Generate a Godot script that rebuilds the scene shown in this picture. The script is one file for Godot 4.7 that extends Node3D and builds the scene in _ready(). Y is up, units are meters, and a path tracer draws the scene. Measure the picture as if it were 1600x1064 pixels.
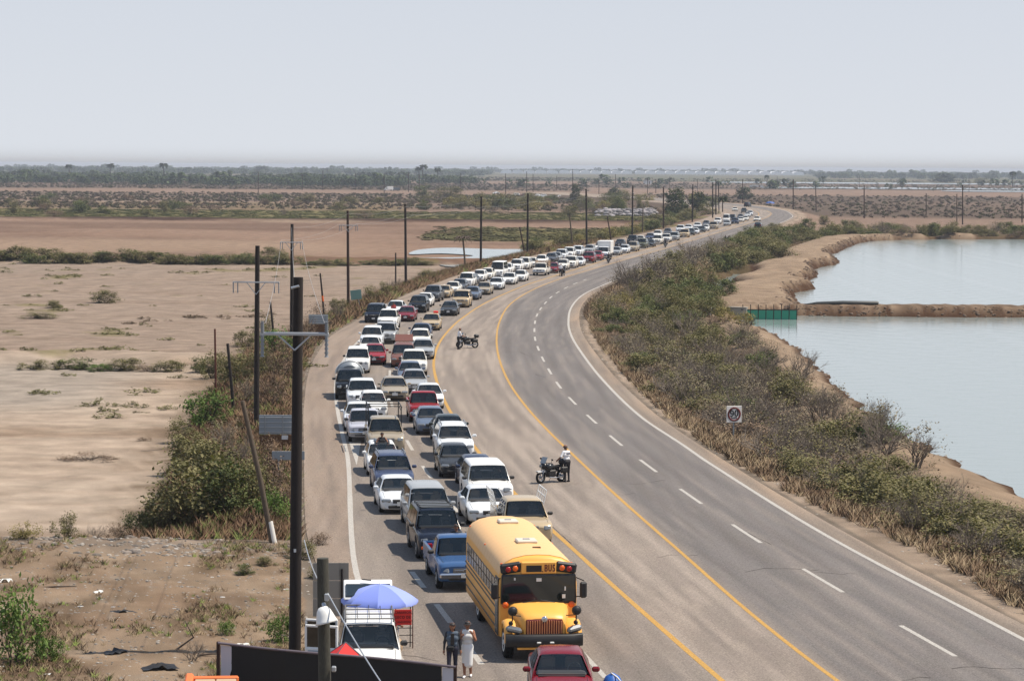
extends Node3D

var M := {}
var taken := {}
var rng := RandomNumberGenerator.new()
var n_big := FastNoiseLite.new()
var n_mid := FastNoiseLite.new()
var n_fine := FastNoiseLite.new()
var tables := {}

# ---------------------------------------------------------------- helpers
func numbered(called: String) -> String:
	var n: int = taken.get(called, 0)
	taken[called] = n + 1
	return called if n == 0 else "%s_%03d" % [called, n]

func new_st() -> SurfaceTool:
	var st := SurfaceTool.new()
	st.begin(Mesh.PRIMITIVE_TRIANGLES)
	st.set_smooth_group(0)
	return st

func finish(st: SurfaceTool) -> ArrayMesh:
	st.generate_normals()
	return st.commit()

func put(called: String, mesh: Mesh, m: Material, parent: Node3D = null) -> MeshInstance3D:
	var o := MeshInstance3D.new()
	o.mesh = mesh
	o.material_override = m
	if parent == null:
		o.name = numbered(called)
		add_child(o)
	else:
		o.name = called
		parent.add_child(o, true)
	return o

func obj(called: String, st: SurfaceTool, m: Material, parent: Node3D = null) -> MeshInstance3D:
	return put(called, finish(st), m, parent)

func tag(o: Node3D, label: String, category: String, group := "") -> Node3D:
	o.set_meta("label", label)
	o.set_meta("category", category)
	if group != "":
		o.set_meta("group", group)
	return o

func thing(called: String, label: String, category: String, at := Vector3.ZERO, turn := 0.0, group := "") -> Node3D:
	var o := Node3D.new()
	o.name = numbered(called)
	add_child(o)
	o.position = at
	o.rotation.y = turn
	tag(o, label, category, group)
	return o

func structure(o: Node3D) -> Node3D:
	o.set_meta("kind", "structure")
	return o

func stuff(o: Node3D, label: String, category: String) -> Node3D:
	o.set_meta("kind", "stuff")
	o.set_meta("label", label)
	o.set_meta("category", category)
	return o

func copy_of(root: Node3D, label: String, at: Vector3, turn := 0.0, group := "", scale := Vector3.ONE) -> Node3D:
	var r: Node3D = root.duplicate()
	r.name = numbered(str(root.get_meta("called", root.name)))
	add_child(r)
	r.position = at
	r.rotation = Vector3(0, turn, 0)
	r.scale = scale
	r.set_meta("label", label)
	if group != "":
		r.set_meta("group", group)
	return r

func rgb(r: float, g: float, b: float) -> Color:
	return Color(r / 255.0, g / 255.0, b / 255.0)

# a linear base colour for vertex colours, from how the surface looks in full sun
func soil(r: float, g: float, b: float, k := 1.1) -> Color:
	var c := Color(r / 255.0, g / 255.0, b / 255.0).srgb_to_linear()
	return Color(c.r * k, c.g * k, c.b * k)

func mat(key: String, col: Color, rough := 0.8, metal := 0.0) -> StandardMaterial3D:
	var m := StandardMaterial3D.new()
	m.resource_name = key
	m.albedo_color = col
	m.roughness = rough
	m.metallic = metal
	M[key] = m
	return m

var memo_d := -1.0
var memo := {}

# the value of a table at d, kept for the row that is being laid
func tab(key: String, d: float) -> float:
	if d != memo_d:
		memo_d = d
		memo = {}
	if memo.has(key):
		return memo[key]
	var v := tab_at(key, d)
	memo[key] = v
	return v

func tab_at(key: String, d: float) -> float:
	var t: Array = tables[key]
	var n := t.size()
	if d <= t[0].x:
		return t[0].y + (d - t[0].x) * (t[1].y - t[0].y) / (t[1].x - t[0].x)
	for i in range(1, n):
		if d <= t[i].x:
			var a: Vector2 = t[i - 1]
			var b: Vector2 = t[i]
			var u := (d - a.x) / (b.x - a.x)
			var ma: float = (b.y - t[maxi(i - 2, 0)].y) / (b.x - t[maxi(i - 2, 0)].x)
			var mb: float = (t[mini(i + 1, n - 1)].y - a.y) / (t[mini(i + 1, n - 1)].x - a.x)
			var h := b.x - a.x
			var u2 := u * u
			var u3 := u2 * u
			return (2 * u3 - 3 * u2 + 1) * a.y + (u3 - 2 * u2 + u) * h * ma + (-2 * u3 + 3 * u2) * b.y + (u3 - u2) * h * mb
	var p: Vector2 = t[n - 2]
	var q: Vector2 = t[n - 1]
	return q.y + (d - q.x) * (q.y - p.y) / (q.x - p.x)

func tri(st: SurfaceTool, a: Vector3, b: Vector3, c: Vector3) -> void:
	st.add_vertex(a)
	st.add_vertex(b)
	st.add_vertex(c)

func quad(st: SurfaceTool, a: Vector3, b: Vector3, c: Vector3, d: Vector3) -> void:
	tri(st, a, b, c)
	tri(st, a, c, d)

# box with chamfered edges; b turns and scales it
func box(st: SurfaceTool, c: Vector3, size: Vector3, ch := 0.0, b := Basis.IDENTITY) -> void:
	st.set_smooth_group(-1)
	var h := size * 0.5
	var k := minf(ch, minf(h.x, minf(h.y, h.z)) * 0.9)
	if k <= 0.0:
		for ax in 3:
			var u := (ax + 1) % 3
			var v := (ax + 2) % 3
			for s in [-1.0, 1.0]:
				var p := []
				for q in [[-1.0, -1.0], [-1.0, 1.0], [1.0, 1.0], [1.0, -1.0]]:
					var w := Vector3.ZERO
					w[ax] = s * h[ax]
					w[u] = q[0] * h[u]
					w[v] = q[1] * h[v] * s
					p.append(c + b * w)
				quad(st, p[0], p[1], p[2], p[3])
		st.set_smooth_group(0)
		return
	var pt := func(ax: int, s: Vector3) -> Vector3:
		var w := Vector3(s.x * (h.x - k), s.y * (h.y - k), s.z * (h.z - k))
		w[ax] = s[ax] * h[ax]
		return c + b * w
	for ax in 3:
		var u := (ax + 1) % 3
		var v := (ax + 2) % 3
		for s in [-1.0, 1.0]:
			var p := []
			for q in [[-1.0, -1.0], [-1.0, 1.0], [1.0, 1.0], [1.0, -1.0]]:
				var w := Vector3.ZERO
				w[ax] = s
				w[u] = q[0]
				w[v] = q[1] * s
				p.append(pt.call(ax, w))
			quad(st, p[0], p[1], p[2], p[3])
			for s2 in [-1.0, 1.0]:
				var e := Vector3.ZERO
				e[u] = s
				e[v] = s2
				var e0 := e
				var e1 := e
				e0[ax] = -1.0
				e1[ax] = 1.0
				if s * s2 > 0:
					quad(st, pt.call(u, e0), pt.call(v, e0), pt.call(v, e1), pt.call(u, e1))
				else:
					quad(st, pt.call(u, e1), pt.call(v, e1), pt.call(v, e0), pt.call(u, e0))
	for sx in [-1.0, 1.0]:
		for sy in [-1.0, 1.0]:
			for sz in [-1.0, 1.0]:
				var s := Vector3(sx, sy, sz)
				if sx * sy * sz > 0:
					tri(st, pt.call(0, s), pt.call(2, s), pt.call(1, s))
				else:
					tri(st, pt.call(0, s), pt.call(1, s), pt.call(2, s))
	st.set_smooth_group(0)

func loft(st: SurfaceTool, rings: Array, closed := true, cap_a := true, cap_b := true) -> void:
	var n: int = rings[0].size()
	for i in rings.size() - 1:
		var a: PackedVector3Array = rings[i]
		var b: PackedVector3Array = rings[i + 1]
		for j in (n if closed else n - 1):
			var k := (j + 1) % n
			quad(st, a[j], b[j], b[k], a[k])
	for e in 2:
		if (e == 0 and not cap_a) or (e == 1 and not cap_b):
			continue
		st.set_smooth_group(-1)
		var r: PackedVector3Array = rings[0] if e == 0 else rings[rings.size() - 1]
		var mid := Vector3.ZERO
		for p in r:
			mid += p
		mid /= n
		for j in n:
			var k := (j + 1) % n
			if e == 0:
				tri(st, mid, r[j], r[k])
			else:
				tri(st, mid, r[k], r[j])
		st.set_smooth_group(0)

func tube(st: SurfaceTool, pts: Array, radii: Array, sides := 6, caps := true) -> void:
	var rings := []
	var n := pts.size()
	var up := Vector3.UP
	for i in n:
		var d: Vector3 = pts[mini(i + 1, n - 1)] - pts[maxi(i - 1, 0)]
		d = d.normalized()
		if absf(d.dot(up)) > 0.95:
			up = Vector3.RIGHT
		var u := d.cross(up).normalized()
		var v := u.cross(d).normalized()
		up = v
		var ring := PackedVector3Array()
		var r: float = radii[mini(i, radii.size() - 1)]
		for k in sides:
			var a := TAU * k / sides
			ring.append(pts[i] + u * cos(a) * r + v * sin(a) * r)
		rings.append(ring)
	loft(st, rings, true, caps, caps)

func bar(st: SurfaceTool, a: Vector3, b: Vector3, r: float, sides := 6) -> void:
	tube(st, [a, b], [r], sides)

# profile of [radius, along] turned about an axis through c
func lathe(st: SurfaceTool, c: Vector3, axis: Vector3, prof: Array, sides := 16, caps := true) -> void:
	var u := axis.cross(Vector3.UP if absf(axis.y) < 0.9 else Vector3.RIGHT).normalized()
	var v := u.cross(axis).normalized()
	var rings := []
	for p in prof:
		var ring := PackedVector3Array()
		for k in sides:
			var a := TAU * k / sides
			ring.append(c + axis * p[1] + (u * cos(a) + v * sin(a)) * p[0])
		rings.append(ring)
	loft(st, rings, true, caps, caps)

func noise_tex(freq: float, lo: float, hi: float, sd: int, kind := FastNoiseLite.TYPE_SIMPLEX_SMOOTH, size := 512, oct := 5) -> NoiseTexture2D:
	var f := FastNoiseLite.new()
	f.seed = sd
	f.frequency = freq
	f.noise_type = kind
	f.fractal_octaves = oct
	var t := NoiseTexture2D.new()
	t.width = size
	t.height = size
	t.seamless = true
	t.noise = f
	var g := Gradient.new()
	g.set_color(0, Color(lo, lo, lo))
	g.set_color(1, Color(hi, hi, hi))
	t.color_ramp = g
	return t

# earth: vertex colour times a fine and a coarse grain
func earth_mat(key: String, rough := 0.95) -> StandardMaterial3D:
	var m := mat(key, Color.WHITE, rough)
	m.vertex_color_use_as_albedo = true
	m.albedo_texture = M.tex_fine
	m.uv1_triplanar = true
	m.uv1_world_triplanar = true
	m.uv1_scale = Vector3.ONE * 0.6
	m.detail_enabled = true
	m.detail_albedo = M.tex_coarse
	m.detail_blend_mode = BaseMaterial3D.BLEND_MODE_MUL
	m.detail_uv_layer = BaseMaterial3D.DETAIL_UV_2
	m.uv2_triplanar = true
	m.uv2_world_triplanar = true
	m.uv2_scale = Vector3.ONE * 0.021
	m.metallic_specular = 0.15
	m.heightmap_enabled = true
	m.heightmap_texture = M.tex_fine
	m.heightmap_scale = 4.5
	return m

func paint(key: String, c: Color, metal := 0.0) -> StandardMaterial3D:
	var m := mat("paint_" + key, c, 0.22, metal)
	m.metallic_specular = 0.42
	return m

func make_materials() -> void:
	M.tex_fine = noise_tex(0.06, 0.62, 1.0, 11, FastNoiseLite.TYPE_SIMPLEX_SMOOTH, 1024, 6)
	M.tex_coarse = noise_tex(0.014, 0.78, 1.0, 12, FastNoiseLite.TYPE_SIMPLEX_SMOOTH, 1024, 6)
	M.tex_grain = noise_tex(0.09, 0.55, 1.0, 14, FastNoiseLite.TYPE_VALUE_CUBIC, 512, 4)
	earth_mat("earth")
	var road := earth_mat("asphalt", 0.9)
	road.uv1_scale = Vector3.ONE * 1.6
	road.detail_enabled = false
	road.metallic_specular = 0.3
	road.albedo_texture = M.tex_grain
	road.uv1_scale = Vector3.ONE * 0.7
	road.heightmap_scale = 1.0
	for e in [["road_white", rgb(214, 208, 198)], ["road_yellow", rgb(222, 172, 82)]]:
		var lm := mat(e[0], e[1], 0.8)
		lm.albedo_texture = M.tex_grain
		lm.uv1_triplanar = true
		lm.uv1_world_triplanar = true
		lm.uv1_scale = Vector3.ONE * 0.9
	var w := mat("water", rgb(132, 142, 138), 0.08)
	w.metallic_specular = 0.62
	w.normal_enabled = true
	var wn := FastNoiseLite.new()
	wn.frequency = 0.02
	wn.seed = 5
	var wt := NoiseTexture2D.new()
	wt.width = 512
	wt.height = 512
	wt.seamless = true
	wt.as_normal_map = true
	wt.bump_strength = 2.0
	wt.noise = wn
	w.normal_texture = wt
	w.normal_scale = 0.09
	w.roughness_texture = noise_tex(0.01, 0.25, 1.0, 77)
	w.roughness = 0.2
	w.uv1_triplanar = true
	w.uv1_world_triplanar = true
	w.uv1_scale = Vector3(0.05, 0.05, 0.16)
	var ps := {"white": rgb(222, 222, 219), "silver": rgb(168, 171, 172), "grey": rgb(84, 88, 94), "charcoal": rgb(58, 60, 62), "dark": rgb(46, 54, 54), "black": rgb(18, 19, 22), "navy": rgb(24, 30, 44), "darkblue": rgb(34, 46, 72), "slate": rgb(70, 80, 106), "steel": rgb(104, 116, 134), "blue": rgb(58, 88, 130), "lilac": rgb(178, 180, 190), "red": rgb(138, 40, 46), "maroon": rgb(112, 24, 34), "tan": rgb(168, 156, 136), "gold": rgb(190, 170, 138), "olive": rgb(88, 90, 72), "brown": rgb(112, 74, 62)}
	for k in ps:
		paint(k, ps[k], 0.25 if k in ["silver", "grey", "steel", "slate", "gold", "tan", "charcoal"] else 0.0)
	paint("bus", rgb(234, 172, 82))
	M.paint_bus.roughness = 0.4
	paint("white_warm", rgb(216, 214, 206))
	paint("white_cool", rgb(210, 214, 217))
	var gl := mat("glass", rgb(22, 30, 30), 0.06)
	gl.metallic_specular = 0.7
	var scr := mat("screen_glass", Color(0.05, 0.09, 0.09, 0.42), 0.04)
	scr.transparency = BaseMaterial3D.TRANSPARENCY_ALPHA
	scr.metallic_specular = 0.6
	mat("trim_grey", rgb(96, 94, 92), 0.8)
	mat("trim_tan", rgb(150, 134, 112), 0.8)
	mat("trim_dark", rgb(40, 40, 42), 0.8)
	var rub := mat("rubber", rgb(26, 26, 27), 0.85)
	rub.metallic_specular = 0.3
	mat("rim", rgb(150, 152, 155), 0.35, 0.7)
	mat("black_plastic", rgb(24, 24, 26), 0.55)
	mat("chrome", rgb(200, 202, 205), 0.18, 0.95)
	var hl := mat("headlight", rgb(128, 132, 134), 0.15, 0.5)
	hl.clearcoat_enabled = true
	mat("amber", rgb(220, 96, 22), 0.25)
	mat("red_lens", rgb(150, 20, 18), 0.2)
	mat("plate", rgb(205, 206, 204), 0.5)
	mat("white_metal", rgb(222, 222, 218), 0.4)
	mat("grey_metal", rgb(140, 146, 150), 0.45, 0.5)
	mat("sign_back", rgb(136, 144, 150), 0.55, 0.35)
	mat("galvanised", rgb(176, 180, 184), 0.4, 0.6)
	mat("insulator", rgb(126, 132, 138), 0.3)
	mat("wire", rgb(150, 148, 146), 0.5)
	mat("tar", rgb(104, 98, 92), 0.85)
	for e in [["pole_wood", rgb(44, 34, 30)], ["pole_brown", rgb(72, 48, 38)], ["pole_old", rgb(112, 98, 82)], ["pole_grey", rgb(86, 84, 74)], ["pole_rust", rgb(110, 62, 44)], ["brown_board", rgb(122, 86, 54)], ["bark", rgb(92, 78, 64)], ["twig", rgb(150, 136, 122)], ["twig_dark", rgb(104, 88, 76)], ["rock", rgb(150, 138, 122)]]:
		var wm := mat(e[0], e[1], 0.9)
		wm.albedo_texture = M.tex_grain
		wm.uv1_triplanar = true
		wm.uv1_scale = Vector3(3.0, 0.35, 3.0)
	mat("black_cloth", rgb(20, 20, 22), 0.8)
	mat("red_cloth", rgb(214, 40, 38), 0.75)
	var um := mat("umbrella_cloth", rgb(128, 146, 220), 0.8)
	var uf := mat("umbrella_faded", rgb(150, 166, 228), 0.8)
	uf.backlight_enabled = true
	uf.backlight = Color(0.3, 0.3, 0.55)
	um.backlight_enabled = true
	um.backlight = Color(0.3, 0.3, 0.55)
	mat("red_board", rgb(224, 44, 34), 0.6)
	mat("dark_red", rgb(104, 14, 14), 0.7)
	mat("orange_paint", rgb(214, 112, 56), 0.7)
	mat("ochre_paint", rgb(196, 160, 84), 0.75)
	mat("beige_panel", rgb(178, 152, 124), 0.8)
	mat("blue_plastic", rgb(36, 92, 170), 0.45)
	mat("green_net", rgb(52, 138, 112), 0.8)
	mat("black_liner", rgb(38, 42, 40), 0.5)
	mat("concrete", rgb(150, 144, 134), 0.9)
	mat("white_wall", rgb(214, 212, 206), 0.8)
	mat("sign_white", rgb(222, 218, 212), 0.5)
	mat("ink", rgb(18, 18, 20), 0.6)
	mat("ring_red", rgb(92, 20, 22), 0.6)
	mat("litter_white", rgb(205, 205, 200), 0.7)
	mat("litter_black", rgb(24, 24, 26), 0.6)
	mat("tarp_blue", rgb(50, 84, 150), 0.6)
	mat("greenhouse_film", rgb(240, 240, 238), 0.6)
	var sk := mat("body_colours", Color.WHITE, 0.75)
	sk.vertex_color_use_as_albedo = true
	mat("hair", rgb(26, 20, 18), 0.6)
	mat("sign_green", rgb(92, 124, 118), 0.5)
	for e in [["leaf", Vector3(0.10, 0.12, 0.04)]]:
		var lf := mat(e[0], Color.WHITE, 0.7)
		lf.vertex_color_use_as_albedo = true
		lf.metallic_specular = 0.25
		lf.backlight_enabled = true
		lf.backlight = Color(0.5, 0.56, 0.3)
	var dry := mat("dry", Color.WHITE, 0.9)
	dry.vertex_color_use_as_albedo = true
	dry.metallic_specular = 0.1
	var rk := mat("stone", Color.WHITE, 0.9)
	rk.vertex_color_use_as_albedo = true

# ---------------------------------------------------------------- ground
func smooth(a: float, b: float, v: float) -> float:
	return smoothstep(a, b, v)

# what the land does at x, d metres ahead: (height, kind) with kind 0 flat, 1 slope, 2 lot, 3 verge, 4 belt, 5 levee, 6 pond bed, 7 under the road
func land(x: float, d: float) -> Vector2:
	var w1 := n_mid.get_noise_2d(x, d)
	var w2 := n_fine.get_noise_2d(x, d)
	if d < 1500.0:
		var xl := tab("road_left", d)
		var xb := tab("belt", d) if d < 1000.0 else tab("road_right", d) + 3.0
		if x >= xl - 0.6 and x <= xb + 0.2:
			return Vector2(-0.03, 7 if x < tab("road_right", d) + 0.3 else 3)
		if x < xl:
			var s := xl - x - 0.6
			var lot := 1.0 - smooth(99.0, 106.0, d + w1 * 5.0)
			var lo := -1.5 * smooth(0.5, 8.0, s + w1 * 1.5)
			lo += w2 * (0.05 if d < 380.0 or d > 540.0 else 0.01) + (w1 * 0.10 if lo > -1.2 else 0.0)
			# banks of the ditches that cross the flats
			if d > 200.0:
				for bk in [[216.0, 5.0, 0.5], [434.0, 9.0, 0.9], [758.0, 12.0, 0.8]]:
					var q: float = absf(d + n_big.get_noise_2d(x * 2.0, 7.0) * 12.0 - bk[0]) / bk[1]
					if q < 1.0:
						lo += bk[2] * (1.0 - q * q) * smooth(2.0, 12.0, s)
			if lot > 0.0:
				var hump := exp(-pow((d - 99.0) / 3.2, 2.0)) * (0.35 + 0.35 * w1)
				lo = lerpf(lo, 0.06 + w1 * 0.16 + w2 * 0.09 + hump * smooth(1.0, 6.0, s), lot * smooth(0.0, 1.5, s))
				return Vector2(lo, 2.0 if lot > 0.4 else 1.0)
			return Vector2(lo, 1.0 if s < 9.0 + w1 * 4.0 else 0.0)
		# right of the road
		if d < 640.0:
			var xs := tab("shore", d) + w1 * 0.7
			var dyke := 0.0
			if x > 26.0:
				dyke = smooth(289.0, 293.5, d + w1) * (1.0 - smooth(299.5, 304.0, d + w1))
			var s := x - xb
			var y := -1.3 * smooth(0.0, 6.0, s + w1) + w2 * 0.08
			var kind := 4.0
			if d > 262.0 and d < 300.0 and s > 2.0:
				y = lerpf(y, -0.6, smooth(2.0, 9.0, s) * smooth(262.0, 275.0, d))
			var t := xs - x
			var wide := 7.0 if d > 305.0 else 9.0 if d > 270.0 else 4.5
			if t < wide + 3.0:
				var crest := (-0.55 if d < 300.0 else -0.3) + w1 * 0.25
				if d < 284.0:
					# a beach that shelves into the near pond
					y = lerpf(y, lerpf(-2.7, -0.75 + w1 * 0.12, smooth(-3.5, 5.5, t)), 1.0 - smooth(wide, wide + 3.0, t))
					return Vector2(maxf(y, lerpf(-3.2, -0.75, dyke)) if dyke > 0.0 else y, 5.0 if t > -1.5 else 6.0)
				y = lerpf(y, crest, 1.0 - smooth(wide, wide + 3.0, t))
				kind = 5.0
				if t < 2.2:
					y = lerpf(-3.2, crest, smooth(-3.0, 1.6, t + w2 * 0.5))
					kind = 5.0 if t > -1.5 else 6.0
			if dyke > 0.0:
				y = maxf(y, lerpf(-3.2, -0.75 + w2 * 0.15, dyke))
				kind = 5.0
			if d > 330.0 and d < 410.0:
				# a narrow channel of water between the shrubs and the levee
				var ch := absf(t - wide - 4.2) / 2.4
				if ch < 1.0:
					y = lerpf(-2.6, y, ch * ch)
			return Vector2(y, kind)
		var yb := -1.5 * smooth(0.0, 8.0, x - xb) + w2 * 0.06
		if d < 665.0 and x > 80.0:
			yb += 0.9 * (1.0 - smooth(640.0, 665.0, d))
		return Vector2(yb, 0.0)
	var bank := 0.0
	return Vector2(-1.5 + w1 * 0.2 + bank, 0.0)

func mixc(a: Color, b: Color, t: float) -> Color:
	return a.lerp(b, clampf(t, 0.0, 1.0))

func band(d: float, a: float, b: float, f: float) -> float:
	return smooth(a - f, a + f, d) * (1.0 - smooth(b - f, b + f, d))

func land_colour(x: float, d: float, kind: int, y: float) -> Color:
	var w0 := n_big.get_noise_2d(x, d)
	var w1 := n_mid.get_noise_2d(x, d)
	var w2 := n_fine.get_noise_2d(x * 1.3, d * 1.3)
	if kind == 7:
		return soil(150, 136, 122)
	if kind == 3:
		return mixc(soil(188, 168, 148, 1.35), soil(158, 140, 122, 1.3), 0.5 + w1 * 0.7)
	if kind == 2:
		var c := mixc(soil(178, 156, 132, 1.25), soil(146, 122, 100, 1.2), 0.45 + w1 * 0.9 + w2 * 0.4)
		c = mixc(c, soil(118, 98, 76), smooth(0.0, 0.45, n_mid.get_noise_2d(x * 2.2, d * 1.1 + 70.0)) * 0.7)
		c = mixc(c, soil(122, 104, 70), smooth(0.12, 0.5, n_mid.get_noise_2d(x * 0.6 + 90.0, d * 0.6)) * 0.75)
		c = mixc(c, soil(190, 176, 158), smooth(0.25, 0.6, w2) * 0.6)
		return mixc(c, soil(158, 146, 136), smooth(96.0, 99.0, d) * 0.5)
	var slope := 0.0
	if d < 1500.0 and x < 40.0 and kind < 2:
		slope = 1.0 - smooth(5.0, 11.0, tab("road_left", d) - x + w1 * 3.0 + w2 * 1.5)
	if kind == 4:
		return mixc(soil(126, 104, 80), soil(98, 86, 60), 0.5 + w1)
	if kind == 5:
		var c5 := mixc(soil(178, 156, 132, 1.25), soil(158, 136, 114, 1.2), 0.5 + w1 * 0.8)
		var cut := 0.45 if d > 306.0 else (0.5 if d > 288.0 else -0.22)
		return mixc(soil(92, 68, 52), c5, smooth(-1.55 + cut + w2 * (0.3 if cut > 0.0 else 0.06), -0.95 + cut * (1.0 if cut > 0.0 else 2.2) + w2 * (0.4 if cut > 0.0 else 0.06), y))
	if kind == 6:
		return soil(80, 64, 50)
	# the flats
	var dd := d * (1.0 + 0.05 * w0) + w1 * 6.0
	var c := mixc(soil(197, 179, 160, 1.42), soil(184, 164, 144, 1.42), 0.5 + w0 * 0.9 + w1 * 0.3)
	if x > 60.0 and d > 600.0 or d > 1500.0 or (d > 900.0 and x > -40.0):
		c = mixc(soil(172, 146, 128), soil(152, 128, 110), 0.5 + w1 + w2 * 0.3)
		var scrub := scrubby(x, d)
		var low := mixc(soil(116, 98, 88), soil(106, 95, 78), 0.5 + w2 + w1)
		low = mixc(low, soil(110, 112, 84), smooth(2700.0, 3400.0, dd))
		c = mixc(c, low, scrub * 0.9)
		return c
	# near flats: pale, with streaks that follow the drying water
	var streak := n_mid.get_noise_2d(x * 0.12 + 40.0, d * 0.55)
	c = mixc(c, soil(160, 134, 110), smooth(0.02, 0.35, streak) * 0.6)
	c = mixc(c, soil(146, 124, 104), smooth(0.1, 0.5, n_fine.get_noise_2d(x * 0.12 + 9.0, d * 0.4)) * 0.4)
	c = mixc(c, soil(206, 188, 166), smooth(0.1, 0.5, n_fine.get_noise_2d(x * 0.1 - 70.0, d * 0.32)) * 0.45)
	c = mixc(c, soil(196, 184, 168), smooth(0.1, 0.5, n_big.get_noise_2d(x * 0.7 - 60.0, d * 0.7)) * band(dd, 150.0, 430.0, 20.0) * 0.7)
	c = mixc(c, soil(188, 176, 162), band(x, -48.0, -29.0, 4.0) * band(d, 172.0, 212.0, 10.0) * 0.8)
	c = mixc(c, soil(166, 146, 130), band(dd, 224.0, 430.0, 8.0) * 0.75)
	c = mixc(c, soil(126, 92, 70), band(d, 425.0, 447.0, 4.0) * 0.8)
	var red := mixc(soil(160, 130, 110), soil(124, 96, 80), smooth(-0.25, 0.35, n_big.get_noise_2d(x * 0.6, d * 0.5 + 300.0)))
	c = mixc(c, red, band(dd, 446.0, 752.0, 10.0) * 0.85)
	c = mixc(c, soil(188, 162, 138), band(dd, 480.0, 560.0, 25.0) * smooth(-15.0, -50.0, x) * 0.7)
	c = mixc(c, soil(80, 60, 50), band(d, 748.0, 768.0, 4.0) * 0.95)
	var green := mixc(soil(118, 116, 66), soil(146, 134, 88), 0.5 + w1 + 0.3 * w2)
	c = mixc(c, green, band(d, 768.0, 940.0, 6.0) * 0.9)
	c = mixc(c, green, smooth(-22.0, -2.0, x) * band(dd, 560.0, 690.0, 20.0) * 0.9)
	c = mixc(c, mixc(soil(112, 102, 72), soil(150, 124, 98), 0.5 + w1), band(dd, 930.0, 1120.0, 25.0) * 0.9)
	c = mixc(c, mixc(soil(106, 92, 82), soil(170, 138, 116), smooth(0.0, 0.5, w1 + w0 * 0.5)), smooth(1100.0, 1160.0, dd) * 0.85)
	if slope > 0.0:
		var c1 := mixc(soil(134, 112, 90), soil(116, 100, 76), 0.5 + w1)
		c = mixc(c, mixc(c1, soil(160, 138, 112), smooth(0.2, 0.5, w2)), slope)
	# tinted salt weed in patches
	c = mixc(c, soil(134, 128, 72), smooth(0.32, 0.5, n_mid.get_noise_2d(x * 0.5 + 300.0, d * 0.3)) * band(d, 205.0, 470.0, 10.0) * 0.6)
	return c

# how thickly low scrub stands on the plain: long bands between strips of bare soil
func scrubby(x: float, d: float) -> float:
	var w := n_big.get_noise_2d(x * 0.35, d * 0.12)
	var dd := d * (1.0 + 0.035 * w) + 14.0 * n_mid.get_noise_2d(x * 0.15, d * 0.1)
	var s := 0.0
	if x < d * 0.03:
		s = maxf(band(dd, 1130.0, 1470.0, 22.0), band(dd, 1730.0, 2380.0, 40.0))
		s = maxf(s, smooth(2850.0, 3000.0, dd))
		s = maxf(s, band(dd, 930.0, 1090.0, 20.0) * 0.8)
	else:
		s = maxf(band(dd, 880.0, 1560.0, 40.0), band(dd, 2000.0, 2700.0, 60.0))
		s = maxf(s, smooth(2900.0, 3050.0, dd))
	return clampf(s * (0.75 + 0.9 * (w + 0.25)) + 0.12 * (w + 0.3), 0.0, 1.0)

func build_ground() -> void:
	var rows := []
	var d := 44.0
	while d < 15000.0:
		rows.append(d)
		d *= 1.009
	var cols := 360
	var verts := PackedVector3Array()
	var colours := PackedColorArray()
	var idx := PackedInt32Array()
	for i in rows.size():
		d = rows[i]
		for j in cols + 1:
			var u := 2.0 * j / cols - 1.0
			var x := (u * 0.26 + u * u * u * u * u * 0.22) * (d + 30.0)
			var l := land(x, d)
			verts.append(Vector3(x, l.x, -d))
			colours.append(land_colour(x, d, int(l.y), l.x))
	for i in rows.size() - 1:
		for j in cols:
			var a := i * (cols + 1) + j
			var b := a + cols + 1
			idx.append_array([a, b, a + 1, a + 1, b, b + 1])
	var norms := PackedVector3Array()
	norms.resize(verts.size())
	for i in rows.size():
		for j in cols + 1:
			var a := i * (cols + 1) + j
			var l := verts[a - 1] if j > 0 else verts[a]
			var r := verts[a + 1] if j < cols else verts[a]
			var f := verts[a - cols - 1] if i > 0 else verts[a]
			var b := verts[a + cols + 1] if i < rows.size() - 1 else verts[a]
			norms[a] = (r - l).cross(b - f).normalized()
	var arr := []
	arr.resize(Mesh.ARRAY_MAX)
	arr[Mesh.ARRAY_VERTEX] = verts
	arr[Mesh.ARRAY_NORMAL] = norms
	arr[Mesh.ARRAY_COLOR] = colours
	arr[Mesh.ARRAY_INDEX] = idx
	var m := ArrayMesh.new()
	m.add_surface_from_arrays(Mesh.PRIMITIVE_TRIANGLES, arr)
	structure(put("ground", m, M.earth))

# a sheet between two edge tables, coloured by a function of (share across, d)
func strip(called: String, left: String, right: String, d0: float, d1: float, y: float, across: int, m: Material, colour: bool) -> MeshInstance3D:
	var st := new_st()
	var ds := []
	var d := d0
	while d < d1:
		ds.append(d)
		d += clampf(d * 0.012, 1.2, 12.0)
	ds.append(d1)
	var grid := []
	for q in ds:
		var row := []
		var a := tab(left, q)
		var b := tab(right, q)
		for k in across + 1:
			row.append(Vector3(lerpf(a, b, float(k) / across), y, -q))
		grid.append(row)
	for i in grid.size() - 1:
		for k in across:
			for c in [[0, 0], [1, 0], [1, 1], [0, 0], [1, 1], [0, 1]]:
				var p: Vector3 = grid[i + c[0]][k + c[1]]
				if colour:
					st.set_color(road_colour(p.x, -p.z))
				st.set_normal(Vector3.UP)
				st.add_vertex(p)
	return put(called, st.commit(), m)

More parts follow.
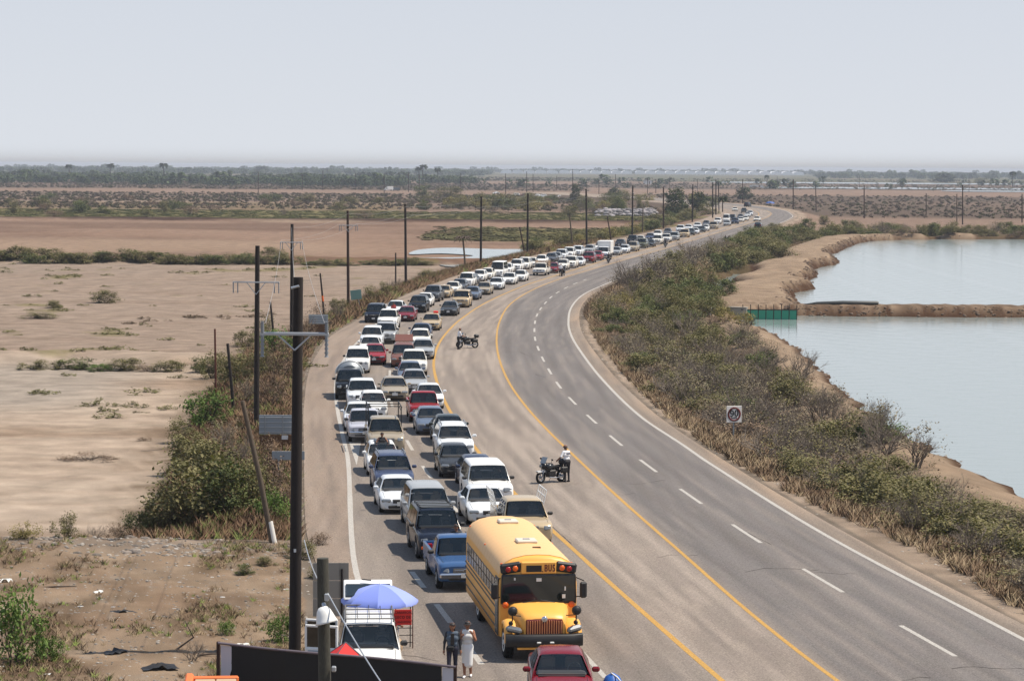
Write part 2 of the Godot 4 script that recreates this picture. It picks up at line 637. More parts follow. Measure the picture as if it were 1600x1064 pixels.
func road_colour(x: float, d: float) -> Color:
	var w0 := n_mid.get_noise_2d(x * 2.0, d * 0.35)
	var w1 := n_fine.get_noise_2d(x * 2.5, d * 0.6)
	var yl := tab("yellow_left", d)
	var yr := tab("yellow_right", d)
	var wr := tab("white_right", d)
	var wl := tab("white_left", d) if d < 232.0 else yl - 8.0
	var dusty := soil(168, 150, 132)
	var c := soil(138, 130, 123)
	var rut := n_fine.get_noise_2d((x - yl) * 1.6, d * 0.035) + 0.6 * n_fine.get_noise_2d((x - yl) * 4.0, d * 0.06 + 50.0)
	if x < wl:
		c = mixc(soil(156, 139, 124), dusty, smooth(0.5, 5.0, wl - x) * 0.9 + w0 * 0.3)
	elif x < yl:
		c = mixc(soil(146, 136, 127), soil(152, 141, 130), 0.5 + w0)
		var ln := absf(fmod((x - wl) / maxf(yl - wl, 1.0) * 2.0, 1.0) - 0.5)
		c = mixc(c, soil(112, 103, 97), (1.0 - smooth(0.0, 0.2, ln)) * 0.45)
	elif x < yr:
		c = mixc(soil(160, 147, 135), soil(148, 137, 127), 0.5 + w0 * 0.7)
		c = mixc(c, soil(172, 158, 144), smooth(0.2, 0.55, n_fine.get_noise_2d(x * 9.0, d * 0.25)) * 0.6)
	elif x < wr:
		var u := (x - yr) / maxf(wr - yr, 1.0)
		c = mixc(soil(134, 128, 124), soil(128, 122, 118), 0.5 + w0)
		for t in [0.14, 0.38, 0.62, 0.86]:
			c = mixc(c, soil(108, 104, 102), (1.0 - smooth(0.0, 0.09, absf(u - t))) * 0.5)
		c = mixc(c, soil(160, 146, 132), (1.0 - smooth(0.0, 0.09, u)) * 0.55)
	else:
		c = mixc(soil(150, 136, 122), soil(176, 154, 132), smooth(0.3, 1.4, x - wr + w0))
	c = mixc(c, soil(184, 170, 156), smooth(0.0, 0.5, rut) * (0.6 if x > yl and x < yr else 0.22))
	c = mixc(c, soil(112, 104, 98), smooth(0.0, 0.5, -rut) * 0.36)
	c = mixc(c, soil(112, 104, 98), smooth(0.25, 0.6, w1) * 0.2)
	return Color(c.r * 1.12, c.g * 1.12, c.b * 1.12)

func painted_line(called: String, key: String, d0: float, d1: float, width: float, m: Material, dash := 0.0, gap := 0.0, phase := 0.0) -> void:
	var root := Node3D.new()
	root.name = called
	add_child(root)
	structure(root)
	var st := new_st()
	var d := d0 + phase
	while d < d1:
		var e := minf(d1, d + dash if dash > 0.0 else d1)
		var steps := maxi(1, int((e - d) / 2.5))
		var run := new_st() if dash > 0.0 else st
		for i in steps:
			var a := lerpf(d, e, float(i) / steps)
			var b := lerpf(d, e, float(i + 1) / steps)
			var pa := Vector3(tab(key, a), 0.005, -a)
			var pb := Vector3(tab(key, b), 0.005, -b)
			var ta := Vector3(tab(key, a + 0.5) - tab(key, a - 0.5), 0, -1.0).normalized()
			var tb := Vector3(tab(key, b + 0.5) - tab(key, b - 0.5), 0, -1.0).normalized()
			var sa := Vector3(-ta.z, 0, ta.x) * width * 0.5 * (1.0 + 0.12 * n_fine.get_noise_2d(a * 9.0, 3.0))
			var sb := Vector3(-tb.z, 0, tb.x) * width * 0.5 * (1.0 + 0.12 * n_fine.get_noise_2d(b * 9.0, 3.0))
			for p in [pa - sa, pb - sb, pb + sb, pa - sa, pb + sb, pa + sa]:
				run.set_normal(Vector3.UP)
				run.add_vertex(p)
		if dash > 0.0:
			put("dash", run.commit(), m, root)
			d = e + gap
		else:
			d = d1
	if dash <= 0.0:
		put("line", st.commit(), m, root)

func flat_water(called: String, pts: Array, y: float) -> void:
	var poly := PackedVector2Array()
	var n := pts.size()
	for i in n:
		# rounded, uneven outline through the given points
		var p0: Vector2 = pts[(i - 1 + n) % n]
		var p1: Vector2 = pts[i]
		var p2: Vector2 = pts[(i + 1) % n]
		var p3: Vector2 = pts[(i + 2) % n]
		for k in 6:
			var q := p1.cubic_interpolate(p2, p0, p3, k / 6.0)
			poly.append(q)
	var ids := Geometry2D.triangulate_polygon(poly)
	var st := new_st()
	for k in range(0, ids.size(), 3):
		var a := poly[ids[k]]
		var b := poly[ids[k + 1]]
		var c := poly[ids[k + 2]]
		var turn := (b - a).cross(c - a)
		for v in [a, b, c] if turn < 0.0 else [a, c, b]:
			st.set_normal(Vector3.UP)
			st.add_vertex(Vector3(v.x, y, -v.y))
	structure(put(called, st.commit(), M.water))

func build_road_and_water() -> void:
	structure(strip("road", "road_left", "road_right", 46.0, 1500.0, 0.0, 84, M.asphalt, true))
	painted_line("white_edge_marking", "white_left", 46.0, 232.0, 0.22, M.road_white)
	painted_line("yellow_marking", "yellow_left", 46.0, 1000.0, 0.2, M.road_yellow)
	painted_line("yellow_marking_001", "yellow_right", 46.0, 1000.0, 0.16, M.road_yellow)
	painted_line("white_edge_marking_001", "white_right", 46.0, 1200.0, 0.2, M.road_white)
	painted_line("white_dash_marking", "dash_right", 78.2, 342.0, 0.17, M.road_white, 5.3, 6.55)
	painted_line("white_dash_marking_001", "dash_left", 74.5, 232.0, 0.18, M.road_white, 5.0, 7.0)
	painted_line("white_dash_marking_002", "dash_ramp", 62.0, 96.0, 0.2, M.road_white, 3.6, 3.4, 0.4)
	# the spike where the slip marking leaves the edge line
	var st := new_st()
	for p in [Vector3(-8.95, 0.009, -139.5), Vector3(-8.2, 0.009, -139.0), Vector3(-7.75, 0.009, -127.5)]:
		st.set_normal(Vector3.UP)
		st.add_vertex(p)
	structure(put("white_spike_marking", st.commit(), M.road_white))
	# cracks sealed with tar and open cracks, mostly across the lanes
	var cr := Node3D.new()
	cr.name = "road_cracks"
	add_child(cr)
	structure(cr)
	rng.seed = 640
	for k in 26:
		var cd := 74.0 + 190.0 * pow(rng.randf(), 1.4)
		var side := rng.randf()
		var x0 := lerpf(tab("road_left", cd) + 0.5, tab("white_right", cd), side)
		var span := rng.randf_range(0.7, 3.6)
		var along := rng.randf() < 0.25
		var cst := new_st()
		var px := Vector3(x0, 0.0045, -cd)
		for i in 7:
			var step := span / 7.0
			var nx := px + (Vector3(-0.1, 0, -step * 1.6) if along else Vector3(step, 0, rng.randf_range(-0.5, 0.5)))
			var wd := rng.randf_range(0.004, 0.012)
			var off := Vector3(wd, 0, 0) if along else Vector3(0, 0, wd * 1.6)
			for v in [px - off, px + off, nx + off, px - off, nx + off, nx - off]:
				cst.set_normal(Vector3.UP)
				cst.add_vertex(v)
			px = nx
		put("crack", cst.commit(), M.tar, cr)
	# two ponds; the banks of the land rise out of them
	for e in [["pond_water", 60.0, 298.0], ["pond_water_001", 298.0, 636.0]]:
		var w := new_st()
		var d: float = e[1]
		while d < e[2]:
			var f := minf(e[2], d + 6.0)
			var q := [Vector3(tab("shore", d) - 1.8, -1.8, -d), Vector3(tab("shore", f) - 1.8, -1.8, -f), Vector3(420, -1.8, -f), Vector3(420, -1.8, -d)]
			for k in [0, 1, 2, 0, 2, 3]:
				w.set_normal(Vector3.UP)
				w.add_vertex(q[k])
			d = f
		structure(put(e[0], w.commit(), M.water))
	var w := new_st()
	for d in range(332, 406, 4):
		var q := [Vector3(tab("shore", d) - 16.0, -1.9, -d), Vector3(tab("shore", d + 4) - 16.0, -1.9, -d - 4), Vector3(tab("shore", d + 4) - 10.0, -1.9, -d - 4), Vector3(tab("shore", d) - 10.0, -1.9, -d)]
		for k in [0, 1, 2, 0, 2, 3]:
			w.set_normal(Vector3.UP)
			w.add_vertex(q[k])
	structure(put("channel_water", w.commit(), M.water))
	flat_water("flood_water", [Vector2(-19.06, 473.8), Vector2(-18.22, 499.35), Vector2(-12.93, 512.23), Vector2(-3.92, 506.25), Vector2(3.66, 503.97), Vector2(12.31, 473.21), Vector2(10.46, 444.22), Vector2(-0.1, 445.25), Vector2(-3.5, 453.84), Vector2(-7.07, 450.04), Vector2(-5.68, 429.66), Vector2(-8.19, 415.58), Vector2(-11.65, 420.31), Vector2(-13.51, 439.77), Vector2(-20.1, 444.52), Vector2(-18.27, 454.16), Vector2(-9.86, 458.97), Vector2(-7.38, 469.32), Vector2(-13.27, 478.43)], -1.32)
	for e in [[1165, 1600, 290, 291.6], [1245, 1620, 297.5, 299.5], [1500, 1640, 301.5, 303.0]]:
		flat_water("evaporation_pond_water", far_pond(e), -1.1)

func far_pond(e: Array) -> Array:
	var a: float = 66000.0 / (e[2] - 268.0)
	var b: float = 66000.0 / (e[3] - 268.0)
	return [Vector2((e[0] - 800.0) * a / 4000.0, a), Vector2((e[1] - 800.0) * a / 4000.0 + 60.0, a), Vector2((e[1] - 800.0) * b / 4000.0 + 60.0, b), Vector2((e[0] - 800.0) * b / 4000.0, b)]

# ---------------------------------------------------------------- vehicles (front towards +z, origin on the ground at the middle)
var wheel_meshes := {}

func wheel_pair(r: float, w: float) -> Array:
	var key := "%.2f_%.2f" % [r, w]
	if not wheel_meshes.has(key):
		var t := new_st()
		lathe(t, Vector3.ZERO, Vector3.RIGHT, [[r * 0.66, -w * 0.5], [r * 0.93, -w * 0.5], [r, -w * 0.36], [r, w * 0.36], [r * 0.93, w * 0.5], [r * 0.66, w * 0.5]], 18)
		var k := new_st()
		lathe(k, Vector3.ZERO, Vector3.RIGHT, [[r * 0.62, w * 0.4], [r * 0.62, w * 0.53], [r * 0.52, w * 0.55], [r * 0.46, w * 0.42], [r * 0.2, w * 0.44], [r * 0.16, w * 0.55]], 10)
		wheel_meshes[key] = [finish(t), finish(k)]
	return wheel_meshes[key]

func add_wheel(root: Node3D, c: Vector3, r: float, w: float, rim: Material) -> void:
	var p := wheel_pair(r, w)
	var o := Node3D.new()
	o.name = "wheel"
	root.add_child(o, true)
	o.position = c
	if c.x < 0:
		o.rotation.y = PI
	put("tyre", p[0], M.rubber, o)
	put("rim", p[1], rim, o)

func prof_at(prof: Array, s: float, k: int) -> float:
	for i in range(1, prof.size()):
		if s <= prof[i][0]:
			var u: float = (s - prof[i - 1][0]) / maxf(prof[i][0] - prof[i - 1][0], 0.0001)
			return lerpf(prof[i - 1][k], prof[i][k], u)
	return prof[prof.size() - 1][k]

# lower body as a loft along the car, with wheel arches cut out of its underside
func car_body(p: Dictionary) -> ArrayMesh:
	var L: float = p.L
	var R: float = p.r + 0.07
	var ss := []
	for e in p.prof:
		ss.append(e[0])
	for a in p.axles:
		for k in 9:
			ss.append(a - R + 2.0 * R * k / 8.0)
	ss.sort()
	var st := new_st()
	var rings := []
	var last := -1.0
	for s in ss:
		if s - last < 0.012 or s > L:
			continue
		last = s
		var t := prof_at(p.prof, s, 1)
		var hw: float = p.W * 0.5 * prof_at(p.prof, s, 2)
		var b: float = p.floor + (0.06 if s < 0.06 else 0.0)
		for a in p.axles:
			var q: float = absf(s - a)
			if q < R:
				b = maxf(b, minf(p.r + sqrt(R * R - q * q), t - 0.14))
		var z: float = L * 0.5 - s
		var ring := PackedVector3Array()
		var half := [[0.84, b], [0.975, b + 0.05], [1.0, lerpf(b, t, 0.5)], [0.985, t - 0.07], [0.93, t - 0.015], [0.8, t + 0.008], [0.4, t + 0.03]]
		for e in half:
			ring.append(Vector3(hw * e[0], e[1], z))
		half.reverse()
		for e in half:
			ring.append(Vector3(-hw * e[0], e[1], z))
		rings.append(ring)
	loft(st, rings)
	return finish(st)

func cab_w(p: Dictionary, s: float, y: float) -> float:
	var c: Dictionary = p.cab
	var yb := lerpf(c.yf, c.yr, clampf((s - c.f) / (c.r - c.f), 0, 1))
	return p.W * 0.5 * lerpf(c.wb, c.wr, clampf((y - yb) / maxf(c.top - yb, 0.01), 0.0, 1.0))

func cab_top(p: Dictionary, s: float) -> float:
	var c: Dictionary = p.cab
	if s <= c.rf:
		return lerpf(c.yf, c.top - 0.03, clampf((s - c.f) / (c.rf - c.f), 0, 1))
	if s <= c.rr:
		var u: float = (s - c.rf) / (c.rr - c.rf)
		return c.top - 0.03 + 0.035 * sin(u * PI * 0.8 + 0.2)
	return lerpf(c.top - 0.02, c.yr, clampf((s - c.rr) / (c.r - c.rr), 0, 1))

func car_cab(p: Dictionary) -> ArrayMesh:
	var c: Dictionary = p.cab
	var st := new_st()
	var rings := []
	for s in [c.f, lerpf(c.f, c.rf, 0.5), lerpf(c.f, c.rf, 0.93), c.rf + 0.06, lerpf(c.rf, c.rr, 0.35), lerpf(c.rf, c.rr, 0.7), c.rr - 0.05, lerpf(c.rr, c.r, 0.15), lerpf(c.rr, c.r, 0.55), c.r]:
		var yb := lerpf(c.yf, c.yr, (s - c.f) / (c.r - c.f)) - 0.05
		var t := maxf(cab_top(p, s), yb + 0.05)
		var wb := cab_w(p, s, yb)
		var wt := cab_w(p, s, t)
		var z: float = p.L * 0.5 - s
		var ring := PackedVector3Array()
		var half := [[wb, yb], [lerpf(wb, wt, 0.8), lerpf(yb, t, 0.82)], [wt * 0.985, t - 0.035], [wt * 0.9, t], [wt * 0.5, t + 0.016], [0.0, t + 0.022]]
		for e in half:
			ring.append(Vector3(e[0], e[1], z))
		half.reverse()
		for i in range(1, half.size()):
			ring.append(Vector3(-half[i][0], half[i][1], z))
		rings.append(ring)
	for i in rings.size() - 1:
		var a: PackedVector3Array = rings[i]
		var b: PackedVector3Array = rings[i + 1]
		for j in 10:
			# the windscreen opening stays free between the pillars
			if i < 2 and j >= 2 and j <= 7:
				continue
			quad(st, a[j], b[j], b[j + 1], a[j + 1])
	return finish(st)

# a pane lying just outside the cabin, between two sloping ends, across the car
func pane_across(p: Dictionary, s0: float, y0: float, s1: float, y1: float, out_dir: float) -> ArrayMesh:
	var st := new_st()
	var rows := []
	var n := Vector3(0, absf(s1 - s0), out_dir * absf(y1 - y0)).normalized()
	for i in 4:
		var u := i / 3.0
		var s := lerpf(s0, s1, u)
		var y := lerpf(y0, y1, u)
		var hw := cab_w(p, s, y) - 0.075
		var row := PackedVector3Array()
		for j in 7:
			var v := j / 3.0 - 1.0
			row.append(Vector3(hw * v, y, p.L * 0.5 - s) + n * (0.016 + 0.018 * (1.0 - v * v)))
		rows.append(row)
	loft(st, rows, false, false, false)
	return finish(st)

func pane_side(p: Dictionary, side: float, lo: Array, hi: Array, y0: float, y1: float) -> ArrayMesh:
	var st := new_st()
	var q := []
	for e in [[lo[0], y0], [hi[0], y1], [hi[1], y1], [lo[1], y0]]:
		q.append(Vector3(side * (cab_w(p, e[0], e[1]) + 0.016), e[1], p.L * 0.5 - e[0]))
	quad(st, q[0], q[1], q[2], q[3])
	return finish(st)

func make_car(called: String, category: String, p: Dictionary) -> Node3D:
	var root := Node3D.new()
	root.set_meta("called", called)
	root.set_meta("category", category)
	root.set_meta("length", p.L)
	var c: Dictionary = p.cab
	var L: float = p.L
	put("body", car_body(p), M.paint_white, root)
	put("roof", car_cab(p), M.paint_white, root)
	var top: float = c.top
	# glass
	var f0: float = c.f + 0.06
	put("windshield", pane_across(p, lerpf(c.f, c.rf, 0.1), lerpf(c.yf, top, 0.1) - 0.0, lerpf(c.f, c.rf, 0.95), lerpf(c.yf, top - 0.03, 0.95), 1.0), M.screen_glass, root)
	add_cabin(root, p)
	if c.r - c.rr > 0.05:
		put("hatch_window", pane_across(p, lerpf(c.rr, c.r, 0.12), lerpf(top, c.yr, 0.12), lerpf(c.rr, c.r, 0.85), lerpf(top, c.yr, 0.85), -1.0), M.glass, root)
	for side in [-1.0, 1.0]:
		for w in p.windows:
			var ym: float = (c.yf + c.yr) * 0.5 + 0.035
			put("side_window", pane_side(p, side, w[0], w[1], ym, top - 0.11), M.glass, root)
	# wheels
	for a in p.axles:
		for side in [-1.0, 1.0]:
			add_wheel(root, Vector3(side * (p.W * 0.5 - 0.115), p.r, L * 0.5 - a), p.r, 0.21, M.rim)
	# face
	var z := L * 0.5
	var fy: float = p.face
	var hw: float = p.W * 0.5
	for side in [-1.0, 1.0]:
		var st := new_st()
		box(st, Vector3(side * hw * p.lamp[0], fy + p.lamp[3], z - 0.09), Vector3(p.lamp[1], p.lamp[2], 0.2), 0.05, Basis(Vector3.UP, side * 0.22) * Basis(Vector3.RIGHT, -0.25))
		obj("headlight", st, M.headlight, root)
		var mr := new_st()
		box(mr, Vector3(side * (hw + 0.08), c.yf + 0.12, z - c.f - 0.38), Vector3(0.22, 0.15, 0.12), 0.045)
		obj("mirror", mr, M.black_plastic if p.dark_mirror else M.paint_white, root)
		var tl := new_st()
		box(tl, Vector3(side * hw * 0.76, p.tail, -z + 0.06), Vector3(0.26, 0.2, 0.14), 0.03)
		obj("tail_light", tl, M.red_lens, root)
	var gr := new_st()
	box(gr, Vector3(0, fy + p.grille[2], z - 0.045), Vector3(p.grille[0], p.grille[1], 0.12), 0.045, Basis(Vector3.RIGHT, -0.12))
	obj("grille", gr, M.black_plastic, root)
	if p.chrome:
		var ch := new_st()
		if p.dark_mirror:
			box(ch, Vector3(0, fy + p.grille[2], z + 0.016), Vector3(p.grille[0] * 0.82, 0.035, 0.02), 0.008)
		box(ch, Vector3(0, fy + p.grille[2], z + 0.02), Vector3(0.12, 0.1, 0.025), 0.03)
		obj("badge", ch, M.chrome, root)
	var inl := new_st()
	box(inl, Vector3(0, p.floor + 0.14, z - 0.02), Vector3(hw * 1.25, 0.14, 0.1), 0.03)
	obj("air_intake", inl, M.black_plastic, root)
	if p.bumper:
		var bm := new_st()
		box(bm, Vector3(0, p.floor + 0.24, z + 0.05), Vector3(p.W * 0.97, 0.2, 0.16), 0.05)
		obj("bumper", bm, M[p.bumper], root)
	if p.plate:
		var pl := new_st()
		box(pl, Vector3(0, p.floor + 0.26, z + (0.14 if p.bumper else 0.035)), Vector3(0.31, 0.15, 0.02), 0.0)
		obj("plate", pl, M.plate, root)
	# wiper rail and roof drip lines read as dark lines round the screen
	var wp := new_st()
	box(wp, Vector3(0, c.yf + 0.005, z - c.f - 0.005), Vector3(p.W * 0.74, 0.03, 0.09), 0.01)
	obj("wiper_cowl", wp, M.black_plastic, root)
	# seams of the hood
	for side in [-1.0, 1.0]:
		var sm := new_st()
		for k in 6:
			var s0 := lerpf(0.25, c.f - 0.02, k / 6.0)
			var s1 := lerpf(0.25, c.f - 0.02, (k + 1) / 6.0)
			var a: Vector3 = Vector3(side * hw * 0.8 * prof_at(p.prof, s0, 2), prof_at(p.prof, s0, 1) + 0.008, z - s0)
			var b: Vector3 = Vector3(side * hw * 0.8 * prof_at(p.prof, s1, 2), prof_at(p.prof, s1, 1) + 0.008, z - s1)
			bar(sm, a, b, 0.007, 4)
		obj("hood_seam", sm, M.black_plastic, root)
	if p.has("bed"):
		make_bed(root, p)
	return root

func make_bed(root: Node3D, p: Dictionary) -> void:
	var z0: float = p.L * 0.5 - p.bed
	var z1: float = -p.L * 0.5 + 0.04
	var hw: float = p.W * 0.5
	var mid := (z0 + z1) * 0.5
	for side in [-1.0, 1.0]:
		var st := new_st()
		box(st, Vector3(side * (hw - 0.06), 0.86, mid), Vector3(0.1, 0.5, z0 - z1), 0.03)
		obj("bed_side", st, M.paint_white, root)
	var tg := new_st()
	box(tg, Vector3(0, 0.86, z1 + 0.03), Vector3(p.W - 0.2, 0.48, 0.06), 0.02)
	obj("tailgate", tg, M.paint_white, root)
	var fl := new_st()
	box(fl, Vector3(0, 0.66, mid), Vector3(p.W - 0.22, 0.05, z0 - z1 - 0.1), 0.0)
	obj("bed_floor", fl, M.black_plastic, root)

func add_cabin(root: Node3D, p: Dictionary) -> void:
	var c: Dictionary = p.cab
	var z: float = p.L * 0.5
	var st := new_st()
	box(st, Vector3(0, c.yf + 0.03, z - c.f - 0.3), Vector3(p.W * 0.78, 0.1, 0.42), 0.04)
	obj("dashboard", st, M.trim_dark if p.dark_mirror else M.trim_grey, root)
	for s in [-1.0, 1.0]:
		st = new_st()
		box(st, Vector3(s * p.W * 0.21, c.yf + 0.14, z - c.rf - 0.42), Vector3(0.46, 0.42, 0.14), 0.06, Basis(Vector3.RIGHT, 0.15))
		box(st, Vector3(s * p.W * 0.21, c.yf + 0.41, z - c.rf - 0.46), Vector3(0.25, 0.16, 0.1), 0.04)
		obj("seat", st, M.trim_tan if not p.dark_mirror else M.trim_grey, root)
	st = new_st()
	lathe(st, Vector3(p.W * 0.21, c.yf + 0.1, z - c.f - 0.52), Vector3(0, 0.5, 0.87).normalized(), [[0.17, 0.0], [0.185, 0.015], [0.2, 0.0], [0.185, -0.015], [0.17, 0.0]], 14, false)
	obj("steering_wheel", st, M.trim_dark, root)
	st = new_st()
	box(st, Vector3(0, lerpf(c.yf, c.top, 0.86), z - lerpf(c.f, c.rf, 0.95) - 0.03), Vector3(0.22, 0.06, 0.03), 0.01)
	obj("rear_mirror", st, M.trim_dark, root)

var fleet := {}

func build_prototypes() -> void:
	var base := {"floor": 0.2, "dark_mirror": false, "bumper": "", "plate": true, "chrome": true}
	var specs := {
		"sedan": ["parked_sedan", "car", {"L": 4.5, "W": 1.74, "r": 0.31, "axles": [0.86, 3.48], "face": 0.56, "tail": 0.78,
			"prof": [[0.0, 0.56, 0.80], [0.05, 0.63, 0.88], [0.2, 0.70, 0.95], [0.6, 0.80, 0.99], [1.2, 0.90, 1.0], [2.4, 0.93, 1.0], [3.7, 0.98, 0.99], [4.3, 0.96, 0.95], [4.45, 0.86, 0.9], [4.5, 0.6, 0.86]],
			"cab": {"f": 1.12, "yf": 0.91, "rf": 1.85, "rr": 3.0, "r": 3.75, "yr": 0.98, "top": 1.43, "wb": 0.93, "wr": 0.66},
			"windows": [[[1.62, 2.42], [2.0, 2.42]], [[2.5, 3.25], [2.5, 3.05]]], "lamp": [0.70, 0.40, 0.16, 0.04], "grille": [0.74, 0.2, 0.01]}],
		"hatch": ["parked_hatchback", "car", {"L": 4.0, "W": 1.69, "r": 0.3, "axles": [0.8, 3.25], "face": 0.6, "tail": 0.9,
			"prof": [[0.0, 0.58, 0.80], [0.05, 0.66, 0.89], [0.2, 0.76, 0.95], [0.5, 0.86, 0.99], [0.95, 0.95, 1.0], [2.4, 0.98, 1.0], [3.6, 1.0, 0.98], [3.9, 0.96, 0.94], [4.0, 0.6, 0.88]],
			"cab": {"f": 0.9, "yf": 0.95, "rf": 1.65, "rr": 3.3, "r": 3.85, "yr": 1.0, "top": 1.5, "wb": 0.93, "wr": 0.7},
			"windows": [[[1.4, 2.2], [1.78, 2.2]], [[2.28, 3.2], [2.28, 3.05]]], "lamp": [0.70, 0.34, 0.18, 0.05], "grille": [0.66, 0.17, 0.0]}],
		"suv": ["parked_suv", "suv", {"L": 4.5, "W": 1.82, "r": 0.35, "axles": [0.88, 3.5], "face": 0.72, "tail": 1.05,
			"prof": [[0.0, 0.70, 0.82], [0.05, 0.80, 0.9], [0.2, 0.90, 0.96], [0.6, 0.98, 1.0], [1.1, 1.05, 1.0], [2.4, 1.07, 1.0], [4.2, 1.1, 0.98], [4.42, 1.06, 0.94], [4.5, 0.7, 0.9]],
			"cab": {"f": 1.05, "yf": 1.05, "rf": 1.72, "rr": 3.85, "r": 4.38, "yr": 1.1, "top": 1.68, "wb": 0.94, "wr": 0.72},
			"windows": [[[1.5, 2.35], [1.85, 2.35]], [[2.43, 3.3], [2.43, 3.3]], [[3.38, 4.05], [3.38, 3.85]]], "lamp": [0.72, 0.34, 0.17, 0.03], "grille": [0.8, 0.24, 0.0]}],
		"boxsuv": ["parked_suv", "suv", {"L": 4.75, "W": 1.86, "r": 0.37, "axles": [0.9, 3.75], "face": 0.78, "tail": 1.1,
			"prof": [[0.0, 0.82, 0.88], [0.05, 0.9, 0.93], [0.16, 0.98, 0.97], [0.6, 1.03, 1.0], [1.25, 1.07, 1.0], [2.6, 1.1, 1.0], [4.5, 1.12, 0.99], [4.7, 1.08, 0.96], [4.75, 0.7, 0.94]],
			"cab": {"f": 1.22, "yf": 1.07, "rf": 1.78, "rr": 4.35, "r": 4.66, "yr": 1.12, "top": 1.77, "wb": 0.95, "wr": 0.77},
			"windows": [[[1.62, 2.45], [1.9, 2.45]], [[2.53, 3.4], [2.53, 3.4]], [[3.48, 4.35], [3.48, 4.25]]], "lamp": [0.74, 0.32, 0.2, 0.0], "grille": [0.95, 0.22, 0.0], "dark_mirror": true}],
		"pilot": ["parked_suv", "suv", {"L": 4.85, "W": 1.98, "r": 0.37, "axles": [0.95, 3.75], "face": 0.84, "tail": 1.15,
			"prof": [[0.0, 0.84, 0.9], [0.05, 0.93, 0.94], [0.16, 1.02, 0.98], [0.6, 1.08, 1.0], [1.2, 1.12, 1.0], [2.6, 1.14, 1.0], [4.6, 1.16, 0.99], [4.8, 1.1, 0.96], [4.85, 0.7, 0.94]],
			"cab": {"f": 1.15, "yf": 1.12, "rf": 1.75, "rr": 4.4, "r": 4.76, "yr": 1.16, "top": 1.84, "wb": 0.95, "wr": 0.78},
			"windows": [[[1.55, 2.45], [1.88, 2.45]], [[2.53, 3.4], [2.53, 3.4]], [[3.48, 4.4], [3.48, 4.3]]], "lamp": [0.7, 0.42, 0.22, 0.0], "grille": [0.72, 0.26, -0.02], "dark_mirror": true}],
		"minivan": ["parked_minivan", "minivan", {"L": 4.75, "W": 1.86, "r": 0.33, "axles": [0.9, 3.8], "face": 0.64, "tail": 1.1,
			"prof": [[0.0, 0.62, 0.80], [0.05, 0.7, 0.89], [0.2, 0.8, 0.95], [0.6, 0.92, 1.0], [1.0, 1.02, 1.0], [2.6, 1.05, 1.0], [4.5, 1.08, 0.98], [4.68, 1.0, 0.95], [4.75, 0.6, 0.92]],
			"cab": {"f": 0.9, "yf": 1.0, "rf": 1.8, "rr": 4.2, "r": 4.65, "yr": 1.08, "top": 1.72, "wb": 0.94, "wr": 0.74},
			"windows": [[[1.5, 2.4], [1.95, 2.4]], [[2.48, 3.4], [2.48, 3.4]], [[3.48, 4.3], [3.48, 4.15]]], "lamp": [0.72, 0.36, 0.15, 0.03], "grille": [0.7, 0.14, 0.0]}],
		"van": ["parked_van", "van", {"L": 4.9, "W": 1.8, "r": 0.33, "axles": [0.75, 3.6], "face": 0.72, "tail": 1.0,
			"prof": [[0.0, 0.76, 0.86], [0.06, 0.9, 0.93], [0.3, 1.05, 0.98], [0.7, 1.15, 1.0], [2.6, 1.15, 1.0], [4.8, 1.15, 0.99], [4.9, 0.7, 0.97]],
			"cab": {"f": 0.45, "yf": 1.12, "rf": 1.1, "rr": 4.6, "r": 4.86, "yr": 1.15, "top": 2.15, "wb": 0.97, "wr": 0.84},
			"windows": [[[0.95, 1.7], [1.2, 1.7]], [[1.8, 3.0], [1.8, 3.0]], [[3.1, 4.5], [3.1, 4.5]]], "lamp": [0.74, 0.34, 0.22, 0.06], "grille": [0.8, 0.16, 0.04]}],
		"crewpickup": ["parked_pickup", "pickup truck", {"L": 5.3, "W": 1.86, "r": 0.38, "axles": [0.95, 4.2], "face": 0.82, "tail": 0.9, "floor": 0.32,
			"prof": [[0.0, 0.84, 0.86], [0.05, 0.92, 0.92], [0.18, 1.0, 0.97], [0.6, 1.06, 1.0], [1.25, 1.1, 1.0], [3.65, 1.1, 1.0], [3.72, 0.72, 0.98], [5.2, 0.72, 0.97], [5.3, 0.6, 0.95]],
			"cab": {"f": 1.2, "yf": 1.1, "rf": 1.85, "rr": 3.3, "r": 3.66, "yr": 1.1, "top": 1.76, "wb": 0.94, "wr": 0.74},
			"windows": [[[1.62, 2.45], [1.95, 2.45]], [[2.53, 3.4], [2.53, 3.25]]], "lamp": [0.72, 0.32, 0.2, 0.0], "grille": [0.76, 0.26, -0.02], "bed": 3.7, "dark_mirror": true}],
		"oldpickup": ["parked_pickup", "pickup truck", {"L": 5.1, "W": 1.84, "r": 0.36, "axles": [0.9, 3.95], "face": 0.8, "tail": 0.9, "floor": 0.34,
			"prof": [[0.0, 0.88, 0.94], [0.05, 0.96, 0.97], [0.15, 1.0, 0.99], [0.7, 1.03, 1.0], [1.4, 1.06, 1.0], [2.75, 1.06, 1.0], [2.82, 0.72, 0.98], [5.0, 0.72, 0.98], [5.1, 0.6, 0.97]],
			"cab": {"f": 1.38, "yf": 1.06, "rf": 1.88, "rr": 2.62, "r": 2.78, "yr": 1.06, "top": 1.72, "wb": 0.93, "wr": 0.76},
			"windows": [[[1.78, 2.6], [1.98, 2.56]]], "lamp": [0.74, 0.3, 0.2, -0.04], "grille": [0.9, 0.22, -0.04], "bed": 2.86, "bumper": "chrome", "dark_mirror": true}],
	}
	for k in specs:
		var p: Dictionary = base.duplicate()
		p.merge(specs[k][2], true)
		fleet[k] = make_car(specs[k][0], specs[k][1], p)
	var p: Dictionary = base.duplicate()
	p.merge(specs["oldpickup"][2], true)
	p.L = 6.2
	p.axles = [0.9, 4.9]
